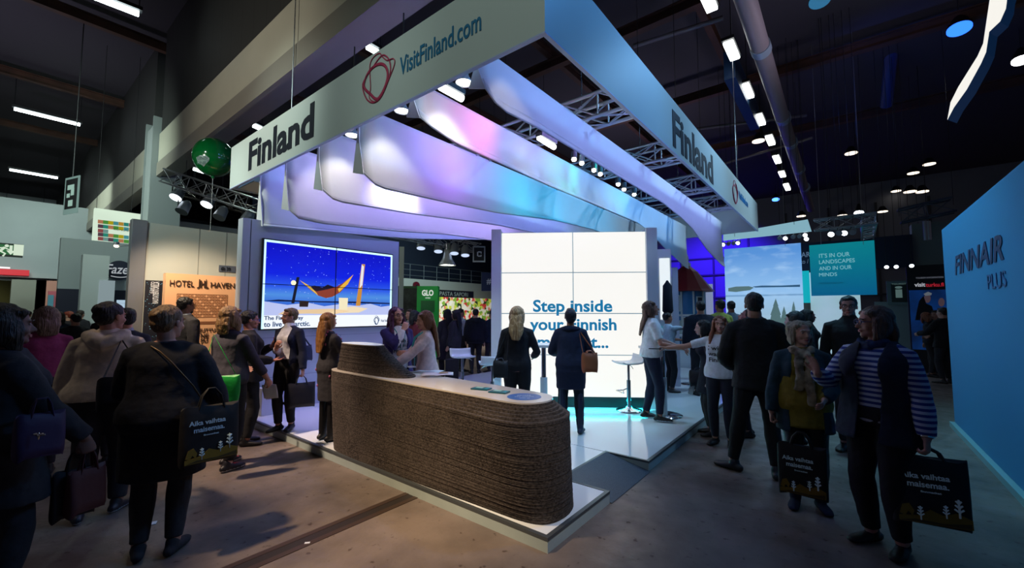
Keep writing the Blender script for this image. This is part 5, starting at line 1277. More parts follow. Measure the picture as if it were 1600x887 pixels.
# big projection screen, teal hanging sign, second screen
def sky_screen():
    m = mat('lake_projection', '7fb0e0', .6, emit=1.); nt = m.node_tree; b = nt.nodes['Principled BSDF']; b.inputs['Base Color'].default_value = (.1, .12, .14, 1)
    tc = nt.nodes.new('ShaderNodeTexCoord'); sx = nt.nodes.new('ShaderNodeSeparateXYZ'); nt.links.new(tc.outputs['Object'], sx.inputs[0])
    mr = nt.nodes.new('ShaderNodeMapRange'); mr.inputs[1].default_value = 0; mr.inputs[2].default_value = 2.6; nt.links.new(sx.outputs['Z'], mr.inputs[0])
    rp = nt.nodes.new('ShaderNodeValToRGB'); cr = rp.color_ramp; cr.elements[0].color = lin('8fa8a8'); cr.elements[1].color = lin('4f86c8')
    for pos, c in ((.25, '8cacc4'), (.47, '8fb6da'), (.485, '5a84ac'), (.50, '8ab4dc'), (.68, '7aa8d8')): cr.elements.new(pos).color = lin(c)
    n = nt.nodes.new('ShaderNodeTexNoise'); n.inputs['Scale'].default_value = 1.6; n.inputs['Detail'].default_value = 5; mp = nt.nodes.new('ShaderNodeMapping'); mp.inputs['Scale'].default_value = (1, 1, 2.6)
    nt.links.new(tc.outputs['Object'], mp.inputs[0]); nt.links.new(mp.outputs[0], n.inputs['Vector'])
    r2 = nt.nodes.new('ShaderNodeMapRange'); r2.inputs[1].default_value = .52; r2.inputs[2].default_value = .78; r2.inputs[4].default_value = .5; nt.links.new(n.outputs['Fac'], r2.inputs[0])
    mx = nt.nodes.new('ShaderNodeMix'); mx.data_type = 'RGBA'; mx.inputs[7].default_value = lin('b4d2ee'); nt.links.new(r2.outputs[0], mx.inputs[0])
    nt.links.new(mr.outputs[0], rp.inputs[0]); nt.links.new(rp.outputs[0], mx.inputs[6]); nt.links.new(mx.outputs[2], b.inputs['Emission Color']); b.inputs['Emission Strength'].default_value = 1.15
    return m
YS = 15.; Wq = lambda x, y: WY(x, y, YS)
a, c = Wq(1137, 560), Wq(1251, 380)
sc_ = thing('projection_screen', 'large hanging projection screen showing a pale lake and clouds', 'screen', (a.x, YS, .9))
MB().bb((a.x, YS, .9), (c.x, YS + .05, Wq(1194, 384).z)).build('screen_surface', sky_screen(), sc_)
# islands and spruce tops in the projected picture
def pol(pts, col, nm, d=.003, s=.55): MB().slab([Wq(x, y) + Vector((0, -d, 0)) for x, y in pts], -YA, .002).build(nm, emis('lake_' + col, col, s), sc_)
pol([(1138, 450), (1150, 447.5), (1170, 447), (1178, 449), (1172, 453), (1150, 456), (1138, 455)], '6f9498', 'island')
pol([(1176, 447.5), (1190, 446), (1220, 446), (1250, 444.5), (1250, 448), (1180, 449)], '41719c', 'far_shore')
for i, (x, y, w) in enumerate(((1212, 466, 14), (1225, 478, 11), (1240, 470, 9), (1178, 490, 12))):
    pol([(x, y), (x + w * .3, y + 12), (x + w * .25, y + 12), (x + w * .6, y + 26), (x + w * .5, y + 26), (x + w, y + 60), (x - w, y + 60), (x - w * .5, y + 26), (x - w * .6, y + 26), (x - w * .25, y + 12), (x - w * .3, y + 12)], '6a8f94', 'spruce_top')
for x in (1157, 1227):
    q = Wq(x, 384); MB().cyl(q, (q.x, q.y, 9.2), .006, 5).build('wire', M_STEEL, sc_)
YT = 14.2; Wt = lambda x, y: WY(x, y, YT)
a, c = Wt(1268, 462), Wt(1366, 376)
ts = thing('teal_sign', 'hanging teal sign reading ITS IN OUR LANDSCAPES AND IN OUR MINDS', 'sign', (a.x, YT, a.z))
def tealm():
    m = mat('teal_print', '0b7f96', .5, emit=.5); nt = m.node_tree; b = nt.nodes['Principled BSDF']; tc = nt.nodes.new('ShaderNodeTexCoord'); sx = nt.nodes.new('ShaderNodeSeparateXYZ'); nt.links.new(tc.outputs['Object'], sx.inputs[0])
    mr = nt.nodes.new('ShaderNodeMapRange'); mr.inputs[2].default_value = 1.75; nt.links.new(sx.outputs['Z'], mr.inputs[0]); rp = nt.nodes.new('ShaderNodeValToRGB'); rp.color_ramp.elements[0].color = lin('06608c'); rp.color_ramp.elements[1].color = lin('0a8f94')
    nt.links.new(mr.outputs[0], rp.inputs[0]); nt.links.new(rp.outputs[0], b.inputs['Base Color']); nt.links.new(rp.outputs[0], b.inputs['Emission Color']); b.inputs['Emission Strength'].default_value = .75; return m
MB().bb((a.x, YT, a.z), (c.x, YT + .08, Wt(1317, 379).z)).build('board', tealm(), ts)
M_TL = emis('teal_letters', '8fd0d8', .7)
for s, x0, x1, yt, yb in (("IT'S IN OUR", 1280, 1328, 396.5, 403), ('LANDSCAPES', 1280, 1336, 406.5, 412.5), ('AND IN OUR', 1280, 1331, 416.5, 422.5), ('MINDS', 1280, 1308, 426.5, 432)): text_px(s, x0, x1, yt, yb, lambda x, y: WY(x, y, YT - .002), XA, M_TL, ts)
text_px('VISITFINLAND.COM', 1280, 1317, 441.5, 444, lambda x, y: WY(x, y, YT - .002), XA, mat('teal_small', '2f93a8', .5), ts)
for x in (1283, 1349):
    q = Wt(x, 382); MB().cyl(q, (q.x, q.y, 9.2), .007, 5).build('wire', M_STEEL, ts)
a, c = WY(1263, 520, 15.5), WY(1342, 424, 15.5)
s2 = thing('projection_screen', 'smaller pale projection screen behind the man in black glasses', 'screen', (a.x, 15.5, .6))
MB().bb((a.x, 15.5, 0), (c.x, 15.55, WY(1300, 424, 15.5).z)).build('screen_surface', mat('forest_projection', 'a9c4d8', .6, emit=.75, col2='9fc0c8', nscale=1.2), s2)
a, c = WY(1251, 452, 15.3), WY(1264, 424, 15.3)
tp = thing('turquoise_panel', 'narrow turquoise lit panel between the two projection screens', 'panel', (a.x, 15.3, 0))
MB().bb((a.x - .1, 15.3, WY(1257, 473, 15.3).z), (c.x, 15.35, WY(1257, 423, 15.3).z)).build('lit_panel', emis('turquoise_glow', '0ab4c4', .8), tp); MB().bb((a.x - .1, 15.3, 0), (c.x, 15.35, WY(1257, 473, 15.3).z)).build('lower_panel', mat('panel_taupe', '5a554c', .6), tp)
# navy banner behind with partial lettering
Yn = 16.2; Wn = lambda x, y: WY(x, y, Yn)
a, c = Wn(1238, 432), Wn(1275, 378)
nbn = thing('navy_banner', 'navy banner with cut-off white lettering between the lake screen and the teal sign', 'banner', (a.x, Yn, a.z))
MB().bb((a.x, Yn, Wn(1255, 425).z), (c.x + 2.2, Yn + .08, Wn(1255, 380).z)).build('cloth', mat('banner_navy', '0b1430', .6), nbn)
wires(nbn, [Vector((a.x + .3, Yn + .04, Wn(1255, 382).z)), Vector((c.x + 2, Yn + .04, Wn(1255, 382).z))])
M_BL = mat('banner_letters', 'a8b4c4', .5, emit=.1)
text_px('ARCTIC', 1252, 1291, 394, 402, lambda x, y: WY(x, y, Yn - .003), XA, M_BL, nbn, bold=.02); text_px('to / From', 1251, 1285, 405.5, 412, lambda x, y: WY(x, y, Yn - .003), XA, M_BL, nbn)
# hanging light panel above the lake screen, row of spots
Yl = 13.4; Wl = lambda x, y: WY(x, y, Yl)
pts = [Wl(1130, 375.5), Wl(1268, 361), Wl(1262, 342.5), Wl(1130, 366)]
hlp = tag(MB().slab(pts, -YA, .06).build('hanging_light_panel', emis('pale_cyan_glow', '9fd4e6', .62), at=tuple(pts[0])), 'long pale cyan light panel hanging above the lake screen', 'light panel'); wires(hlp, [pts[2] - XA * .3 - Z * .1, pts[3] + XA * .3 - Z * .1])
for i, (x, y, g_) in enumerate(((1131, 381, 1), (1139, 380, 0), (1147, 379, 0), (1154, 378.5, 1), (1219, 371, 0), (1228, 371, 1), (1240, 369, 0), (1250, 368, 0), (1259, 366, 1), (1261, 372, 1))):
    par_can(WY(x, y, 13.7), ORD[i] + (' lit' if g_ else ' unlit') + ' spotlight from the left below the hanging cyan light panel', bool(g_), 'spotlights below the cyan panel', .5, (-.2, -.9, -.5), 'f2fbff', 7)
# truss frame with four spots right of it
a, c = WY(1272, 352, 13), WY(1371, 341.5, 13); ttr = tag(truss_geo(a, c, .26, .26, .02, .35).build('truss', M_STEEL, at=tuple(a)), 'short truss carrying four spotlights above the teal sign', 'truss'); wires(ttr, [a + XA * .3, c - XA * .3])
ttr = tag(truss_geo(c - XA * .15, Vector((c.x - .1, c.y + 2.6, c.z)), .26, .26, .02, .35).build('truss', M_STEEL, at=tuple(c)), 'truss leg going back from the four spotlights', 'truss'); wires(ttr, [Vector((c.x - .1, c.y + 2.3, c.z))])
for i, (x, y, g_) in enumerate(((1299.5, 364, 1), (1312, 362, 0), (1320, 362, 1), (1333, 361, 0))): par_can(WY(x, y, 13), ['leftmost lit', 'second, unlit', 'third, lit', 'fourth, unlit'][i] + ' spotlight under the short truss above the teal sign', bool(g_), 'four spotlights on the short truss', .62, (-.2, -.9, -.6), 'eaf6ff', 7)
a, c = WY(1405, 338, 15), WY(1490, 320, 15); ttr = tag(truss_geo(a, c, .35, .35, .025, .5).build('truss', mat('blue_steel', '5a6676', .4, .6), at=tuple(a)), 'dim truss disappearing behind the airline wall', 'truss'); wires(ttr, [a, c])
# playhouse tower
p = WD(1074, 487, 12.7); cz = Vector((p.x, p.y, 0)); th_ = thing('tower_house', 'round blue play tower with a red conical roof behind the tall tables', 'playhouse', cz)
def ringz(r, z, n=12):
    r *= 1.08; z = z if z < 1 else 1.65 + (z - 1.65) * 1.1 if z > 1.65 else z
    return [(cz.x + r * math.cos(a), cz.y + r * math.sin(a), z) for a in [2 * math.pi * k / n + .3 for k in range(n)]]
MB().rings([ringz(.48, .1), ringz(.48, 2.22)], smooth=False).build('tower_wall', mat('tower_blue', '2a6f9c', .6), th_)
MB().rings([ringz(.72, 2.2), ringz(.66, 2.26), ringz(.30, 2.74), ringz(.12, 2.90), ringz(.08, 2.92)], smooth=False).build('conical_roof', mat('roof_red', '7a1620', .5), th_)
MB().rings([ringz(.11, 2.90), ringz(.13, 2.97), ringz(.06, 3.04), ringz(.075, 3.14), ringz(.02, 3.3), ringz(.005, 3.42)]).build('finial', mat('finial_white', 'c8d4d4', .5), th_)
M_TRIM = mat('tower_trim', 'b9c6c0', .5)
tov = (Vector((0, 0, 0)) - cz).normalized(); ang0 = math.atan2(tov.y, tov.x)
for da in (-.95, -.3, .35, 1.0):
    a = ang0 + da; q = cz + Vector((math.cos(a), math.sin(a), 0)) * .513; MB().cyl(q + Z * .1, q + Z * 2.25, .03, 8).build('corner_trim', M_TRIM, th_)
for z in (1.55,): MB().rings([ringz(.495, z - .03), ringz(.51, z - .03), ringz(.51, z + .03), ringz(.495, z + .03)], smooth=False).build('band', M_TRIM, th_)
for da, z, w, h_, m_ in ((-.62, 1.9, .22, .42, mat('window_dark', '14202c', .3)), (-.62, 1.2, .2, .34, mat('window_pale', '8fa8b0', .3)), (.05, 1.2, .26, .55, mat('tower_door', '3a2a28', .5)), (.7, 1.92, .14, .3, mat('window_dark', '14202c', .3)), (.7, 1.3, .12, .22, M_TRIM)):
    a = ang0 + da; q = cz + Vector((math.cos(a), math.sin(a), 0)) * .51
    f = MB().box(q + Z * z, (.05, w + .06, h_ + .06), a).build('window_frame', M_TRIM, th_); MB().box(q + Z * z + Vector((math.cos(a), math.sin(a), 0)) * .02, (.03, w, h_), a).build('pane', m_, f)
# light box post with hanging jacket just right of the video wall
p = WD(1040, 487, 8.6); rz = ROT(1040); M3 = Matrix.Rotation(rz, 3, 'Z'); c0 = Vector((p.x, p.y, 0))
lx = thing('light_box', 'upright white light box just right of the bright video wall', 'light box', c0)
MB().box(c0 + Z * 1.52, (.26, .16, 2.83), rz).build('case', M_LWHITE, lx); MB().box(c0 + Z * 2.12 + M3 @ Vector((0, -.085, 0)), (.20, .02, 1.25), rz).build('lit_face', emis('box_white', 'f2fbff', .9), lx); MB().box(c0 + Z * 1.1 + M3 @ Vector((0, -.085, 0)), (.20, .02, .5), rz).build('aqua_face', emis('box_aqua', '18c8d0', .7), lx)
p = WD(1056, 487, 8.9); tag(MB().box((p.x, p.y, 1.34), (.12, .12, 2.5), ROT(1056)).build('white_post', M_LWHITE, at=(p.x, p.y, .1)), 'white square post beside the red-roofed tower', 'post')
p = WD(1043, 462, 8.3); jk = MB(); jk.tube([p + Z * .28, p + Z * .2, p - Z * .3], [(.03, .03), (.09, .05), (.11, .06)], 12, side=RGT); tag(jk.build('hanging_jacket', cloth('0d1424'), at=tuple(p)), 'dark jacket hanging on the upright white light box', 'jacket')
# white cabinets and blue wall bits
tag(MB().bb((-3.95, 12.25, 0), (-2.2, 12.5, .72)).build('white_counter', mat('counter_white', 'b8ccd4', .4)), 'low white counter behind the tall tables', 'counter')
p = WD(1094, 470, 16); tag(MB().box((p.x, p.y, 1.35), (.9, .1, 2.7), ROT(1094)).build('white_screen_panel', mat('pale_lit_panel', 'b8c4e8', .5, emit=.3), at=(p.x, p.y, 0)), 'white upright panel against the blue wall', 'panel')
b = MB()
for x in np.arange(-16, 4, 2.2): b.bb((x, 31.9, 0), (x + .12, 32, 8))
for z in (2.6, 4.2, 5.4): b.bb((-16, 31.85, z), (4, 31.95, z + .1))
tag(b.build('wall_framing', mat('framing_dark', '30343c', .6)), 'dark steel framing grid on the blue-lit back wall', 'framing')
# tourist information sign
Yi = 17.5; Wi = lambda x, y: WY(x, y, Yi)
a, c = Wi(1387, 476), Wi(1421, 438)
ti = thing('information_sign', 'framed dark sign with a pale letter i and the word TOURIST', 'sign', (a.x, Yi, a.z))
MB().bb((a.x, Yi, a.z), (c.x, Yi + .1, c.z)).build('frame', mat('info_frame', '4f6468', .5), ti)
MB().bb((a.x + .1, Yi - .01, a.z + .08), (c.x - .06, Yi, c.z - .1)).build('dark_face', mat('info_dark', '10201f', .5), ti)
M_IN = emis('info_pale', '5f7a78', .55); Wi2 = lambda x, y: WY(x, y, Yi - .015)
text_px('i', 1399, 1411, 447, 465, Wi2, XA, M_IN, ti, bold=.02); text_px('TOURIST', 1393, 1416, 442.5, 445, Wi2, XA, M_IN, ti)
MB().cyl((a.x + 1, Yi, c.z), (a.x + 1, Yi, 9.2), .01, 5).build('hanger', M_DARK, ti)
tag(MB().bb((a.x - .3, Yi + .15, 0), (c.x + .8, Yi + .3, a.z + .1)).build('grey_booth_wall', mat('booth_grey', '5f7074', .6)), 'grey booth wall under the tourist sign', 'wall')
# turku banner with two costumed figures: a plain printed panel
Yk = 16.; Wk = lambda x, y: WY(x, y, Yk)
a, c = Wk(1421, 500), Wk(1482, 412)
tk = thing('city_banner', 'tall dark banner reading visit turku with a printed picture of two people', 'banner', (a.x, Yk, 0))
MB().bb((a.x, Yk, 0), (c.x + .6, Yk + .1, c.z)).build('cloth', mat('banner_black', '15161c', .6), tk)
Wk2 = lambda x, y: WY(x, y, Yk - .004)
text_px('visit', 1429, 1446, 442, 448, Wk2, XA, emis('turku_white', 'c8ccd8', .6), tk, bold=.02); text_px('turku.fi', 1446.5, 1475, 442, 448, Wk2, XA, emis('turku_red', 'a82030', .8), tk, bold=.02)
text_px('TOURISM INFORMATION', 1431, 1474, 433, 435.5, Wk2, XA, emis('turku_grey', '8a90a0', .4), tk)
q0, q1 = Wk2(1423, 500), Wk2(1483, 452)
MB().bb((q0.x, Yk - .004, q0.z - .8), (q1.x, Yk, q1.z)).build('printed_picture', mat('picture_blue', '0f3f86', .5, emit=.35, col2='0a1f44', nscale=1.5), tk)
def face_print(x, y, s, m1, nm):
    pts = [(x + s * 4 * math.cos(t), y + s * 5.5 * math.sin(t)) for t in [2 * math.pi * k / 14 for k in range(14)]]
    MB().slab([Wk2(*p) + Vector((0, -.004, 0)) for p in pts], -YA, .003).build(nm, m1, tk)
face_print(1449, 466, 1.3, mat('print_skin', '8c7078', .5, emit=.15), 'printed_face'); face_print(1471, 472, 1.25, mat('print_skin', '8c7078', .5, emit=.15), 'printed_face')
pts = [(1432, 488), (1436, 470), (1443, 462), (1447, 474), (1456, 478), (1460, 490), (1458, 500), (1430, 500)]; MB().slab([Wk2(*p) + Vector((0, -.006, 0)) for p in pts], -YA, .003).build('printed_dark_coat', mat('print_coat', '10101a', .6), tk)
pts = [(1462, 500), (1465, 482), (1474, 480), (1482, 486), (1483, 500)]; MB().slab([Wk2(*p) + Vector((0, -.006, 0)) for p in pts], -YA, .003).build('printed_dark_coat', mat('print_coat', '10101a', .6), tk)
pts = [(1443, 459), (1450, 455.5), (1456, 458), (1455, 461), (1446, 462)]; MB().slab([Wk2(*p) + Vector((0, -.007, 0)) for p in pts], -YA, .003).build('printed_cap', mat('print_cap', 'a8b0b8', .5, emit=.2), tk)
p = Wk(1473, 380); tag(MB().bb((p.x - .55, 16.4, 0), (p.x + .9, 17, Wk(1470, 342).z)).build('grey_pillar', mat('pillar_grey', '6f7a78', .6), at=(p.x, 16.4, 0)), 'grey green pillar rising behind the dark city banner', 'pillar')
for i, x in enumerate((1449, 1454)):
    q = WY(x, 400, 15.9); tag(MB().cyl((q.x, q.y, 3.6), (q.x, q.y, WY(x, 345, 15.9).z), .05, 10).build('pipe', M_STEEL, at=(q.x, q.y, 3.6)), ['left of the twin vertical pipes beside the grey green pillar', 'right of the twin vertical pipes beside the grey green pillar'][i], 'pipe')
for i, (x, y) in enumerate(((1385, 416), (1400, 415.5), (1424, 414))): par_can(WY(x, y, 15.5), ['left', 'middle', 'right'][i] + ' small white spotlight above the tourist sign', True, 'spotlights above the tourist sign', .45, (0, -1, -.5), 'eaf6ff', 6)
q = WY(1438, 400, 18); amb = tag(MB().bb((q.x - .8, 18, q.z - .2), (q.x + .5, 18.1, q.z + .25)).build('amber_panel', emis('amber_glow', '9a6a1c', .5), at=tuple(q)), 'dim amber lit panel high above the tourist sign', 'light panel'); wires(amb, [Vector((q.x, 18.05, q.z + .2))])

# overhead right: duct, pipes, row of light boxes, round lamps, zigzag light sculpture
duct = thing('air_duct', 'long round grey duct running away overhead on the right', 'duct', (-1.1, 6, 7))
MB().cyl((-1.12, 3.4, 7.1), (-1.2, 27, 7.1), .17, 20).build('pipe', mat('duct_paint', '8a7f80', .5, .2), duct)
for y in (9.6, 13.6, 15.8, 19, 22): MB().cyl((-1.14, y, 7.1), (-1.14, y + .25, 7.1), .19, 20).build('clamp_band', mat('duct_band', '9fb0bc', .4, .4), duct)
for i, (x0, y0, x1, y1) in enumerate(((1099, -6, 1116, 13), (1134, 60, 1152, 97), (1158, 128, 1177, 156), (1180, 177, 1195, 197), (1199, 210, 1208, 228), (1209, 242, 1219, 256), (1218, 267, 1226, 277), (1226, 286, 1233, 298))):
    a, c = WZ((x0 + x1) / 2 - (x1 - x0) * .25, y0, 7.4), WZ((x0 + x1) / 2 + (x1 - x0) * .25, y1, 7.4); m_ = (a + c) / 2; L = max(.7, (c - a).length)
    t = thing('tube_light_box', ['nearest', 'second', 'third', 'fourth', 'fifth', 'sixth', 'seventh', 'eighth'][i] + ' bright light box in the row along the grey duct', 'lamp', m_, 'row of light boxes by the duct')
    L *= .75
    MB().box(m_, (.20, L, .07)).build('diffuser', emis('box_light', 'fbfffb', 7), t, bevel=.02); MB().box(m_ + Z * .07, (.25, L + .1, .07)).build('housing', M_DARK, t)
    MB().cyl(m_ + Z * .1, Vector((m_.x, m_.y, 9.2)), .012, 5).build('hanger', M_DARK, t)
RX = (1452, 1427, 1400, 1422, 1441, 1379, 1316, 1252, 1330, 1185)
for i, (x, y) in enumerate(((1452, 257), (1427, 271), (1400, 299), (1422, 300), (1441, 300), (1379, 331), (1316, 337), (1252, 338), (1330, 240), (1185, 221), (1428, 221), (1460, 214), (1480, 258), (1472, 280), (1457, 300))[:10]):
    p = WZ(x, y, 8.4) if y < 300 else WZ(x, y, 7.0)
    t = thing('round_ceiling_lamp', ORD[sorted(range(10), key=lambda k: RX[k]).index(i)] + ' round warm ceiling lamp counted from the left over the far right hall', 'lamp', p, 'round ceiling lamps on the far right')
    MB().cyl(p, p + Z * .03, .22, 18).build('diffuser', emis('warm_round', 'ffeed8', 2.2), t); MB().cyl(p + Z * .03, p + Z * .3, .24, 18, .1).build('shade', M_DARK, t)
for i, (x, y, r_, col, s, lb) in enumerate(((1499, 46, .3, '2a6aff', 2.5, 'blue round stage lamp high on the right'), (1596, 95, .22, 'ffffff', 9, 'bright white round lamp at the right edge of the photo'), (1342, 333, .12, 'eaf8ff', 12, 'brilliant white spotlight above the short truss'), (1281, 2, .3, '3f8fc0', .5, 'dim blue bell lamp cut by the top edge of the photo'), (1212, 312, .1, '3a6cff', 6, 'small blue spotlight below the row of light boxes'))):
    p = WZ(x, y, 8.3) if i != 2 else WD(x, y, 16); r_ *= p.dot(FWD) / 13; t = thing('round_lamp', lb, 'lamp', p)
    d = (_C - p).normalized() * .35 - Z; d.normalize()
    MB().cyl(p, p - d * .03, r_, 20).build('lens', emis('round_' + col, col, s), t); MB().tube([p - d * .03, p - d * .2, p - d * .4], [r_ * 1.06, r_ * .8, r_ * .3], 18, ends=False).build('shade', M_DARK, t)
    MB().cyl(p - d * .4, Vector((p.x, p.y, 9.2)), .012, 5).build('hanger', M_DARK, t)
# zigzag light sculpture: lit face toward the aisle, blue sides
ZD = 7.2; zp = [(1480, 187), (1485, 160), (1497, 136), (1527, 88), (1536, 68), (1541, 34), (1547, -6), (1557, -40), (1585, -40), (1573, -2), (1571, 14), (1562, 34), (1545, 50), (1540, 82), (1532, 100), (1510, 140), (1490, 168)]
pts = [WD(x, y, ZD) for x, y in zp]
zs_ = thing('zigzag_light', 'tall zigzag white light sculpture with blue sides hanging at the upper right', 'light sculpture', pts[0])
off = RGT * .32 + FWD * .14
MB().rings([[p + off for p in pts], pts], smooth=False, cap=True).build('blue_body', mat('sculpture_blue', '1c4f8a', .4, emit=.12), zs_)
cen = sum(pts, Vector()) / len(pts)
MB().slab([p - FWD * .008 for p in pts], -FWD, .006).build('lit_face', emis('sculpture_white', 'fdfaf2', .95), zs_)
MB().cyl(pts[5] + off * .5, pts[5] + off * .5 + Z * 3.5, .012, 6).build('hanger', M_DARK, zs_)
# dark service pipes / blue banner strip
a = WD(1400, 5, 11); c = WD(1385, 165, 13); tag(MB().cyl(a, c, .16, 12).build('blue_lit_pipe', mat('pipe_blue', '1a2f6a', .5), at=tuple(a)), 'thick blue lit pipe high on the right of the dark ceiling', 'pipe')
spot('pipe_wash', WD(1330, 200, 9), (a + c) / 2, 200, (.05, .15, 1), 60, .8)
for i, (x0, y0, x1, y1) in enumerate(((990, 72, 1130, 28), (1060, 205, 1260, 180), (1100, 265, 1270, 215))):
    a, c = WZ(x0, y0, 7.8), WZ(x1, y1, 7.8); tag(MB().cyl(a, c, .05, 10).build('ceiling_pipe', mat('pipe_grey', '6a6668', .5, .4), at=tuple(a)), ['nearest thin ceiling pipe crossing above the blue sign face', 'second thin ceiling pipe crossing behind the blue sign face', 'farthest thin ceiling pipe crossing near the duct'][i], 'pipe')
a, c = WZ(1138, 60, 8.2), WZ(1128, 140, 8.2); tag(MB().bb((a.x - .12, a.y, 7.2), (a.x + .12, a.y + 3.6, 7.9)).build('blue_duct', mat('duct_blue', '12375a', .5), at=(a.x, a.y, 8)), 'dark blue square duct beside the light boxes', 'duct')
# litter on the floor
for i, (x, y, w, a_, lb) in enumerate(((233, 819, .09, 30, 'small white paper scrap lying by the dark coated visitor'), (480, 849, .035, 10, 'tiny pale crumb of paper near the floor channel'), (402, 682, .03, 0, 'tiny white scrap beside the platform edge'))):
    p = WZ(x, y, 0); tag(MB().box((p.x, p.y, .004), (w, w * .6, .006), YAW + R(a_)).build('paper_scrap', mat('scrap_white', 'd5dbe4', .6), at=(p.x, p.y, 0)), lb, 'paper')
# ================================================================== the visitors and staff
def at_foot(x, y, top, z0=0.):
    p = WZ(x, y, z0); d = p.dot(FWD); return p, CAM_H - z0 + (487 - top) / 654 * d - .012
def at_dist(x, d, top, z0=0.):
    p = WD(x, 487, d); return p, CAM_H - z0 + (487 - top) / 654 * d - .012
def on(x, y=None, ty=480, z0=0., dist=None, face=0, label='', **k):
    p, h = at_foot(x, y, ty, z0) if dist is None else at_dist(x, dist, ty, z0)
    return person(label, p, ROT(x, face), h=h, z0=z0, **k)
NAVY, BLACK, CHAR = '1c2436', '26252b', '2c2d34'
def T(col, **k): return dict(col=col, **k)
def bag(label, cat, top, rz, w, h, d, col, handle=.22, name='tote_bag', taper=.9, prints=None, group=None, strap_to=None, mm=None):
    """soft bag hanging from its handles; top = where the handles are held"""
    top = Vector(top); M3 = Matrix.Rotation(rz, 3, 'Z'); c = top - Z * (handle + h / 2)
    t = thing(name, label, cat, c - Z * h / 2, group); m = mm or mat('bag_' + col, col, .6, bump=.2, bscale=12); rs = []
    for q in range(9):
        v = q / 8; ww = w / 2 * (taper + (1 - taper) * math.sin(v * math.pi * .5 + .6)) if taper < 1 else w / 2; dd = d / 2 * (.35 + .65 * (1 - v) ** .6) * (1 if q else .7)
        ring = []
        for a in [2 * math.pi * j / 28 for j in range(28)]:
            ring.append(c + M3 @ Vector((ww * math.copysign(abs(math.cos(a)) ** .35, math.cos(a)), dd * math.copysign(abs(math.sin(a)) ** .55, math.sin(a)), -h / 2 + h * v + .012 * math.sin(a * 3 + q))))
        rs.append(ring)
    bd = MB().rings(rs).build('bag_body', m, t)
    for s in (-1, 1):
        if handle > .02:
            y = s * d * .16
            MB().tube([c + M3 @ Vector((-w * .22, y, h / 2 - .02)), c + M3 @ Vector((-w * .16, y * .7, h / 2 + handle * .6)), top + M3 @ Vector((-.02, 0, 0)), top + M3 @ Vector((.02, 0, 0)), c + M3 @ Vector((w * .16, y * .7, h / 2 + handle * .6)), c + M3 @ Vector((w * .22, y, h / 2 - .02))], (.012, .004), 6).build('handle', m, t)
    if strap_to is not None:
        a = c + M3 @ Vector((-w * .4, 0, h / 2 - .01)); b_ = c + M3 @ Vector((w * .4, 0, h / 2 - .01)); s_ = Vector(strap_to)
        MB().tube([a, a.lerp(s_, .5), s_, b_.lerp(s_, .5), b_], (.012, .004), 6).build('strap', m, t)
    if prints:
        F = lambda u, v: c + M3 @ Vector((u * w / 2, -d / 2 * (.35 + .65 * (1 - v) ** .6) - .006, -h / 2 + h * v))
        r, u_ = M3 @ XA, (F(0, .9) - F(0, .1)).normalized()
        MW, MY, MO = mat('print_pale_blue', 'a9c4d4', .6, emit=.03), mat('print_ochre', '8a6a14', .7), mat('print_dark_ochre', '4f3c10', .7)
        for s, u0, v, wd, hh in (('Aika vaihtaa', -.78, .70, .62, .085), ('maisemaa.', -.62, .575, .52, .085), ('finnmatkat', -.3, .50, .26, .03)): text(s, F(u0, v), r, u_, wd * w, hh * h, MW, parent=bd, bold=.02, depth=.002)
        def pp(pts, m_, nm, k=0): MB().slab([F(a, b) + (M3 @ YA) * -(.002 + k * .0015) for a, b in pts], -(M3 @ YA), .0015).build(nm, m_, bd)
        pp([(-.9, .05), (.9, .05), (.9, .19), (.55, .26), (.2, .2), (-.1, .26), (-.4, .16), (-.9, .13)], MY, 'printed_hills')
        pp([(-.86, .06), (-.5, .1), (.2, .085), (.86, .13), (.86, .06)], MO, 'printed_shadow_hill', 1)
        pp([(-.88, .16), (-.80, .29), (-.62, .32), (-.5, .22), (-.55, .14), (-.66, .2), (-.74, .13)], MY, 'printed_animal', 1)
        for x0, y0, k in ((.28, .17, .7), (.6, .2, 1.), (-.35, .1, .75)):
            b = MB(); q = .004
            for a0, a1 in ((F(x0, y0), F(x0, y0 + .26 * k)), *[(F(x0, y0 + (.08 + .06 * i) * k), F(x0 + s * (.11 - .022 * i) * k, y0 + (.12 + .06 * i) * k)) for i in range(3) for s in (-1, 1)]): b.tube([a0 - (M3 @ YA) * .004, a1 - (M3 @ YA) * .004], (.006 * k, .002), 5)
            b.build('printed_tree', MW, bd)
    return t
def sheet(label, c, rz, w, h, tilt, col='d6dbe6', name='paper_sheet', cat='paper'):
    M3 = Matrix.Rotation(rz, 3, 'Z') @ Matrix.Rotation(tilt, 3, 'X'); c = Vector(c)
    G = [[c + M3 @ Vector((u * w / 2, .012 * math.sin(u * 2 + v), v * h / 2)) for u in np.linspace(-1, 1, 8)] for v in np.linspace(-1, 1, 5)]
    return tag(MB().grid(G).build(name, mat('sheet_' + col, col, .6), at=tuple(c), solid=.003), label, cat)

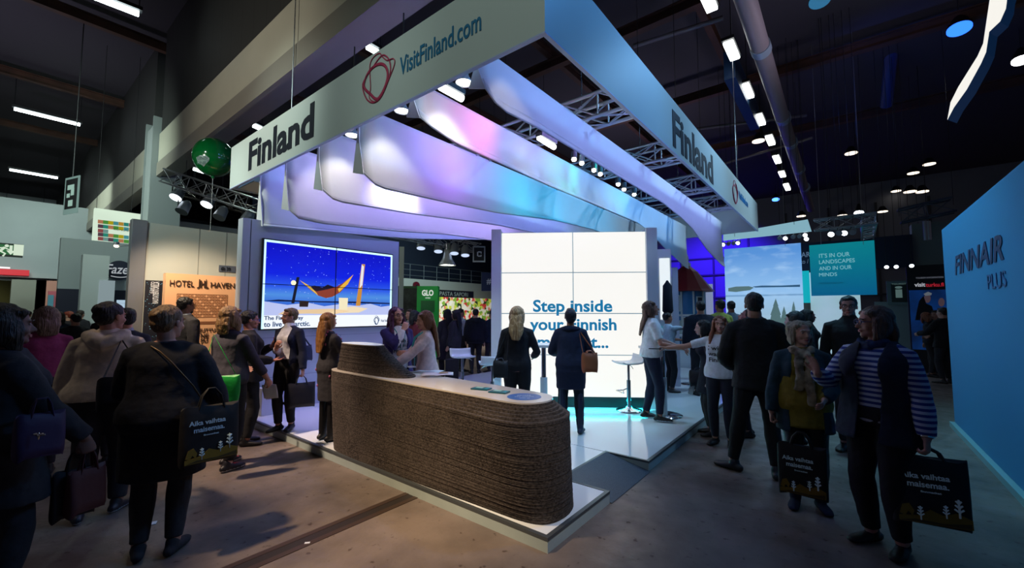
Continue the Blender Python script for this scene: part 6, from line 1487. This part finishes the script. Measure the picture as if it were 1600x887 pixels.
# ---- left queue
p = on(18, dist=2.35, ty=472, face=-78, label='person in all black with dark hair at the left photo edge', skin='7a5a50', vox=.010, wide=1.15, coat=T(BLACK, hem=.62, loose=.03), bottom=T(BLACK), hair=('bob', '0c0a0a'), arms=dict(R=dict(w=(.20, .34, .83), curl=.95, dir=(0, .25, -1))))
q = hand_pos(p, 'R', .09)
bag('dull red paper carrier bag held low by the person in all black', 'bag', q, ROT(108, 40), .20, .24, .09, '4a2024', .10, 'paper_bag', 1)
bag('dark carrier bag beside the dull red paper bag', 'bag', q - RGT * .05 - FWD * .02, ROT(108, 20), .19, .26, .08, '1c1a22', .10, 'paper_bag', 1)
bag('purple handbag with a silver bee charm beside the person in all black', 'bag', WD(66, 622, 2.25), ROT(66, 20), .19, .22, .10, '2a1540', .08, 'handbag')
q = WD(60, 681, 2.19); t = thing('bee_charm', 'silver bee shaped charm hanging on the purple handbag', 'charm', q)
MB().ell(q, (.008, .006, .02)).build('bee_body', M_CHROME, t)
for s in (-1, 1): MB().ell(q + RGT * .018 * s + Z * .008, (.018, .004, .008), Matrix.Rotation(YAW, 3, 'Z')).build('wing', M_CHROME, t)
p = on(72, dist=4.3, ty=477, face=12, label='person in a raspberry pink top with light brown bob, seen from behind', vox=.012, top=T('8c2f5c', hem=.9), bottom=T(BLACK), hair=('bob', '5a4636', '7a6350'), arms=dict(L=dict(w=(-.2, .25, 1.05))))
B = on(152, 806, 470, face=-14, label='person in a beige hooded sweatshirt, black trousers and dark sneakers', vox=.010, wide=1.2, skin='b07a64', top=T('d6c4ab', hem=.93, loose=.05, hood=True, collar=True, e=.014), bottom=T(BLACK, e=.016), shoes=('1a1c26', 'b9bfca'), hair=('up', '120e0c'), head=(-38, 0, 0), arms=dict(L=dict(w=(-.29, .06, .80), curl=.9, dir=(-.05, .1, -1)), R=dict(w=(.24, .22, .98), curl=.8)), feet=dict(L=dict(p=(-.10, -.06, .085), yaw=14), R=dict(p=(.10, .06, .085), yaw=-16)))
bag('black shoulder bag resting at the hip of the person in the beige hoodie', 'bag', WD(196, 585, 3.12), ROT(190), .30, .22, .12, '1a1a1f', .02, 'shoulder_bag', strap_to=B.world @ B.sp(1.40, .10, -.09))
p = on(198, dist=4.7, ty=480, face=8, label='person with round dark hair and a pale collar between the hoodie and the dark coat', vox=.012, top=T('9c98a0', hem=.9, collar=True), coat=T(BLACK, hem=.7, open=(.0, .0)), bottom=T(BLACK), hair=('up', '0e0b0b'))
B = on(243, 868, 475, face=-16, label='person in a long black coat with swept-up ash blond hair, seen from behind', vox=.010, wide=1.22, skin='b58674', top=T(NAVY, hem=.9), coat=T('10141e', hem=.52, loose=.03, e=.012), bottom=T(BLACK), shoes=(BLACK, None), hair=('up', '4a3a2a', '7a6348'), head=(-28, 0, 0), arms=dict(R=dict(w=(.30, .20, .93), curl=.95, dir=(.2, .3, -.8), palm=(-1, .3, 0)), L=dict(w=(-.16, .3, 1.05))))
q = hand_pos(B, 'R', .06)
bag('black printed tote bag with ochre hills, held beside the long black coat', 'bag', WD(331, 606, 2.95), ROT(331, 17), .34, .37, .12, '0b0c12', .12, 'tote_bag', .97, True, 'printed black tote bags')
MB().tube([B.sp(1.425, -.06, -.10), B.sp(1.39, -.0, -.135), B.sp(1.32, .07, -.155), B.sp(1.24, .13, -.155), B.sp(1.15, .19, -.13), B.sp(1.05, .235, -.09)], (.006, .003), 6).build('shoulder_chain', mat('chain_brass', '6f5f48', .4, .6), B.root)
p = on(292, dist=6.4, ty=464, face=-62, label='bearded person in a dark suit looking at the tan hotel panel', fem=False, vox=.012, skin='8f6a58', top=T('b9bcc4', collar=True), coat=T(BLACK, hem=.84, open=(.05, .06)), bottom=T(BLACK), hair=('short', '0d0a09'), glasses='14141a')
b = MB(); b.ell(p.HP(0, .045, .025), (.05, .05, .035), p.MH); p.put(fuse(b, 'beard', .009, 2, .006, TEXH), 'beard', hairm('14100e'))
B = on(352, 731, 477, face=-48, label='person with blond bob, charcoal sweater and black leggings carrying a green bag', vox=.010, wide=1.12, top=T('3a3944', sleeve=.86, hem=.88, loose=.02), bottom=T('121216', e=.008), shoes=('17161c', 'c4c4cc'), hair=('bob', '9a7a4a', '5f4630'),
       arms=dict(R=dict(w=(.27, .26, .86), curl=.7, dir=(.0, .5, -.8), palm=(-1, 0, .2)), L=dict(w=(-.16, .28, 1.02))), feet=dict(L=dict(p=(-.09, .10, .085), yaw=0), R=dict(p=(.10, -.06, .085), yaw=-8)))
for s_ in 'LR':
    j = B.LG[s_]; M_ = Matrix.Rotation(j['yaw'], 3, 'Z'); b = MB()
    for k_ in range(4): b.tube([j['A'] + M_ @ Vector((-.022, .05 + .022 * k_, -.022 - .006 * k_)), j['A'] + M_ @ Vector((.022, .058 + .022 * k_, -.022 - .006 * k_))], .004, 5)
    sh = [o for o in B.root.children if o.name.startswith('shoe')]; b.build('laces', mat('red_laces', 'e0304a', .5, emit=.15), sh['LR'.index(s_)])
sheet('white paper sheet held low by the person with the blond bob', hand_pos(B, 'R', .12) - Z * .05, ROT(390, -30), .15, .17, R(18))
bag('bright green bag slung at the hip of the person with the blond bob', 'bag', WD(343, 588, 4.22), ROT(343, -5), .36, .30, .16, '0f9a34', .0, 'green_bag', .75, strap_to=WD(334, 522, 4.3), mm=mat('green_nylon', '0fa236', .45, bump=.5, bscale=9))
B = on(384, 694, 484, face=-86, label='laughing person with short dark hair and blue glasses by the platform edge', vox=.010, fem=True, wide=1.1, skin='a8705c', top=T('3a3f66', col2='14182c', hem=.88, disp=.008), coat=T('131319', hem=.80, open=(.08, .07)), bottom=T('15161c'), shoes=('0e0e10', None), hair=('short', '0d0b0c'), glasses='2a4fb0', head=(5, 4, 0), arms=dict(R=dict(w=(.17, .24, 1.06), curl=.25, dir=(.0, 1, .05), palm=(0, 0, 1), spread=.4), L=dict(w=(-.10, .26, 1.22), curl=.35, dir=(.1, .45, .8), palm=(.4, -.6, 0), spread=.3)))
# ---- on the platform, left
B = on(446, 671, 480, PT, face=142, label='person in navy cardigan and white shirt standing at the platform edge with a black bag', vox=.010, skin='c08a74', top=T('d9dbe0', hem=.90, sleeve=.9, collar=True), coat=T('101a34', hem=.88, open=(.10, .085), name='cardigan', e=.006), bottom=T('131419', e=.012), shoes=('0d0d10', None), hair=('short', '7a6240', '5a452c'), head=(-34, 0, -6), arms=dict(R=dict(w=(-.02, .27, 1.16), curl=.35, dir=(-.5, .35, .5), palm=(.3, -1, 0), spread=.25), L=dict(w=(-.27, .04, .83), curl=.95, dir=(-.05, .0, -1))), feet=dict(L=dict(p=(-.06, -.03, .085)), R=dict(p=(.07, .06, .085))))
q = hand_pos(B, 'L', .08)
bag('boxy black document bag held by the person in the navy cardigan', 'bag', q, ROT(478, 12), .34, .30, .16, '0e1120', .10, 'document_bag', 1)
bag('small navy shoulder bag at the back of the person in the navy cardigan', 'bag', WD(481, 540, 5.85), ROT(481, 60), .16, .2, .09, '0f1838', .0, 'shoulder_bag', strap_to=B.world @ B.sp(1.42, -.12, -.02))
B = on(510, 687, 487, PT, face=-58, label='person with long golden brown hair in a black dress with pink specks', vox=.010, top=None, coat=T(BLACK, hem=.52, sleeve=.9, name='dress', flare=.03, e=.0, straight=.2), bottom=T(BLACK, e=.008), shoes=('0c0c10', None, .55), hair=('long', 'a06f38', '6a4424', .30, False), arms=dict(R=dict(w=(.12, .33, 1.08), dir=(0, 1, 0)), L=dict(w=(-.12, .33, 1.08))))
b = MB(); rnd = random.Random(4); me = B.coat.data
bv = BVHTree.FromPolygons([v.co for v in me.vertices], [tuple(f.vertices) for f in me.polygons])
for i in range(26):
    z = rnd.uniform(.62, 1.35); a = rnd.uniform(0, 6.28); hit = bv.ray_cast(Vector((math.cos(a) * .6, math.sin(a) * .6, z)), Vector((-math.cos(a), -math.sin(a), 0)))
    if hit[0]: b.ell(hit[0], (.012, .012, .018), n=8, m=5)
b.build('pink_specks', mat('speck_pink', 'b0567a', .7), B.root)
# ---- hostesses behind the desk
M_TEE = mat('tee_ink', '15151c', .7)
B = on(621, dist=5.25, ty=478, z0=PT, face=-157, label='hostess in a violet blazer and glasses, hand on chin, behind the desk', vox=.010, skin='c99684', wide=1.1, top=T('dfe0e8', hem=.88), coat=T('2c2468', hem=.84, open=(.11, .075), name='blazer', e=.006), bottom=T(BLACK), hair=('long', '2a1030', '5a1a52', .26, True), glasses='14101c', head=(8, -4, 4), lanyard='2fa8a8', arms=dict(R=dict(w=(-.01, .165, 1.405), pole=(.6, .3, -1), curl=.55, dir=(-.35, -.05, .7), palm=(-.4, -1, .1)), L=dict(w=(-.02, .27, 1.12), curl=.5, dir=(1, .15, 0), palm=(0, -1, 0))))
shirt_text(B, B.top, 'I wish I\nwas in\nFinland', 1.20, .17, .17, M_TEE)
B = on(668, dist=4.9, ty=484, z0=PT, face=97, label='hostess in a pale pink blouse with long brown hair, arms on the desk', vox=.010, skin='c4907c', top=T('dbbdb8', hem=.86, loose=.02, fl=.012, e=.010, name='blouse'), bottom=T('1a2238'), hair=('long', '5f3a24', '7a4f30', .36, False), head=(4, 2, 0), lean=6, lanyard='3fb0b4', arms=dict(R=dict(w=(.16, .44, .96), pole=(.4, -.8, -.5), curl=.4, dir=(.1, 1, -.05), palm=(0, 0, -1)), L=dict(w=(-.12, .50, .96), pole=(-.5, -.6, -.5), curl=.4, dir=(.15, 1, -.05), palm=(0, 0, -1))))
# ---- at the tall tables
B = on(808, dist=5.25, ty=477, z0=PT, face=-6, label='person in black with wavy blond hair, seen from behind at the video wall', vox=.010, wide=1.05, top=T('0f121c', hem=.86), bottom=T('0d1018'), hair=('long', 'b89a70', '7a5f42', .20, False), arms=dict(R=dict(w=(.19, .26, 1.02), dir=(0, 1, 0)), L=dict(w=(-.21, .10, .86))))
bag('small black handbag hanging left of the person with wavy blond hair', 'bag', WD(782, 560, 5.0), ROT(782), .18, .19, .12, '0c0e16', .03, 'handbag', .8, strap_to=B.world @ B.sp(1.42, -.10, -.06))
B = on(893, 678, 480, PT, face=2, label='person in a long navy coat and tall boots with head bowed, seen from behind', vox=.010, wide=1.1, lean=8, head=(0, -38, 0), coat=T('0f1c38', hem=.60, loose=.01, e=.008, flare=-.01), bottom=T('0c1222', e=.008), shoes=('10203c', None, .62), hair=('short', '14141c'), arms=dict(R=dict(w=(.17, .30, 1.06), dir=(-.2, 1, 0)), L=dict(w=(-.17, .30, 1.06), dir=(.2, 1, 0))), feet=dict(L=dict(p=(-.12, .02, .085)), R=dict(p=(.12, .05, .085))))
b = MB(); b.tube([B.sp(1.40 + .01, .11 * math.cos(a), -.01 + .10 * math.sin(a)) for a in [2 * math.pi * i / 14 for i in range(15)]], .035, 8); B.put(fuse(b, 'coat_hood', .012, 2), 'coat_hood', cloth('0f1c38'))
bag('tan leather shoulder bag hanging from the person in the long navy coat', 'bag', WD(921, 548, 5.12), ROT(921, 18), .20, .22, .12, '9a5a34', .03, 'shoulder_bag', .75, strap_to=B.world @ B.sp(1.40, .11, -.05), mm=mat('tan_leather', 'a5603a', .5, bump=.15, bscale=20))
B = on(1020, 655, 469, PT, face=-82, label='person in a white t-shirt and dark jeans leaning on the tall table, brown hair', vox=.010, wide=1.18, skin='b07a68', lean=5, head=(0, -14, 0), top=T('d8dbe2', sleeve=.42, hem=.90, loose=.02, e=.012), bottom=T('161d38', e=.008), shoes=('14141a', 'b4bcc4'), hair=('long', '4a3226', '6f5242', .28, False), arms=dict(R=dict(w=(.20, .34, 1.04), pole=(.3, -1, -.3), curl=.4, dir=(0, 1, 0), palm=(0, 0, -1)), L=dict(w=(-.10, .38, 1.04), curl=.4, dir=(.1, 1, 0), palm=(0, 0, -1))), feet=dict(L=dict(p=(-.09, -.08, .085), yaw=5), R=dict(p=(.10, .08, .085), yaw=-8)))
sheet('pale leaflet lying on the tall table the white t-shirt leans on', WD(1042, 540, 6.0) * 1, ROT(1042), .26, .16, R(88), 'c9d4d4', 'leaflet', 'paper')
# ---- beyond the desk gap
for x, d, top, fc, k in ((698, 10.2, 482, 30, dict(label='person in a long black coat, left of the two dark visitors past the desk', coat=T(BLACK, hem=.5), hair=('long', '0c0a0a', None, .2, False))), (711, 10.0, 483, 60, dict(label='person in a long black coat, right of the two dark visitors past the desk', coat=T(BLACK, hem=.5), hair=('long', '0c0a0a', None, .25, False))),
    (721, 11.8, 482, -70, dict(label='person in a white shirt reading by the orange counter', fem=False, top=T('b9c4d4'), hair=('short', '1a1210'), arms=dict(R=dict(w=(.1, .38, 1.1)), L=dict(w=(-.1, .38, 1.1))))),
    (743, 11.4, 482, 4, dict(label='person in a hooded dark jacket walking away toward the food mural', fem=False, wide=1.15, coat=T('10131f', hem=.78, hood=True, loose=.03), hair=('short', '0d0b0c'))),
    (768, 11.6, 484, 40, dict(label='person in dark clothes half hidden by the violet side of the video wall', fem=False, coat=T('0e1a2c', hem=.8), hair=('short', '0d0b0c'))),
    (650, 8.6, 484, -60, dict(label='person in a dark red top in front of the green booth', top=T('5a1420'), hair=('bob', '0f0b0a'))),
    (640, 9.4, 482, 120, dict(label='pale faced person half hidden behind the long brown hair at the desk', top=T('8f8a94'), hair=('short', '3a2418')))):
    on(x, dist=d, ty=top, face=fc, vox=.014, bottom=T(BLACK), **k)
tag(MB().box(WD(707, 487, 9.7) - Z * (1.65 - .30), (.3, .2, .58), ROT(707)).build('dark_suitcase', mat('case_black', '0c0c10', .5), bevel=.02), 'dark suitcase standing at the feet of the two dark visitors', 'suitcase')
# ---- right of the video wall
B = on(1047, 612, 487, PT, face=-62, label='dark-haired person in a white t-shirt pointing right at the farther tall table', vox=.012, wide=1.05, skin='9a6450', top=T('aebecb', sleeve=.42, hem=.9), bottom=T('12141c'), hair=('short', '0f0b0a'), arms=dict(R=dict(w=(.12, .60, 1.42), pole=(.3, 0, -1), dir=(0, 1, .3)), L=dict(w=(-.1, .35, 1.1))))
on(1094, dist=7.9, ty=470, z0=PT, face=18, label='person in a dark jacket with a rucksack in front of the red-roofed tower', fem=False, vox=.012, wide=1.15, coat=T('10182c', hem=.85, e=.02), bottom=T(BLACK), hair=('short', '0e0b0d'))
on(1124, dist=8.4, ty=468, z0=PT, face=38, label='person in a lime yellow t-shirt, seen from behind', fem=False, vox=.012, wide=1.1, skin='9a6a54', top=T('a9b85a', sleeve=.42, e=.012), bottom=T('141a2c'), hair=('short', '14100e'), arms=dict(L=dict(w=(-.4, .35, 1.05), dir=(-.6, .8, 0))))
on(1142, dist=9.4, ty=470, z0=PT, face=20, label='person in a grey-blue t-shirt behind the lime yellow t-shirt', fem=False, vox=.013, skin='8a5f50', top=T('5f7488', sleeve=.42), bottom=T('141a2c'), hair=('short', '14100e'))
on(1106, dist=5.75, ty=498, face=100, label='person with a dark cap of hair bending left behind the printed t-shirt', vox=.012, lean=14, head=(0, -10, 0), skin='c09a94', coat=T('0f1426', hem=.62), bottom=T(BLACK), hair=('bob', '0c0a0e'))
bag('dark glossy handbag low behind the printed t-shirt', 'bag', WD(1091, 575, 6.2), ROT(1091), .26, .22, .14, '12182e', .04, 'handbag', .8)
tag(MB().box(WD(1082, 601, 6.3), (.07, .02, .28), ROT(1082), mat3=Matrix.Rotation(ROT(1082), 3, 'Z') @ Matrix.Rotation(R(14), 3, 'Y')).build('white_folder', mat('folder_white', 'b0c0d0', .5), at=tuple(WD(1082, 601, 6.3))), 'narrow white folder standing against the farther tall table', 'folder')
B = on(1130, 695, 492, face=166, label='person in a printed white t-shirt with red-brown hair reaching left', vox=.010, wide=1.08, skin='b98674', top=T('cfd4de', sleeve=.40, hem=.88, loose=.02, e=.012), bottom=T('111628', e=.008), shoes=('0d0f16', None), hair=('long', '6a3a26', '8a4a30', .22, True), head=(14, -2, 0), arms=dict(R=dict(w=(.66, .20, 1.245), pole=(.2, -.4, -1), curl=.75, dir=(1, .12, .05), palm=(0, .2, -1)), L=dict(w=(-.24, .06, .86))))
shirt_text(B, B.top, 'I wish I\nwas in\nFinland', 1.20, .25, .20, M_TEE, x=-.01)
p_ = hand_pos(B, 'R', .11); t = thing('phone', 'dark smartphone held out over the tall table by the printed t-shirt', 'phone', p_)
M3 = Matrix.Rotation(ROT(1080, 90), 3, 'Z'); MB().box(p_ - RGT * .05, (.075, .16, .010), mat3=M3).build('case', mat('phone_black', '0a1220', .2), t, bevel=.004); MB().box(p_ - RGT * .05 + Z * .006, (.068, .145, .002), mat3=M3).build('display', mat('phone_glass', '16384a', .1), t)
on(1162, dist=5.7, ty=481, face=92, label='person with a dark red ponytail looking down to the left', vox=.012, skin='b07a78', head=(0, -22, 0), top=T('141c34', hem=.8), bottom=T(BLACK), hair=('pony', '2c1018'))
B = on(1188, 742, 457, face=6, label='tall person in a black jacket, seen from behind, feet apart', fem=False, vox=.010, skin='9a7266', top=T('1a2a4c', collar=True), coat=T('0e1016', hem=.80, e=.012), bottom=T('0c0e16', e=.010), shoes=('101828', None), hair=('short', '14100f'), feet=dict(L=dict(p=(-.22, .05, .085), yaw=55), R=dict(p=(.13, -.02, .085), yaw=-8)), arms=dict(L=dict(w=(-.2, .22, .98)), R=dict(w=(.22, .2, .96))))
on(1238, dist=5.3, ty=485, face=72, label='pale person with long black hair peering past the black jacket', vox=.012, skin='c8a8a8', top=T('101420'), bottom=T(BLACK), hair=('long', '0c0a0e', None, .25, False))
on(1264, dist=7.2, ty=482, face=-80, label='dark-haired person in profile in front of the smaller lake screen', vox=.013, skin='8a5a54', top=T('12161f'), bottom=T(BLACK), hair=('bob', '0e0b0d'))
B = on(1263, 792, 499, face=-172, label='person with curly grey-blond hair, patterned scarf and mustard top', vox=.010, wide=1.12, skin='b98a78', top=T('7a6a1c', hem=.74, loose=.03, e=.014), coat=T('12303e', hem=.70, open=(.13, .085), name='cardigan', e=.008), bottom=T('0d0f16'), shoes=('0f1c38', None, .5), hair=('curly', 'a89a84', '6f6350'), head=(22, -2, 0), scarf=dict(mat=mat('scarf_pattern', 'b0a088', .85, nscale=14, col2='4f4436')), arms=dict(R=dict(w=(.27, .08, .83), curl=.9, dir=(.02, .05, -1)), L=dict(w=(-.12, .25, 1.02))))
q = hand_pos(B, 'R', .09)
bag('black printed tote bag with ochre animals, hanging below the mustard top', 'bag', WD(1251, 676, 3.42), ROT(1251, -3), .33, .38, .12, '0b0c12', .10, 'tote_bag', .97, True, 'printed black tote bags')
M_STR = stripes('navy_white_stripes', '16307a', 'aab4c8', .036, 'Z', .5)
B = on(1386, 856, 476, face=150, label='person in striped sweater, dark padded vest and glasses raising an open hand', vox=.010, wide=1.28, skin='b08070', top=dict(col='16307a', mat=M_STR, hem=.88, e=.010, fl=.010), coat=T('101c30', sleeve=0, hem=.76, open=(.07, .075), name='padded_vest', e=.022, skew=.03), bottom=T('0c0d14', e=.012), shoes=('0b0c12', None), hair=('bob', '4a362c', '6a4c3a', .5), glasses='1a2a6a', head=(-36, 0, 0), arms=dict(R=dict(w=(.17, .36, 1.21), pole=(.5, -.3, -1), curl=.18, dir=(.12, .25, .95), palm=(.1, 1, 0), spread=.5), L=dict(w=(-.30, .06, .84), curl=.8)), scarf=dict(mat=cloth('14305a', '0c1a38'), tails=False))
j = B.J['L']; b = MB(); ax = (j['W'] - j['E']).normalized(); c_ = j['W'] - ax * .01; s_ = ax.orthogonal().normalized(); u_ = ax.cross(s_)
b.tube([c_ + (s_ * math.cos(a) + u_ * math.sin(a)) * .034 for a in [2 * math.pi * i / 16 for i in range(17)]], (.011, .004), 6, ends=False); b.build('bracelet', M_CHROME, B.root)
b = MB()
for z_ in (1.33, 1.22, 1.11, 1.0): pass
q = hand_pos(B, 'L', .09)
bag('black printed tote bag with pale blue letters, beside the padded vest', 'bag', WD(1446, 700, 2.85), ROT(1446, 20), .40, .42, .14, '0b0c12', .06, 'tote_bag', .97, True, 'printed black tote bags')
on(1326, dist=5.1, ty=462, face=178, label='grey-bearded person in a black shirt and glasses in front of the small screen', fem=False, vox=.010, skin='9a6a60', top=T('0e0f14', collar=True), bottom=T(BLACK), hair=('short', '1c1a1c'), glasses='101014')
# ---- far right, by the city banner
on(1449, dist=10.8, ty=487, face=-95, label='red-haired person in black by the dark city banner', vox=.014, top=T(BLACK), bottom=T(BLACK), hair=('bob', '8a4a28'), arms=dict(R=dict(w=(.1, .38, 1.1))))
on(1471, dist=9.8, ty=480, face=58, label='person in a black jacket with white piping by the dark city banner', fem=False, vox=.014, coat=T('0d0d12', hem=.8), bottom=T(BLACK), hair=('short', '2a1a14'), arms=dict(L=dict(w=(-.15, .38, 1.1)), R=dict(w=(.15, .35, 1.05))))
on(1460, dist=10.7, ty=484, face=150, label='dark figure between the red-haired person and the piped jacket', vox=.015, top=T('12141c'), bottom=T(BLACK), hair=('short', '1a1210'))
# ---- the far crowd on the left
rnd = random.Random(11)
crowd = [(4, 7.5, 476, '0c0a0a', BLACK, 'black-haired visitor at the very left edge of the far crowd'), (32, 9, 484, '14100e', '1a1418', 'dark visitor left of the light brown bob in the far crowd'), (45, 13, 485, '241a14', '20242e', 'far visitor below the yellow shop wall'),
         (63, 14, 484, '17110f', '2a2430', 'far visitor in front of the peach column'), (78, 12, 482, '1a1412', '16202c', 'far visitor just right of the peach column'), (92, 9.5, 486, '20140f', '101c34', 'visitor in blue just right of the light brown bob'),
         (106, 10.5, 486, '7a2f1c', '1a1018', 'visitor with reddish hair left of the beige hoodie'), (118, 8, 489, '0e0c0c', BLACK, 'dark visitor right beside the beige hoodie'), (127, 12, 484, '2a1d16', '1c1c24', 'far visitor below the white boxy pillar'),
         (168, 9, 482, '241a14', '15151c', 'visitor behind the dark hair above the beige hoodie'), (181, 10, 479, 'b0a49a', '14141a', 'white-haired visitor right of the dark hair above the hoodie'), (190, 12, 482, '8a6a4a', '22222c', 'fair-haired visitor in front of the aqua column sign')]
for x, d, tp_, hc_, cc, lb in crowd:
    on(x, dist=d, ty=tp_, face=rnd.uniform(-40, 60), label=lb, vox=.017, fem=rnd.random() < .6, coat=T(cc, hem=.75), bottom=T(BLACK), hair=(rnd.choice(['short', 'bob', 'short']), hc_), group=None)
bpy.data.scenes.remove(TMP)
